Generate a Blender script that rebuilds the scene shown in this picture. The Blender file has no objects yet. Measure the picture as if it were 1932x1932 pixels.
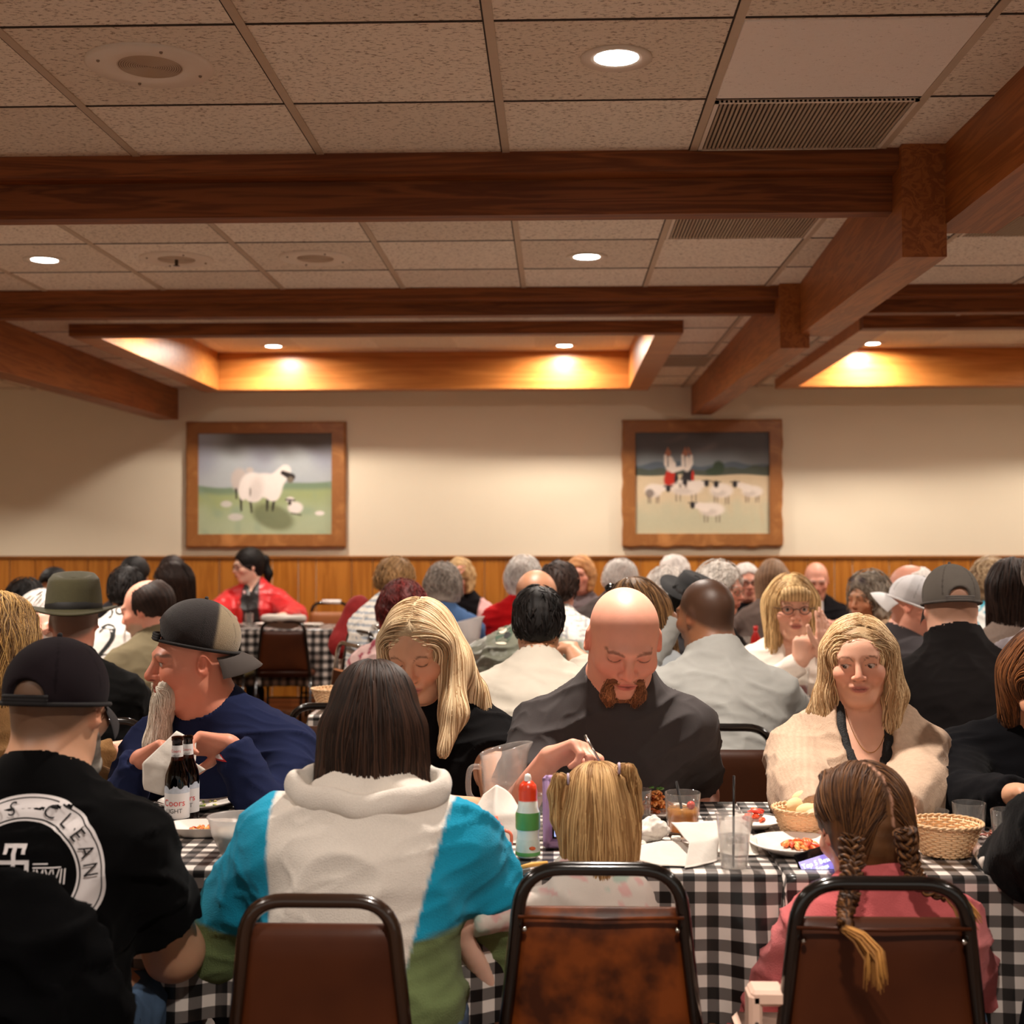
import bpy, math, random
import numpy as np
from mathutils import Vector, Matrix, Euler
from mathutils.bvhtree import BVHTree

random.seed(7)
RNG = np.random.default_rng(11)
COL = bpy.context.scene.collection
SC = bpy.context.scene

# ------------------------------------------------------------------ camera
FPX = 2555.0
CAM_Z = 1.44
cam_data = bpy.data.cameras.new('camera')
cam = bpy.data.objects.new('camera', cam_data)
COL.objects.link(cam)
YAW, PITCH, ROLL = math.atan(84 / FPX), math.atan(49 / FPX), -0.0010
cam.location = (0, 0, CAM_Z)
cam.rotation_euler = (Matrix.Rotation(YAW, 3, 'Z') @ Matrix.Rotation(math.pi / 2 + PITCH, 3, 'X') @ Matrix.Rotation(ROLL, 3, 'Z')).to_euler()
cam_data.sensor_width = 36
cam_data.lens = FPX / 1932 * 36
cam_data.clip_start = 0.05
cam_data.dof.use_dof = True
cam_data.dof.focus_distance = 3.45
cam_data.dof.aperture_fstop = 4.0
SC.camera = cam
CM = np.array(cam.rotation_euler.to_matrix())

def W(u, v, y):
    """point of the place at depth y that the photograph shows at pixel (u, v)"""
    d = CM @ np.array([(u - 966) / FPX, -(v - 966) / FPX, -1.0])
    p = d * (y / d[1])
    return np.array([p[0], y, CAM_Z + p[2]])

def on_z(u, v, z):
    d = CM @ np.array([(u - 966) / FPX, -(v - 966) / FPX, -1.0])
    t = (z - CAM_Z) / d[2]
    return np.array([d[0] * t, d[1] * t, z])

def X(u, y): return float(W(u, 1015, y)[0])

# ------------------------------------------------------------------ world, exposure
SC.view_settings.view_transform = 'Standard'
SC.view_settings.look = 'None'
SC.view_settings.exposure = 0.07
SC.view_settings.gamma = 1
SC.view_settings.use_curve_mapping = False
SC.cycles.use_denoising = True
SC.cycles.max_bounces = 10
SC.cycles.diffuse_bounces = 4
SC.cycles.glossy_bounces = 3
SC.cycles.transmission_bounces = 7
SC.cycles.transparent_max_bounces = 24
SC.cycles.caustics_reflective = False
SC.cycles.caustics_refractive = False
SC.cycles.sample_clamp_indirect = 4
world = bpy.data.worlds.new('world')
SC.world = world
world.use_nodes = True
world.node_tree.nodes['Background'].inputs[0].default_value = (1.0, 0.90, 0.79, 1)
world.node_tree.nodes['Background'].inputs[1].default_value = 0.56

WARM = (1.0, 0.885, 0.775)
def lamp(name, loc, power, size, color=WARM, spread=None, rot=(0, 0, 0)):
    l = bpy.data.lights.new(name, 'AREA')
    l.shape = 'DISK'; l.size = size; l.energy = power; l.color = color
    l.spread = math.radians(spread or 125)
    o = bpy.data.objects.new(name, l)
    o.location = loc; o.rotation_euler = rot
    COL.objects.link(o)
    return o

# ------------------------------------------------------------------ mesh helpers
def C(r, g, b):
    f = lambda c: (c / 255 / 12.92) if c <= 10 else ((c / 255 + 0.055) / 1.055) ** 2.4
    return (f(r), f(g), f(b))

def mk(name, V, F, m, parent=None, col=None, smooth=True, uv=None):
    V = np.asarray(V, dtype=np.float32).reshape(-1, 3)
    me = bpy.data.meshes.new(name)
    if isinstance(F, np.ndarray) and F.ndim == 2:
        n, k = F.shape
        me.vertices.add(len(V)); me.vertices.foreach_set('co', V.ravel())
        me.loops.add(n * k); me.loops.foreach_set('vertex_index', F.ravel().astype(np.int32))
        me.polygons.add(n); me.polygons.foreach_set('loop_start', np.arange(0, n * k, k, dtype=np.int32))
        me.update(calc_edges=True)
        me.validate()
    else:
        me.from_pydata(V.tolist(), [], [list(map(int, f)) for f in F])
    me.polygons.foreach_set('use_smooth', np.full(len(me.polygons), bool(smooth)))
    if col is not None:
        a = me.color_attributes.new('Col', 'FLOAT_COLOR', 'POINT')
        c = np.ones((len(V), 4), dtype=np.float32); c[:, :3] = col
        a.data.foreach_set('color', c.ravel())
    if uv is not None:
        u = me.uv_layers.new(name='UVMap')
        li = np.zeros(len(me.loops), dtype=np.int32); me.loops.foreach_get('vertex_index', li)
        u.data.foreach_set('uv', np.asarray(uv, dtype=np.float32)[li].ravel())
    if m is not None: me.materials.append(m)
    o = bpy.data.objects.new(name, me)
    COL.objects.link(o)
    if parent is not None: o.parent = parent
    return o

def empty(name, loc=(0, 0, 0), rz=0.0, scale=1.0, rot=None):
    o = bpy.data.objects.new(name, None)
    o.empty_display_size = 0.05
    o.location = tuple(float(a) for a in loc); o.rotation_euler = rot or (0, 0, rz); o.scale = (scale,) * 3
    COL.objects.link(o)
    return o

def tag(o, label=None, cat=None, group=None, kind=None):
    if label: o['label'] = label
    if cat: o['category'] = cat
    if group: o['group'] = group
    if kind: o['kind'] = kind
    return o

class MB:
    """collects shapes that belong to one part"""
    def __init__(s): s.v = []; s.f = []
    def add(s, V, F):
        b = len(s.v); s.v += [tuple(map(float, p)) for p in V]; s.f += [tuple(int(i) + b for i in f) for f in F]; return s
    def box(s, lo, hi, bev=0.0, M=None):
        x0, y0, z0 = lo; x1, y1, z1 = hi
        if bev <= 0:
            V = [(x, y, z) for z in (z0, z1) for y in (y0, y1) for x in (x0, x1)]
            F = [(0, 2, 3, 1), (4, 5, 7, 6), (0, 1, 5, 4), (2, 6, 7, 3), (0, 4, 6, 2), (1, 3, 7, 5)]
        else:
            V = []; F = []; b = bev
            idx = {}
            for ix, x in enumerate((x0, x1)):
                for iy, y in enumerate((y0, y1)):
                    for iz, z in enumerate((z0, z1)):
                        sx, sy, sz = (1 - 2 * ix), (1 - 2 * iy), (1 - 2 * iz)
                        for a in range(3):
                            p = [x + sx * b, y + sy * b, z + sz * b]; p[a] = (x, y, z)[a]
                            idx[ix, iy, iz, a] = len(V); V.append(tuple(p))
            g = lambda ix, iy, iz, a: idx[ix, iy, iz, a]
            for i in (0, 1):
                F += [(g(i, 0, 0, 0), g(i, 1, 0, 0), g(i, 1, 1, 0), g(i, 0, 1, 0))[::1 if i else -1]]
                F += [(g(0, i, 0, 1), g(0, i, 1, 1), g(1, i, 1, 1), g(1, i, 0, 1))[::1 if i else -1]]
                F += [(g(0, 0, i, 2), g(1, 0, i, 2), g(1, 1, i, 2), g(0, 1, i, 2))[::1 if i else -1]]
            for i in (0, 1):
                for j in (0, 1):
                    F.append((g(0, i, j, 1), g(1, i, j, 1), g(1, i, j, 2), g(0, i, j, 2)))
                    F.append((g(i, 0, j, 0), g(i, 1, j, 0), g(i, 1, j, 2), g(i, 0, j, 2)))
                    F.append((g(i, j, 0, 0), g(i, j, 1, 0), g(i, j, 1, 1), g(i, j, 0, 1)))
                    for k in (0, 1): F.append((g(i, j, k, 0), g(i, j, k, 1), g(i, j, k, 2)))
        if M is not None: V = [tuple(M @ Vector(p)) for p in V]
        return s.add(V, F)
    def tube(s, path, r, n=8, cap=True, closed=False):
        P = np.array(path, float); m = len(P)
        R = np.full(m, r) if np.isscalar(r) else np.array(r, float)
        T = np.roll(P, -1, 0) - np.roll(P, 1, 0) if closed else np.gradient(P, axis=0)
        T /= np.linalg.norm(T, axis=1, keepdims=True) + 1e-12
        ref = np.array([0, 0, 1.0]) if abs(T[0][2]) < .9 else np.array([1.0, 0, 0])
        V = []
        nn = np.cross(T[0], ref)
        for i in range(m):
            nn = nn - T[i] * nn.dot(T[i]); nn /= np.linalg.norm(nn) + 1e-12
            b = np.cross(T[i], nn)
            for j in range(n):
                a = 2 * math.pi * j / n
                V.append(P[i] + R[i] * (math.cos(a) * nn + math.sin(a) * b))
        F = []
        for i in range(m if closed else m - 1):
            k = (i + 1) % m
            for j in range(n):
                F.append((i * n + j, i * n + (j + 1) % n, k * n + (j + 1) % n, k * n + j))
        if cap and not closed:
            F.append(tuple(range(n))[::-1]); F.append(tuple((m - 1) * n + j for j in range(n)))
        return s.add(V, F)
    def lathe(s, prof, n=32, c=(0, 0, 0), close=False):
        V = []; F = []; m = len(prof)
        for (r, z) in prof:
            for j in range(n):
                a = 2 * math.pi * j / n
                V.append((c[0] + max(r, 1e-5) * math.cos(a), c[1] + max(r, 1e-5) * math.sin(a), c[2] + z))
        for i in range(m if close else m - 1):
            k = (i + 1) % m
            for j in range(n): F.append((i * n + j, i * n + (j + 1) % n, k * n + (j + 1) % n, k * n + j))
        return s.add(V, F)
    def prism(s, pts, y0, y1):
        """polygon of (x, z) points extruded along y"""
        n = len(pts)
        V = [(x, y0, z) for x, z in pts] + [(x, y1, z) for x, z in pts]
        F = [tuple(range(n)), tuple(range(n, 2 * n))[::-1]] + [(i, i + n, (i + 1) % n + n, (i + 1) % n) for i in range(n)]
        return s.add(V, F)
    def ball(s, c, r, n=12, m=8):
        r = (r,) * 3 if np.isscalar(r) else r
        V = []; F = []
        for i in range(m + 1):
            t = math.pi * i / m
            for j in range(n):
                a = 2 * math.pi * j / n
                V.append((c[0] + r[0] * math.sin(t) * math.cos(a), c[1] + r[1] * math.sin(t) * math.sin(a), c[2] - r[2] * math.cos(t)))
        for i in range(m):
            for j in range(n): F.append((i * n + j, i * n + (j + 1) % n, (i + 1) * n + (j + 1) % n, (i + 1) * n + j))
        return s.add(V, F)
    def build(s, name, m, parent=None, smooth=True, M=None, merge=True):
        V = s.v
        if M is not None: V = [tuple(M @ Vector(p)) for p in V]
        o = mk(name, V, s.f, m, parent, smooth=smooth)
        return o

def autosmooth(o, ang=35):
    me = o.data
    import bmesh
    bm = bmesh.new(); bm.from_mesh(me)
    bmesh.ops.remove_doubles(bm, verts=bm.verts, dist=1e-5)
    bmesh.ops.recalc_face_normals(bm, faces=bm.faces)
    for e in bm.edges:
        e.smooth = len(e.link_faces) == 2 and e.calc_face_angle(0) < math.radians(ang)
    bm.to_mesh(me); bm.free()
    return o

# ------------------------------------------------------------------ materials
MATS = {}
def newmat(name):
    m = bpy.data.materials.new(name); m.use_nodes = True
    nt = m.node_tree; b = nt.nodes['Principled BSDF']
    return m, nt, b

def pm(name, col, rough=.5, metal=0.0, noise=0.0, nscale=30, bump=0.0, bscale=200, spec=None, sheen=0.0, coat=0.0, emit=None, estr=1.0):
    """plain procedural material: colour broken up by noise, with a fine bump"""
    if name in MATS: return MATS[name]
    m, nt, b = newmat(name); N = nt.nodes; L = nt.links
    b.inputs['Roughness'].default_value = rough; b.inputs['Metallic'].default_value = metal
    if spec is not None: b.inputs['Specular IOR Level'].default_value = spec
    b.inputs['Sheen Weight'].default_value = sheen; b.inputs['Coat Weight'].default_value = coat
    tc = N.new('ShaderNodeTexCoord')
    nz = N.new('ShaderNodeTexNoise'); nz.inputs['Scale'].default_value = nscale; nz.inputs['Detail'].default_value = 4
    L.new(tc.outputs['Object'], nz.inputs['Vector'])
    mx = N.new('ShaderNodeMix'); mx.data_type = 'RGBA'
    mx.inputs[6].default_value = (*[c * (1 - noise) for c in col], 1); mx.inputs[7].default_value = (*[min(1, c * (1 + noise)) for c in col], 1)
    L.new(nz.outputs['Fac'], mx.inputs[0]); L.new(mx.outputs[2], b.inputs['Base Color'])
    if bump:
        n2 = N.new('ShaderNodeTexNoise'); n2.inputs['Scale'].default_value = bscale; L.new(tc.outputs['Object'], n2.inputs['Vector'])
        bp = N.new('ShaderNodeBump'); bp.inputs['Strength'].default_value = bump; bp.inputs['Distance'].default_value = .002
        L.new(n2.outputs['Fac'], bp.inputs['Height']); L.new(bp.outputs['Normal'], b.inputs['Normal'])
    if emit is not None:
        b.inputs['Emission Color'].default_value = (*emit, 1); b.inputs['Emission Strength'].default_value = estr
    MATS[name] = m
    return m

def vm(name, rough=.8, bump=0.0, bscale=(400, 400, 400), sss=0.0, sheen=0.0, spec=.3, noise=.12, nscale=60, coat=0.0, aniso=None, dist=.002):
    """material that takes its colour from the surface's own colour attribute"""
    if name in MATS: return MATS[name]
    m, nt, b = newmat(name); N = nt.nodes; L = nt.links
    at = N.new('ShaderNodeAttribute'); at.attribute_name = 'Col'
    tc = N.new('ShaderNodeTexCoord'); mp = N.new('ShaderNodeMapping'); mp.inputs['Scale'].default_value = bscale
    L.new(tc.outputs['Object'], mp.inputs['Vector'])
    nz = N.new('ShaderNodeTexNoise'); nz.inputs['Scale'].default_value = nscale; nz.inputs['Detail'].default_value = 5
    L.new(tc.outputs['Object'], nz.inputs['Vector'])
    mr = N.new('ShaderNodeMapRange'); mr.inputs['To Min'].default_value = 1 - noise; mr.inputs['To Max'].default_value = 1 + noise
    L.new(nz.outputs['Fac'], mr.inputs['Value'])
    mx = N.new('ShaderNodeVectorMath'); mx.operation = 'SCALE'
    L.new(at.outputs['Color'], mx.inputs[0]); L.new(mr.outputs['Result'], mx.inputs['Scale'])
    L.new(mx.outputs[0], b.inputs['Base Color'])
    b.inputs['Roughness'].default_value = rough; b.inputs['Specular IOR Level'].default_value = spec
    b.inputs['Sheen Weight'].default_value = sheen; b.inputs['Coat Weight'].default_value = coat
    if sss:
        b.inputs['Subsurface Weight'].default_value = sss
        b.inputs['Subsurface Radius'].default_value = (1.0, .35, .2); b.inputs['Subsurface Scale'].default_value = .006
    if bump:
        n2 = N.new('ShaderNodeTexNoise'); n2.inputs['Scale'].default_value = 1.0; n2.inputs['Detail'].default_value = 3
        L.new(mp.outputs['Vector'], n2.inputs['Vector'])
        bp = N.new('ShaderNodeBump'); bp.inputs['Strength'].default_value = bump; bp.inputs['Distance'].default_value = dist
        L.new(n2.outputs['Fac'], bp.inputs['Height']); L.new(bp.outputs['Normal'], b.inputs['Normal'])
    MATS[name] = m
    return m

def wood(name, c1, c2, rough=.42, scale=(1, 14, 14), grain=5.0, spec=.35):
    """grain stretched along the axis with the smallest scale"""
    if name in MATS: return MATS[name]
    m, nt, b = newmat(name); N = nt.nodes; L = nt.links
    tc = N.new('ShaderNodeTexCoord'); mp = N.new('ShaderNodeMapping'); mp.inputs['Scale'].default_value = scale
    L.new(tc.outputs['Object'], mp.inputs['Vector'])
    n1 = N.new('ShaderNodeTexNoise'); n1.inputs['Scale'].default_value = 1.0; n1.inputs['Detail'].default_value = 6; n1.inputs['Distortion'].default_value = 1.2
    L.new(mp.outputs['Vector'], n1.inputs['Vector'])
    wv = N.new('ShaderNodeMath'); wv.operation = 'MULTIPLY'; wv.inputs[1].default_value = grain
    L.new(n1.outputs['Fac'], wv.inputs[0])
    fr = N.new('ShaderNodeMath'); fr.operation = 'SINE'; 
    w2 = N.new('ShaderNodeMath'); w2.operation = 'MULTIPLY'; w2.inputs[1].default_value = 6.283
    L.new(wv.outputs[0], w2.inputs[0]); L.new(w2.outputs[0], fr.inputs[0])
    mr = N.new('ShaderNodeMapRange'); mr.inputs['From Min'].default_value = -1
    L.new(fr.outputs[0], mr.inputs['Value'])
    mx = N.new('ShaderNodeMix'); mx.data_type = 'RGBA'
    mx.inputs[6].default_value = (*c1, 1); mx.inputs[7].default_value = (*c2, 1)
    L.new(mr.outputs['Result'], mx.inputs[0])
    n3 = N.new('ShaderNodeTexNoise'); n3.inputs['Scale'].default_value = 1.3; L.new(tc.outputs['Object'], n3.inputs['Vector'])
    m3 = N.new('ShaderNodeMapRange'); m3.inputs['To Min'].default_value = .72; m3.inputs['To Max'].default_value = 1.25
    L.new(n3.outputs['Fac'], m3.inputs['Value'])
    vs = N.new('ShaderNodeVectorMath'); vs.operation = 'SCALE'; L.new(mx.outputs[2], vs.inputs[0]); L.new(m3.outputs['Result'], vs.inputs['Scale'])
    L.new(vs.outputs[0], b.inputs['Base Color'])
    b.inputs['Roughness'].default_value = rough; b.inputs['Specular IOR Level'].default_value = spec
    MATS[name] = m
    return m

def glass(name, col=(1, 1, 1), rough=0.03, ior=1.45, body=0.0, bcol=None):
    """thin-walled clear material: light passes straight through, the surface mirrors by the angle; body = share of milky scatter"""
    if name in MATS: return MATS[name]
    m, nt, b = newmat(name); N = nt.nodes; L = nt.links
    tr = N.new('ShaderNodeBsdfTransparent'); tr.inputs['Color'].default_value = (*col, 1)
    gl = N.new('ShaderNodeBsdfGlossy'); gl.inputs['Roughness'].default_value = rough; gl.inputs['Color'].default_value = (1, 1, 1, 1)
    lw = N.new('ShaderNodeLayerWeight'); lw.inputs['Blend'].default_value = .5
    lp = N.new('ShaderNodeMath'); lp.operation = 'POWER'; lp.inputs[1].default_value = 3.2; L.new(lw.outputs['Facing'], lp.inputs[0])
    lf = N.new('ShaderNodeMath'); lf.operation = 'MULTIPLY_ADD'; lf.inputs[1].default_value = (ior - 1) * 1.5; lf.inputs[2].default_value = .03; L.new(lp.outputs[0], lf.inputs[0])
    mx = N.new('ShaderNodeMixShader'); L.new(lf.outputs[0], mx.inputs[0])
    src = tr
    if body:
        bc = bcol or col
        df = N.new('ShaderNodeBsdfDiffuse'); df.inputs['Color'].default_value = (*bc, 1); tl = N.new('ShaderNodeBsdfTranslucent'); tl.inputs['Color'].default_value = (*bc, 1)
        m1 = N.new('ShaderNodeMixShader'); m1.inputs[0].default_value = .5; L.new(df.outputs[0], m1.inputs[1]); L.new(tl.outputs[0], m1.inputs[2])
        m2 = N.new('ShaderNodeMixShader'); m2.inputs[0].default_value = body; L.new(tr.outputs[0], m2.inputs[1]); L.new(m1.outputs[0], m2.inputs[2]); src = m2
    L.new(src.outputs[0], mx.inputs[1]); L.new(gl.outputs[0], mx.inputs[2]); L.new(mx.outputs[0], N['Material Output'].inputs['Surface'])
    MATS[name] = m
    return m

def text_geo(s, size=1.0, align='CENTER'):
    """letters as flat triangles: vertices (x, y) and faces"""
    cu = bpy.data.curves.new('letters', 'FONT'); cu.body = s; cu.size = size
    cu.align_x = align; cu.align_y = 'CENTER'; cu.resolution_u = 3
    o = bpy.data.objects.new('letters', cu); COL.objects.link(o)
    bpy.context.view_layer.update()
    me = o.evaluated_get(bpy.context.evaluated_depsgraph_get()).to_mesh()
    V = np.array([tuple(v.co)[:2] for v in me.vertices]).reshape(-1, 2); F = [tuple(p.vertices) for p in me.polygons]
    bpy.data.objects.remove(o, do_unlink=True); bpy.data.curves.remove(cu)
    return V, F
# ------------------------------------------------------------------ the room
H0 = CAM_Z + 1.263          # tile ceiling
YW = 11.35                  # back wall
TABLE_Z = 0.765
def struct(o, kind='structure'):
    o['kind'] = kind; return o

M_wall = pm('wall_paint', C(232, 219, 194), rough=.8, noise=.03, nscale=3, bump=.15, bscale=90)
# tile ceiling: mottled mineral fibre with its fissures
def tile_mat(name, base, dark, amount):
    m, nt, b = newmat(name); N = nt.nodes; L = nt.links
    tc = N.new('ShaderNodeTexCoord')
    n1 = N.new('ShaderNodeTexNoise'); n1.inputs['Scale'].default_value = 85; n1.inputs['Detail'].default_value = 5; n1.inputs['Roughness'].default_value = .72
    mp = N.new('ShaderNodeMapping'); mp.inputs['Scale'].default_value = (.75, 1.25, 1)
    L.new(tc.outputs['Object'], mp.inputs['Vector']); L.new(mp.outputs['Vector'], n1.inputs['Vector'])
    r = N.new('ShaderNodeValToRGB'); r.color_ramp.elements[0].position = amount - .07; r.color_ramp.elements[1].position = amount + .05
    r.color_ramp.elements[0].color = (*dark, 1); r.color_ramp.elements[1].color = (*base, 1)
    L.new(n1.outputs['Fac'], r.inputs['Fac'])
    ch = N.new('ShaderNodeTexChecker'); ch.inputs['Scale'].default_value = 1 / .61
    ch.inputs['Color1'].default_value = (1, 1, 1, 1); ch.inputs['Color2'].default_value = (.9, .88, .86, 1)
    mp2 = N.new('ShaderNodeMapping'); mp2.inputs['Location'].default_value = (.163 / .61 * .61, -3.28, .3)
    L.new(tc.outputs['Object'], mp2.inputs['Vector']); L.new(mp2.outputs['Vector'], ch.inputs['Vector'])
    mu = N.new('ShaderNodeMix'); mu.data_type = 'RGBA'; mu.blend_type = 'MULTIPLY'; mu.inputs[0].default_value = 1
    L.new(r.outputs['Color'], mu.inputs[6]); L.new(ch.outputs['Color'], mu.inputs[7])
    L.new(mu.outputs[2], b.inputs['Base Color']); b.inputs['Roughness'].default_value = .95
    bp = N.new('ShaderNodeBump'); bp.inputs['Strength'].default_value = .8; bp.inputs['Distance'].default_value = .004
    L.new(n1.outputs['Fac'], bp.inputs['Height']); L.new(bp.outputs['Normal'], b.inputs['Normal'])
    return m
M_tile = tile_mat('ceiling_fibre', C(246, 234, 216), C(150, 126, 100), .42)
M_tile_new = tile_mat('ceiling_fibre_new', C(250, 240, 230), C(170, 150, 135), .34)
M_grid = pm('ceiling_rail_paint', C(190, 168, 142), rough=.5, noise=.08)
M_gap = pm('ceiling_rail_gap', C(50, 36, 24), rough=.9)  # shade of the tile gaps, put in as solid dark strips
W1, W2 = C(106, 56, 25), C(138, 78, 36)
M_beam_x = wood('beam_oak_across', W1, W2, scale=(1.1, 22, 22), grain=4, rough=.5, spec=.25)
M_beam_y = wood('beam_oak_along', C(132, 72, 30), C(160, 94, 44), scale=(22, 1.1, 22), grain=4, rough=.45, spec=.3)
M_coffer = wood('coffer_oak', C(172, 104, 44), C(192, 122, 58), scale=(1.0, 18, 18), grain=3, rough=.36, spec=.4)

# coffers: openings in the tile ceiling
HB = CAM_Z + 1.19; HC = CAM_Z + 1.49
COFF = [(-2.87, .737, 7.86, 10.92), (1.745, 5.4, 7.74, 10.86)]
def ceiling():
    xs = sorted({-6.2, 6.2, *[a for c in COFF for a in c[:2]]}); ys = [-3.2, 7.74, 7.86, 10.86, 10.92, YW]
    V = []; F = []
    for x0, x1 in zip(xs, xs[1:]):
        for y0, y1 in zip(ys, ys[1:]):
            if any(c[0] <= x0 and x1 <= c[1] and c[2] <= y0 and y1 <= c[3] for c in COFF): continue
            b = len(V); V += [(x0, y0, H0), (x0, y1, H0), (x1, y1, H0), (x1, y0, H0)]; F.append((b, b + 1, b + 2, b + 3))
    for c in COFF:
        b = len(V); V += [(c[0], c[2], HC), (c[0], c[3], HC), (c[1], c[3], HC), (c[1], c[2], HC)]; F.append((b, b + 1, b + 2, b + 3))
    struct(mk('ceiling', V, F, M_tile, smooth=False))
ceiling()
floor = MB().box((-6.2, -3.2, -.1), (6.2, YW, 0)).build('floor', wood('floor_laminate', C(58, 34, 20), C(92, 58, 36), scale=(9, 1, 9), rough=.45), smooth=False); struct(floor)
struct(MB().box((-6.3, YW, 0), (6.3, YW + .12, 3.0)).build('wall_back', M_wall, smooth=False))
struct(MB().box((-6.32, -3.2, 0), (-6.2, YW, 3.0)).build('wall_left', M_wall, smooth=False))
struct(MB().box((6.2, -3.2, 0), (6.32, YW, 3.0)).build('wall_right', M_wall, smooth=False))

# ceiling rails
b = MB(); g = MB()
cols = [-.163 + .61 * k for k in range(-9, 10)]; rows = [3.28 + .61 * k for k in range(-9, 14)]
def incoff(x, y): return any(c[0] - .02 < x < c[1] + .02 and c[2] - .02 < y < c[3] + .02 for c in COFF)
for x in cols:
    segs = [(-3, 7.74), (10.95, YW)] if incoff(x, 9) else [(-3, YW)]
    for y0, y1 in segs:
        b.box((x - .012, y0, H0 - .004), (x + .012, y1, H0 + .01)); g.box((x - .0165, y0, H0 - .002), (x - .012, y1, H0 + .01))
for y in rows:
    x0 = -6.2
    for x1 in (-2.87, .737, 1.745, 5.4, 6.2):
        if not incoff((x0 + x1) / 2, y):
            g.box((x0, y - .006, H0 - .0025), (x1, y + .002, H0 + .01))
        x0 = x1
tag(struct(b.build('trim_1', M_grid, smooth=False)), 'painted metal rails of the tile ceiling')
tag(struct(g.build('trim_2', M_gap, smooth=False)), 'dark strips modelled as the shadow gaps between ceiling tiles')

tn = [3]
def trim(name_mat, mb, smooth=False):
    o = mb.build('trim_%d' % tn[0], name_mat, smooth=smooth); tn[0] += 1; return struct(o)
XL = -6.2
def cross(y, x1, h1, h2, x0=XL, dz=.1):
    trim(M_beam_x, MB().box((x0, y, H0 - h1), (x1, y + dz, H0 + .02)))
    trim(M_beam_x, MB().box((x0, y + dz + .008, H0 - h2), (x1, y + dz + .09, H0 + .02)))
cross(4.40, 1.245, .067, .183)
cross(6.79, 1.21, .060, .124)
cross(6.79, 5.5, .060, .124, x0=1.40)
cross(4.40, 5.5, .067, .183, x0=1.46)
# long beams: hexahedra between two end sections
def hexa(n, f):
    """n/f = (y, x0, x1, zlow) sections"""
    V = []
    for (y, x0, x1, z) in (n, f): V += [(x0, y, z), (x1, y, z), (x1, y, H0 + .02), (x0, y, H0 + .02)]
    return MB().add(V, [(3, 2, 1, 0), (4, 5, 6, 7), (0, 1, 5, 4), (1, 2, 6, 5), (2, 3, 7, 6), (3, 0, 4, 7)])
Z = lambda h: CAM_Z - h + 2 * h  # height above the floor of something h over the eye
trim(M_beam_y, hexa((-3, 1.30, 1.50, Z(1.0)), (4.5, 1.247, 1.445, Z(1.004))))
trim(M_beam_y, hexa((4.36, 1.108, 1.25, Z(.898)), (6.85, 1.214, 1.40, Z(1.013))))
trim(M_beam_y, hexa((6.74, 1.11, 1.255, Z(.94)), (YW, 1.128, 1.29, Z(1.026))))
trim(M_beam_y, hexa((6.5, -3.36, -3.2, Z(.95)), (YW, -3.38, -3.2, Z(1.004))))
# coffer boards
for ci, (x0, x1, y0, y1) in enumerate(COFF):
    w = .16
    trim(M_beam_x, MB().box((x0, y0, HB), (x1, y0 + .1, HC)))
    trim(M_coffer, MB().box((x0, y0 + .1, HB), (x0 + w, y1 - w, HC)))
    trim(M_coffer, MB().box((x1 - w, y0 + .1, HB), (x1, y1 - w, HC)))
    trim(M_coffer, MB().box((x0, y1 - w, HB), (x1, y1, HC)))
# wainscot: upright boards with a cap rail
wz = W(966, 1048.5, YW)[2]
M_wains = wood('wainscot_oak', C(166, 100, 30), C(186, 118, 42), scale=(16, 16, 1.2), grain=3, rough=.38, spec=.4)
mb = MB(); x = -6.2
bw = (.18, .27, .22, .15, .3)
i = 0
while x < 6.2:
    w = bw[i % 5]; mb.box((x, YW - .014, 0.1), (min(x + w - .006, 6.2), YW, wz - .015), bev=.003); x += w; i += 1
trim(M_wains, mb); trim(wood('cap_oak', C(124, 74, 28), C(148, 92, 38), scale=(1, 16, 16)), MB().box((-6.2, YW - .03, wz - .028), (6.2, YW, wz), bev=.006))
struct(MB().box((-6.2, YW - .02, 0), (6.2, YW, .1)).build('baseboard_back', M_beam_x, smooth=False))

# ceiling fittings
M_white = pm('fitting_enamel', C(228, 214, 196), rough=.4, noise=.04)
M_emit = pm('lamp_diffuser', (1, .97, .92), emit=(1.0, .95, .9), estr=26)
def downlight(x, y, h, label, r=.094, power=0, spread=None):
    t = empty('recessed_downlight', (x, y, h)); tag(t, label, 'ceiling light', 'recessed downlights')
    MB().lathe([(r * .62, -.002), (r * .7, -.004), (r, -.007), (r, 0), (r * .6, 0)], 40).build('trim_ring', M_white, t)
    MB().lathe([(0, -.0035), (r * .62, -.003), (r * .62, -.001), (0, -.001)], 40).build('diffuser', M_emit, t)
    if power: lamp('downlight_lamp', (x, y, h - .012), power, .13, spread=spread, color=(1, .89, .78) if h > H0 else WARM) if h <= H0 else lamp('downlight_lamp', (x, y, h - .012), power, .13, spread=172)
p = lambda u, v, h=H0: on_z(u, v, h)
q = p(1163, 108); downlight(q[0], q[1], H0, 'round downlight in the nearest ceiling bay, the largest of all', power=42)
q = p(1107, 484); downlight(q[0], q[1], H0, 'round downlight between the two double beams, above the painting of the dancers', power=40)
q = p(84, 490); downlight(q[0], q[1], H0, 'round downlight between the two double beams, beside the round vented plate', power=40)
CP = 33
for (u, v, lb) in ((516, 653, 'small downlight in the long coffer, above the painting of the white ewe'), (1065, 652, 'small downlight in the long coffer, at the end with the lit side board')):
    q = p(u, v, HC); downlight(q[0], q[1], HC, lb, power=CP)
q = p(1645, 648, HC); downlight(q[0], q[1], HC, 'small downlight in the coffer beyond the stepped long beam', power=CP)
for (x, y) in ((-2.25, 8.6), (.05, 8.6), (2.4, 8.6), (4.6, 10.4), (4.6, 8.6)):
    lamp('downlight_lamp', (x, y, HC - .012), CP, .13, spread=172)
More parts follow.
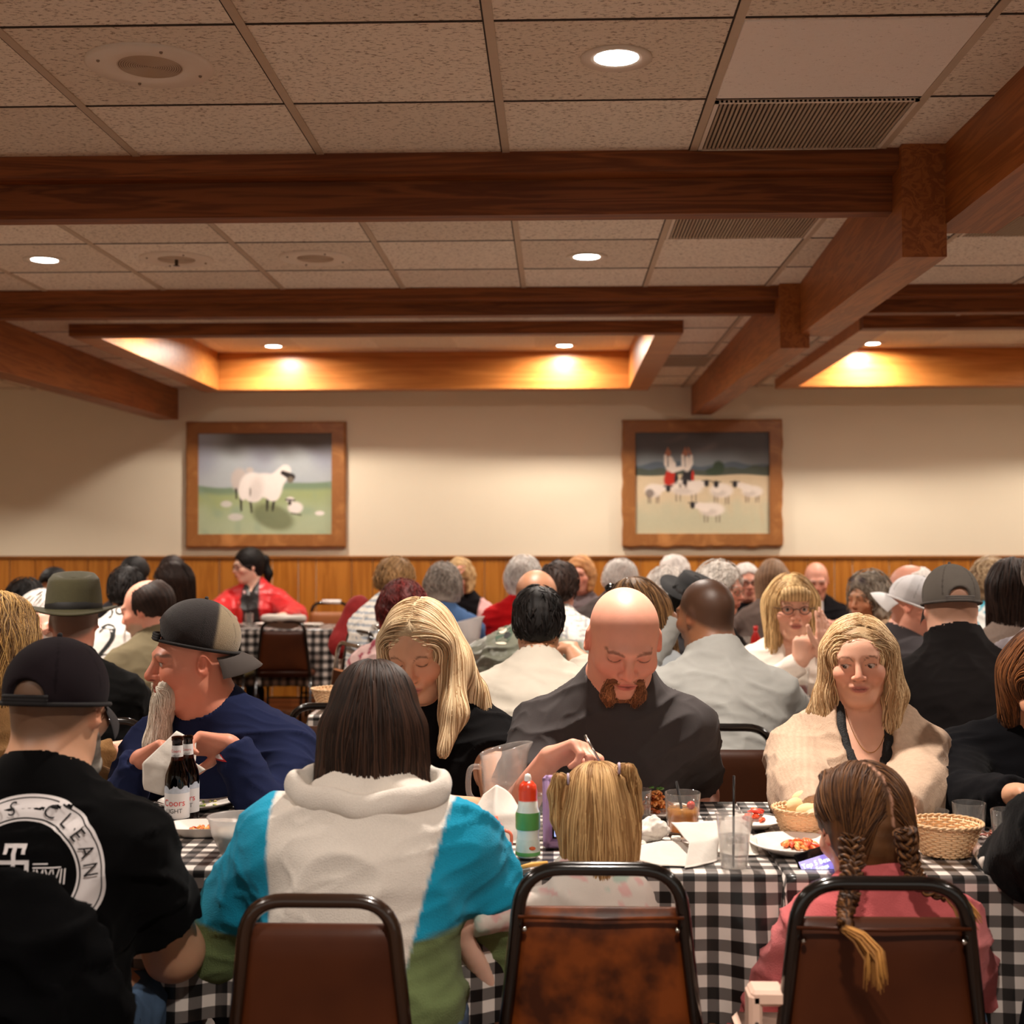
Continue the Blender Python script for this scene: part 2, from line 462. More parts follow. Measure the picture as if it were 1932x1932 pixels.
# the room's other lamps, above and behind the camera and out to the sides
for (x, y, pw) in ((-2.4, 3.6, 42), (-2.4, 1.0, 38), (.15, 1.0, 34), (2.7, 3.6, 42), (2.7, 1.0, 34), (2.7, 6.1, 40), (.15, -1.4, 40), (-2.4, -1.4, 40), (-4.8, 3.6, 40), (-4.8, 6.1, 40), (-4.8, 9.5, 40), (4.8, 4.0, 40)):
    lamp('downlight_lamp', (x, y, H0 - .012), pw, .13)

def speaker(u, v, dpx, label):
    q = p(u, v); r = dpx / 2 * q[1] / FPX
    t = empty('ceiling_speaker', q); tag(t, label, 'speaker', 'round plates in the ceiling')
    o = MB().lathe([(r * .5, -.004), (r * .53, -.006), (r * .95, -.009), (r, -.004), (r, 0)], 48).build('bezel', M_white, t)
    mb = MB()
    for k in range(1, 15):
        rr = r * .5 * k / 14; mb.lathe([(rr - r * .012, -.004), (rr, -.0065), (rr + r * .010, -.004)], 36)
    mb.build('grille', pm('speaker_grille', C(196, 172, 146), rough=.5), t)
    MB().lathe([(0, -.003), (r * .52, -.003)], 36).build('cone', pm('speaker_dark', C(150, 128, 104), rough=.9), t)
    for k in range(4): a = k * math.pi / 2 + .5; MB().ball((r * .8 * math.cos(a), r * .8 * math.sin(a), -.009), .005, 8, 4).build('screw', pm('screw_steel', C(140, 120, 100), rough=.4, metal=.6), t)
    return t, r
speaker(283, 123, 242, 'large round ceiling speaker in the nearest bay')
t, r = speaker(333, 488, 140, 'round ceiling plate with a dark sprinkler stub hanging at its centre')
MB().tube([(0, 0, 0), (0, 0, -.03)], .008).lathe([(0, -.03), (.016, -.032), (0, -.034)], 12).build('sprinkler_head', pm('sprinkler_brass', C(80, 62, 44), metal=.5), t)
speaker(595, 486, 138, 'plain round ceiling speaker between the two double beams')

def vent(x0, x1, y0, y1, label):
    t = empty('ceiling_vent', ((x0 + x1) / 2, (y0 + y1) / 2, H0)); tag(t, label, 'vent', 'ribbed ceiling vents')
    cx, cy = (x1 - x0) / 2, (y1 - y0) / 2
    MB().box((-cx, -cy, -.001), (cx, cy, .0)).build('backing', pm('vent_dark', C(48, 34, 24), rough=.9), t, smooth=False)
    mb = MB(); n = 44
    for k in range(n): xx = -cx + (k + .5) * 2 * cx / n; mb.box((xx - cx / n * .55, -cy, -.007), (xx + cx / n * .55, cy, -.001))
    mb.build('louvres', pm('vent_enamel', C(170, 148, 122), rough=.5), t, smooth=False)
    fm = MB().box((-cx, -cy, -.008), (-cx + .012, cy, 0)).box((cx - .012, -cy, -.008), (cx, cy, 0)).box((-cx, -cy, -.008), (cx, -cy + .01, 0)).box((-cx, cy - .01, -.008), (cx, cy, 0))
    fm.build('vent_frame', M_white, t, smooth=False)
vent(.46, 1.045, 3.905, 4.39, 'ribbed vent panel beside the bright new tile')
vent(.46, 1.045, 5.125, 5.70, 'ribbed vent panel just behind the first double beam')
vent(1.68, 2.26, 5.125, 5.70, 'ribbed vent panel beyond the long stepped beam')
vent(.76, 1.1, 9.40, 9.97, 'small ribbed vent between the coffer and the long beam')
o = MB().box((.46, 3.295, H0 - .004), (1.045, 3.878, H0 + .01), bev=.002).build('ceiling_tile', M_tile_new, smooth=False)
tag(o, 'one bright new ceiling tile among the stained ones', 'ceiling tile')

# ------------------------------------------------------------------ framed paintings
def sstep(a, b, x): t = np.clip((x - a) / (b - a), 0, 1); return t * t * (3 - 2 * t)
def vnoise(x, y, s, seed=0):
    r = np.random.default_rng(seed); out = 0
    for k in range(6):
        a, b, ph = r.normal(size=2), r.uniform(.6, 2.4), r.uniform(0, 6.3)
        a = a / np.linalg.norm(a); out = out + np.sin((x * a[0] + y * a[1]) * s * b + ph + 1.3 * np.sin(s * .7 * (x * a[1] - y * a[0]) + k))
    return out / 6
def lay(img, mask, col): return img * (1 - mask[..., None]) + np.array(col) * mask[..., None]
def ell2(x, y, cx, cy, rx, ry, a=0, soft=.25):
    c, s = math.cos(a), math.sin(a); u = ((x - cx) * c + (y - cy) * s) / rx; v = (-(x - cx) * s + (y - cy) * c) / ry
    return 1 - sstep(1 - soft, 1 + soft, np.sqrt(u * u + v * v))
def seg2(x, y, ax, ay, bx, by, r0, r1):
    t = np.clip(((x - ax) * (bx - ax) + (y - ay) * (by - ay)) / ((bx - ax) ** 2 + (by - ay) ** 2), 0, 1)
    d = np.hypot(x - ax - t * (bx - ax), y - ay - t * (by - ay)) / (r0 + (r1 - r0) * t)
    return 1 - sstep(.8, 1.2, d)
def paint_ewe(x, y):
    # x 0..1432 across, y 0..1085 down (the canvas in the close view)
    img = np.ones(x.shape + (3,)) * np.array(C(176, 182, 184))
    img = lay(img, sstep(.1, .9, .5 + .9 * vnoise(x, y, .006, 3)) * .7, C(150, 152, 168))
    img = lay(img, (1 - sstep(60, 330, y + 60 * vnoise(x, y, .01, 5) - .0 * x)) * sstep(0, 500, x + y * .2), C(92, 84, 78))
    hz = 560 + 25 * np.sin(x * .006) - 60 * sstep(700, 1400, x)
    gr = sstep(-14, 14, y - hz)
    img = lay(img, gr, C(120, 140, 112))
    img = lay(img, gr * sstep(40, 110, y - hz) * .9, C(160, 170, 118))
    img = lay(img, gr * sstep(90, 420, y - hz + 90 * vnoise(x, y, .012, 8)) * .8, C(176, 188, 158))
    img = lay(img, gr * sstep(.0, .7, vnoise(x, y, .014, 9)) * .45, C(132, 156, 138))
    img = lay(img, ell2(x, y, 800, 900, 230, 130, .35) * .75, C(102, 106, 70))
    Wh = C(236, 226, 218); Sh = C(196, 184, 176); Dk = C(44, 36, 34)
    img = lay(img, ell2(x, y, 440, 500, 90, 125), Sh); img = lay(img, ell2(x, y, 550, 395, 40, 30), Sh)
    for a in ((455, 690, 460, 830, 14, 9), (555, 690, 572, 848, 15, 9), (740, 720, 736, 830, 16, 10), (810, 720, 796, 830, 16, 10), (405, 600, 408, 700, 12, 8)):
        img = lay(img, seg2(x, y, *a), Dk)
    for e in ((580, 560, 135, 140), (700, 560, 180, 130), (790, 580, 110, 140), (480, 620, 50, 100), (800, 660, 70, 70), (590, 680, 90, 60)):
        img = lay(img, ell2(x, y, *e, soft=.15), Wh)
    img = lay(img, seg2(x, y, 830, 520, 930, 400, 90, 62), Wh)
    img = lay(img, ell2(x, y, 620, 600, 70, 130, .2, .6) * .5, Sh)
    img = lay(img, seg2(x, y, 905, 425, 1000, 470, 24, 38), Dk); img = lay(img, ell2(x, y, 985, 500, 36, 34), C(120, 108, 92))
    img = lay(img, ell2(x, y, 556, 630, 8, 50), C(110, 96, 84))
    for e in ((1040, 800, 80, 62), (985, 715, 44, 30), (400, 900, 80, 40), (300, 760, 60, 34), (1300, 860, 50, 24)):
        img = lay(img, ell2(x, y, *e), Wh if e[0] > 900 else C(205, 200, 190))
    img = lay(img, seg2(x, y, 940, 715, 1030, 720, 9, 9), Dk); img = lay(img, ell2(x, y, 980, 750, 18, 26), Dk)
    img = lay(img, seg2(x, y, 1000, 860, 1100, 880, 8, 8) * .8, Dk)
    return img
def paint_dance(x, y):
    # x 0..1400, y 0..1065
    img = np.ones(x.shape + (3,)) * np.array(C(132, 138, 140))
    img = lay(img, (1 - sstep(140, 330, y + 30 * vnoise(x, y, .01, 2))), C(84, 80, 80))
    img = lay(img, sstep(.25, .8, vnoise(x, y * 2, .008, 4)) * (1 - sstep(150, 300, y)) * .6, C(120, 102, 96))
    m = sstep(-12, 12, y - (330 + 50 * vnoise(x, x * 0, .012, 6))); img = lay(img, m, C(92, 102, 112))
    m = sstep(-8, 8, y - (385 + 35 * vnoise(x, x * 0, .016, 7) - 40 * sstep(700, 1400, x))); img = lay(img, m, C(82, 88, 76))
    for e in ((870, 370, 60, 70), (830, 410, 90, 40)): img = lay(img, ell2(x, y, *e), C(62, 76, 58))
    fld = sstep(-6, 6, y - 450 - 8 * np.sin(x * .01)); img = lay(img, fld, C(214, 192, 158))
    img = lay(img, fld * sstep(620, 900, y + 90 * vnoise(x, y, .02, 11)) * .7, C(184, 186, 158))
    img = lay(img, fld * sstep(.2, .9, vnoise(x, y * .5, .03, 12)) * .35, C(200, 176, 140))
    Wh = C(232, 218, 204); Dk = C(44, 40, 42); Rd = C(190, 46, 30); Sk = C(170, 110, 84)
    for (cx, s) in ((360, 1), (540, -1)):
        img = lay(img, ell2(x, y, cx, 500, 62, 80), Rd if s > 0 else Dk); img = lay(img, ell2(x, y, cx + 10, 440, 48, 70), Rd if s > 0 else Dk)
        if s > 0: img = lay(img, ell2(x, y, cx + 70, 500, 22, 75), Dk)
        else: img = lay(img, ell2(x, y, cx + 62, 470, 16, 70), Rd)
        img = lay(img, ell2(x, y, cx, 330, 46, 80), Wh)
        img = lay(img, seg2(x, y, cx - 44, 240, cx - 16, 160, 11, 7), Sk); img = lay(img, seg2(x, y, cx - 36, 330, cx - 44, 245, 22, 13), Wh); img = lay(img, seg2(x, y, cx + 40, 330, cx + 30 + 20 * s, 380, 24, 20), Wh)
        if s < 0: img = lay(img, seg2(x, y, cx + 46, 245, cx + 14, 160, 11, 7), Sk); img = lay(img, seg2(x, y, cx + 46, 320, cx + 48, 250, 20, 13), Wh)
        img = lay(img, seg2(x, y, cx - 20, 240, cx - 18, 360, 5, 5), Dk)
        img = lay(img, ell2(x, y, cx - 10, 215, 24, 36), Sk)
    img = lay(img, seg2(x, y, 390, 400, 500, 370, 26, 22), Wh)
    sh = [(190, 610, 90, 70, -1), (530, 590, 170, 70, 1), (900, 610, 120, 75, -2), (1220, 620, 110, 60, -1), (800, 810, 130, 70, -1), (500, 520, 60, 30, 1)]
    for (cx, cy, rx, ry, s) in sh:
        for dx in (-.6, -.35, .35, .6): img = lay(img, seg2(x, y, cx + dx * rx, cy + ry * .6, cx + dx * rx, cy + ry * 1.9, 11, 7) * .7, C(120, 100, 88))
        img = lay(img, ell2(x, y, cx, cy, rx, ry), Wh); img = lay(img, ell2(x, y, cx - .2 * rx, cy + .4 * ry, rx * .6, ry * .5, soft=.5) * .35, C(150, 132, 122))
    for (bx, by, hx, hy, r) in ((230, 590, 330, 580, 44), (600, 560, 735, 535, 52), (860, 590, 845, 560, 44), (1180, 590, 1050, 540, 42), (740, 790, 610, 760, 46)): img = lay(img, seg2(x, y, bx, by, hx, hy, r, r * .62), Wh)
    for (hx, hy) in ((345, 590), (745, 535), (845, 545), (1040, 545), (598, 765), (520, 520)):
        img = lay(img, ell2(x, y, hx, hy, 26, 38), Dk); img = lay(img, seg2(x, y, hx - 45, hy - 25, hx + 45, hy - 25, 7, 7) * .9, Dk)
    img = lay(img, ell2(x, y, 150, 640, 45, 45) * .7, C(90, 76, 70))
    return img
def painting(u0, u1, v0, v1, iu0, iu1, iv0, iv1, fn, sx, sy, label, rag):
    y = YW - .05
    a, b_ = W(u0, v1, y), W(u1, v0, y); c, d = W(iu0, iv1, y), W(iu1, iv0, y)
    cx, cz = (a[0] + b_[0]) / 2, (a[2] + b_[2]) / 2
    t = empty('framed_painting', (cx, YW - .001, cz)); tag(t, label, 'painting')
    fw = wood('frame_pine', C(150, 96, 50), C(190, 130, 74), scale=(5, 5, 5), grain=1.4, rough=.4)
    n = 40; th = .055
    ax, bx, az, bz = a[0] - cx, b_[0] - cx, a[2] - cz, b_[2] - cz
    c0, d0, c1, d1 = c[0] - cx, d[0] - cx, c[2] - cz, d[2] - cz
    # four mitred boards; the lower edge a little uneven
    O = []; I = []
    def wob(s): return rag * .006 * math.sin(s * 17) + rag * .004 * math.sin(s * 41)
    for k in range(n): s = k / n; O.append((ax + (bx - ax) * s, az - abs(wob(s)))); I.append((c0 + (d0 - c0) * s, c1))
    for k in range(n): s = k / n; O.append((bx + wob(s) * .4, az + (bz - az) * s)); I.append((d0, c1 + (d1 - c1) * s))
    for k in range(n): s = k / n; O.append((bx - (bx - ax) * s, bz)); I.append((d0 - (d0 - c0) * s, d1))
    for k in range(n): s = k / n; O.append((ax + wob(s) * .4, bz - (bz - az) * s)); I.append((c0, d1 - (d1 - c1) * s))
    N_ = len(O); V = [(p_[0], 0, p_[1]) for p_ in O] + [(p_[0], -th + .01, p_[1]) for p_ in O] + [(p_[0] + (q_[0] - p_[0]) * .12, -th, p_[1] + (q_[1] - p_[1]) * .12) for p_, q_ in zip(O, I)] + [(p_[0], -th, p_[1]) for p_ in I] + [(p_[0], -.01, p_[1]) for p_ in I]
    F = [(l * N_ + i, l * N_ + (i + 1) % N_, (l + 1) * N_ + (i + 1) % N_, (l + 1) * N_ + i) for l in range(4) for i in range(N_)]
    autosmooth(mk('frame', V, F, fw, t), 30)
    nx, nz = 240, 180
    gx, gz = np.meshgrid(np.linspace(0, 1, nx), np.linspace(0, 1, nz))
    img = fn(gx * sx, gz * sy)
    V = np.stack([c0 + gx * (d0 - c0), np.full_like(gx, -.03), d1 + gz * (c1 - d1)], -1).reshape(-1, 3)
    idx = np.arange(nx * nz).reshape(nz, nx); F = np.stack([idx[1:, :-1], idx[1:, 1:], idx[:-1, 1:], idx[:-1, :-1]], -1).reshape(-1, 4)
    mk('canvas', V, F, vm('oil_paint', rough=.5, bump=.3, bscale=(300, 300, 300), noise=.05, nscale=40), t, col=img.reshape(-1, 3))
painting(350, 652, 795, 1033, 373, 626, 817, 1008, paint_ewe, 1432, 1085, 'framed painting of a white ewe with a dark face on a green hillside', .5)
painting(1174, 1476, 791, 1031, 1199, 1452, 815, 1007, paint_dance, 1400, 1065, 'framed painting of two dancers in red skirts behind a flock of sheep', 1.6)
# ------------------------------------------------------------------ smooth implicit surfaces -> one continuous mesh
def rot(p=0, y=0, r=0):
    """pitch (nod down positive), yaw (turn towards +x), roll, degrees"""
    return np.array((Matrix.Rotation(math.radians(y), 3, 'Z') @ Matrix.Rotation(math.radians(p), 3, 'X') @ Matrix.Rotation(math.radians(r), 3, 'Y')))
A3 = lambda *a: np.array(a, float)
def ell(c, r, R=None, k=.02, s=1): return ('e', np.asarray(c, float), np.asarray(r, float), np.eye(3) if R is None else R, k, s)
def con(a, b, ra, rb, k=.02, s=1, cap=None): return ('c', np.asarray(a, float), np.asarray(b, float), ra, rb, k, s, cap)

def prim_d(p, PX, PY, PZ, inf):
    if p[0] == 'e':
        _, c, r, R, k, s = p; r = r + inf
        x, y, z = PX - c[0], PY - c[1], PZ - c[2]
        u = (x * R[0, 0] + y * R[1, 0] + z * R[2, 0]) / r[0]; v = (x * R[0, 1] + y * R[1, 1] + z * R[2, 1]) / r[1]; w = (x * R[0, 2] + y * R[1, 2] + z * R[2, 2]) / r[2]
        k0 = np.sqrt(u * u + v * v + w * w) + 1e-6; k1 = np.sqrt((u / r[0]) ** 2 + (v / r[1]) ** 2 + (w / r[2]) ** 2) + 1e-6
        return k0 * (k0 - 1) / k1
    _, a, b, ra, rb, k, s, cap = p
    d = b - a; L2 = float(d @ d) + 1e-12
    x, y, z = PX - a[0], PY - a[1], PZ - a[2]
    tt = (x * d[0] + y * d[1] + z * d[2]) / L2; t = np.clip(tt, 0, 1)
    dd = np.sqrt((x - t * d[0]) ** 2 + (y - t * d[1]) ** 2 + (z - t * d[2]) ** 2) - (ra + (rb - ra) * t) - inf
    if cap is not None: dd = np.maximum(dd, (tt - cap) * math.sqrt(L2))
    return dd

def prim_box(p, inf):
    if p[0] == 'e':
        e = np.abs(p[3]) @ (p[2] + inf) if False else np.sqrt(((p[3] * (p[2] + inf)) ** 2).sum(1)); return p[1] - e, p[1] + e
    ra, rb = p[3] + inf, p[4] + inf
    return np.minimum(p[1] - ra, p[2] - rb), np.maximum(p[1] + ra, p[2] + rb)

def comb(D, d, k, s):
    if s < 0:
        d = -d
        if k <= 0: return np.maximum(D, d)
        h = np.maximum(k - np.abs(D - d), 0) / k
        return np.maximum(D, d) + h * h * k * .25
    if k <= 0: return np.minimum(D, d)
    h = np.maximum(k - np.abs(D - d), 0) / k
    return np.minimum(D, d) - h * h * k * .25

def ev(prims, P, inf=0.0):
    P = np.asarray(P, float); D = np.full(len(P), .5)
    for p in prims:
        k, s = (p[4], p[5]) if p[0] == 'e' else (p[5], p[6])
        D = comb(D, prim_d(p, P[:, 0], P[:, 1], P[:, 2], inf if s > 0 else 0), k, s)
    return D
def grad(prims, P, inf=0.0, e=.003):
    g = np.stack([ev(prims, P + np.eye(3)[i] * e, inf) - ev(prims, P - np.eye(3)[i] * e, inf) for i in range(3)], 1)
    return g / (np.linalg.norm(g, axis=1, keepdims=True) + 1e-9)

def axis(lo, hi, h, fine):
    out = [lo]
    while out[-1] < hi:
        x = out[-1]; st = h
        for (a, b, hf) in fine:
            if a - hf <= x <= b: st = min(st, hf)
            elif x < a: st = min(st, max(hf, a - x)) if a - x < h else st
        out.append(x + st)
    return np.array(out, dtype=np.float32)

def isosurf(prims, inf=0.0, h=.012, fine=(), planes=()):
    lo = np.full(3, 9.0); hi = np.full(3, -9.0)
    for p in prims:
        if (p[5] if p[0] == 'e' else p[6]) < 0: continue
        a, b = prim_box(p, inf); lo = np.minimum(lo, a); hi = np.maximum(hi, b)
    lo -= 2.5 * h; hi += 2.5 * h
    ax = [axis(lo[i], hi[i], h, [(f[0][i] - f[1], f[0][i] + f[1], f[2]) for f in fine]) for i in range(3)]
    D = np.full([len(a) for a in ax], .5, dtype=np.float32)
    for p in prims:
        k, s = (p[4], p[5]) if p[0] == 'e' else (p[5], p[6])
        a, b = prim_box(p, inf if s > 0 else 0); m = max(k, .012) + 2.2 * h
        sl = tuple(slice(max(0, int(np.searchsorted(ax[i], a[i] - m))), int(np.searchsorted(ax[i], b[i] + m)) + 1) for i in range(3))
        x, y, z = ax[0][sl[0]][:, None, None], ax[1][sl[1]][None, :, None], ax[2][sl[2]][None, None, :]
        D[sl] = comb(D[sl], prim_d(p, x, y, z, inf if s > 0 else 0), k, s)
    for (n, o) in planes:
        n = np.asarray(n, float); n = n / np.linalg.norm(n)
        D = np.maximum(D, (ax[0][:, None, None] - o[0]) * n[0] + (ax[1][None, :, None] - o[1]) * n[1] + (ax[2][None, None, :] - o[2]) * n[2])
    S = D < 0
    c = np.zeros([n - 1 for n in D.shape], np.int8)
    sl8 = [(i, j, k) for i in (0, 1) for j in (0, 1) for k in (0, 1)]
    sub = lambda M, i, j, k: M[i:M.shape[0] - 1 + i, j:M.shape[1] - 1 + j, k:M.shape[2] - 1 + k]
    for t in sl8: c += sub(S, *t)
    I, J, K = np.nonzero((c > 0) & (c < 8))
    idx = np.full(c.shape, -1, np.int32); idx[I, J, K] = np.arange(len(I))
    acc = np.zeros((len(I), 3)); cnt = np.zeros(len(I))
    for t in sl8:
        for a in range(3):
            if t[a]: continue
            u = list(t); u[a] = 1
            d0 = D[I + t[0], J + t[1], K + t[2]]; d1 = D[I + u[0], J + u[1], K + u[2]]
            w = (d0 < 0) != (d1 < 0); f = np.where(w, d0 / (d0 - d1 + 1e-20), 0)
            p0 = np.stack([ax[0][I + t[0]], ax[1][J + t[1]], ax[2][K + t[2]]], 1); p1 = np.stack([ax[0][I + u[0]], ax[1][J + u[1]], ax[2][K + u[2]]], 1)
            acc += np.where(w[:, None], p0 + (p1 - p0) * f[:, None], 0); cnt += w
    V = acc / np.maximum(cnt, 1)[:, None]
    Fs = []
    for a in range(3):
        b_, c_ = (a + 1) % 3, (a + 2) % 3
        sa = [slice(None)] * 3; sb = [slice(None)] * 3
        sa[a] = slice(0, -1); sb[a] = slice(1, None)
        for q in (b_, c_): sa[q] = slice(1, -1); sb[q] = slice(1, -1)
        s0, s1 = S[tuple(sa)], S[tuple(sb)]
        g = np.argwhere(s0 != s1)
        if not len(g): continue
        flip = s0[tuple(g.T)]
        g[:, b_] += 1; g[:, c_] += 1
        def cell(db, dc):
            q = g.copy(); q[:, b_] -= db; q[:, c_] -= dc; return idx[tuple(q.T)]
        Q = np.stack([cell(1, 1), cell(0, 1), cell(0, 0), cell(1, 0)], 1)
        Q[~flip] = Q[~flip][:, ::-1]
        Fs.append(Q)
    F = np.concatenate(Fs); F = F[(F >= 0).all(1)]
    return V, F

def vnorm(V, F):
    n = np.cross(V[F[:, 2]] - V[F[:, 0]], V[F[:, 3]] - V[F[:, 1]])
    N = np.zeros_like(V)
    for i in range(4): np.add.at(N, F[:, i], n)
    return N / (np.linalg.norm(N, axis=1, keepdims=True) + 1e-12)

def noise3(P, s, seed=0, n=5):
    r = np.random.default_rng(seed); out = 0
    for i in range(n):
        a = r.normal(size=3); a /= np.linalg.norm(a); b = r.normal(size=3)
        out = out + np.sin(P @ a * s * r.uniform(.7, 1.6) + 1.5 * np.sin(P @ b * s * .5 + i) + r.uniform(0, 6))
    return out / n
def folds(P, seed, amp):
    """cloth creases: ridged, mostly sagging across the body"""
    q = P * np.array([.55, .8, 1.25])
    w = .022 * np.stack([noise3(P, 14, seed + 4), noise3(P, 14, seed + 5), noise3(P, 14, seed + 6)], 1)
    a = noise3(q + w, 34, seed, 3); b = noise3(q + w, 66, seed + 9, 3)
    return amp * (2.2 * np.clip(1 - np.abs(a) * 1.6, 0, 1) ** 2 - .8 + .7 * np.clip(1 - np.abs(b) * 1.4, 0, 1) ** 2)

def tubes(paths, r0, nside=4, taper=.25, cols=None, flat=1.0):
    """many thin tapered locks as one mesh; paths (n, m, 3)"""
    Pn = np.asarray(paths, float); n, m, _ = Pn.shape
    T = np.gradient(Pn, axis=1); T /= np.linalg.norm(T, axis=2, keepdims=True) + 1e-9
    ref = np.broadcast_to(np.array([.31, .87, .38]), T.shape); A = np.cross(T, ref); A /= np.linalg.norm(A, axis=2, keepdims=True) + 1e-9
    B = np.cross(T, A)
    t = np.linspace(0, 1, m); prof = np.minimum(1, .35 + t * 5) * (1 - (1 - taper) * np.clip((t - .6) / .4, 0, 1) ** 1.5)
    R = (np.asarray(r0).reshape(-1, 1) * prof[None, :])[:, :, None]
    V = np.stack([Pn + R * (math.cos(a) * A + math.sin(a) * B * flat) for a in np.arange(nside) * 2 * math.pi / nside], 2)
    base = np.arange(n * m * nside).reshape(n, m, nside)
    F = np.stack([base[:, :-1], np.roll(base, -1, 2)[:, :-1], np.roll(base, -1, 2)[:, 1:], base[:, 1:]], -1).reshape(-1, 4)
    C_ = None if cols is None else np.repeat(cols, m * nside, axis=0)
    return V.reshape(-1, 3), F, C_

def comb_hair(prims, n, root, flow, steps=26, step=.013, r=.0024, off=.001, cols=((.1, .05, .02), (.2, .1, .05)), zmin=-9, seed=1, jit=.25, taper=.25, cut=None, wave=0.0, rag=.02):
    """locks laid along a hair volume: start at root points, walk with the flow, stay on the surface"""
    rg = np.random.default_rng(seed)
    P = root(rg, n)
    g = grad(prims, P); 
    for _ in range(3): P = P - g * (ev(prims, P) - off)[:, None]; g = grad(prims, P)
    out = [P.copy()]; J = rg.normal(size=(n, 3)) * jit; ofs = off + rg.uniform(-.0015, .003, n); zl = zmin + rg.uniform(-rag, rag, n)
    ph = rg.uniform(0, 6.3, n); alive = np.ones(n, bool)
    for i in range(steps):
        g = grad(prims, P); f = flow(P, i) + J * .3
        if wave: f = f + wave * np.sin(ph + i * .55)[:, None] * np.cross(g, f)
        f = f - g * (f * g).sum(1)[:, None]
        f /= np.linalg.norm(f, axis=1, keepdims=True) + 1e-9
        alive &= g[:, 2] > -.62
        stp = np.where((P[:, 2] > zl) & alive, step, step * .04)[:, None]
        P = P + f * stp
        d = ev(prims, P); corr = np.clip(d - ofs, -.02, .012); P = P - grad(prims, P) * corr[:, None]
        out.append(P.copy())
    paths = np.stack(out, 1)
    t = rg.uniform(0, 1, (n, 1)) ** 1.3
    cl = np.array(cols[0]) * (1 - t) + np.array(cols[1]) * t
    return tubes(paths, r * rg.uniform(.6, 1.25, n), 4, taper, cl, .6)

# ------------------------------------------------------------------ a seated person
M_skin = vm('skin', rough=.48, bump=.10, bscale=(500, 500, 500), sss=.12, spec=.4, noise=.06, nscale=35)
M_cloth = vm('cloth_cotton', rough=.95, bump=.25, bscale=(700, 700, 700), sheen=.02, spec=.06, noise=.07, nscale=25)
M_satin = vm('cloth_satin', rough=.38, bump=.3, bscale=(40, 40, 20), sheen=.2, spec=.5, noise=.15, nscale=14, dist=.01)
M_knit = vm('cloth_knit', rough=.95, bump=.8, bscale=(300, 300, 120), sheen=.05, spec=.06, noise=.15, nscale=90)
M_fleece = vm('cloth_fleece', rough=1.0, bump=.9, bscale=(420, 420, 420), sheen=.08, spec=.05, noise=.07, nscale=200)
M_denim = vm('cloth_denim', rough=.9, bump=.4, bscale=(900, 900, 300), spec=.1, noise=.3, nscale=30)
M_hair = vm('hair', rough=.55, bump=.5, bscale=(500, 500, 50), spec=.22, noise=.3, nscale=45)
M_eye = vm('eye', rough=.12, spec=.6, noise=0)
M_straw = vm('hair_locks', rough=.5, spec=.22, noise=.1, nscale=25)

SK = {'fair': C(226, 172, 146), 'pink': C(228, 162, 138), 'pale': C(236, 192, 170), 'tan': C(196, 140, 104), 'brown': C(140, 92, 64), 'ruddy': C(212, 140, 114), 'olive': C(212, 160, 128)}

def hand(prims, Wp, dr, nrm, k=1.0, curl=(30, 35, 40, 45), side=1, thumb=30, spread=.0, tspread=.6, point=None):
    """palm and five fingers; dr = direction of the fingers, nrm = way the palm faces, side = +1 thumb towards cross(dr, nrm)"""
    dr = dr / np.linalg.norm(dr); nrm = nrm - dr * (nrm @ dr); nrm /= np.linalg.norm(nrm); L = np.cross(dr, nrm) * side
    kn = []
    for i in range(4):
        o = (1.5 - i); kp = Wp + dr * (.083 - .004 * abs(o - .5)) * k + L * o * .0195 * k
        prims.append(con(Wp + L * o * .011 * k + dr * .012 * k, kp, .0165 * k, .0118 * k, .016 * k)); kn.append(kp)
    ln = ((.040, .025, .019), (.044, .029, .020), (.041, .027, .020), (.032, .020, .017))
    for i in range(4):
        p = kn[i]; a = 0.0; d0 = dr + L * (1.5 - i) * spread
        for j in range(3):
            a += math.radians(curl[i] * (1.0, 1.05, .6)[j])
            d = d0 * math.cos(a) + nrm * math.sin(a); q = p + d * ln[i][j] * k
            prims.append(con(p, q, (.0098 - .0009 * j) * k, (.0092 - .0011 * j) * k, .0035 * k)); p = q
    a = math.radians(thumb)
    p = Wp + dr * .022 * k + L * .022 * k; d = dr * .55 + L * tspread + nrm * math.sin(a) * .6; d /= np.linalg.norm(d)
    for j, (l, r1, r2) in enumerate(((.042, .0145, .0120), (.034, .0115, .0105), (.026, .0105, .0085))):
        q = p + d * l * k; prims.append(con(p, q, r1 * k, r2 * k, .006 * k)); p = q
        d = d + nrm * math.sin(a) * .28 + dr * .25 - L * .18; d /= np.linalg.norm(d)
    return kn

def elbow(S, Wp, l1, l2, pole):
    v = Wp - S; d = np.linalg.norm(v)
    if d > (l1 + l2) * .995: Wp = S + v / d * (l1 + l2) * .995; v = Wp - S; d = np.linalg.norm(v)
    a = (l1 * l1 - l2 * l2 + d * d) / (2 * d); hh = math.sqrt(max(l1 * l1 - a * a, 1e-8)); u = v / d
    pl = np.asarray(pole, float); pl = pl - u * (pl @ u); pl /= np.linalg.norm(pl) + 1e-9
    return S + u * a + pl * hh, Wp

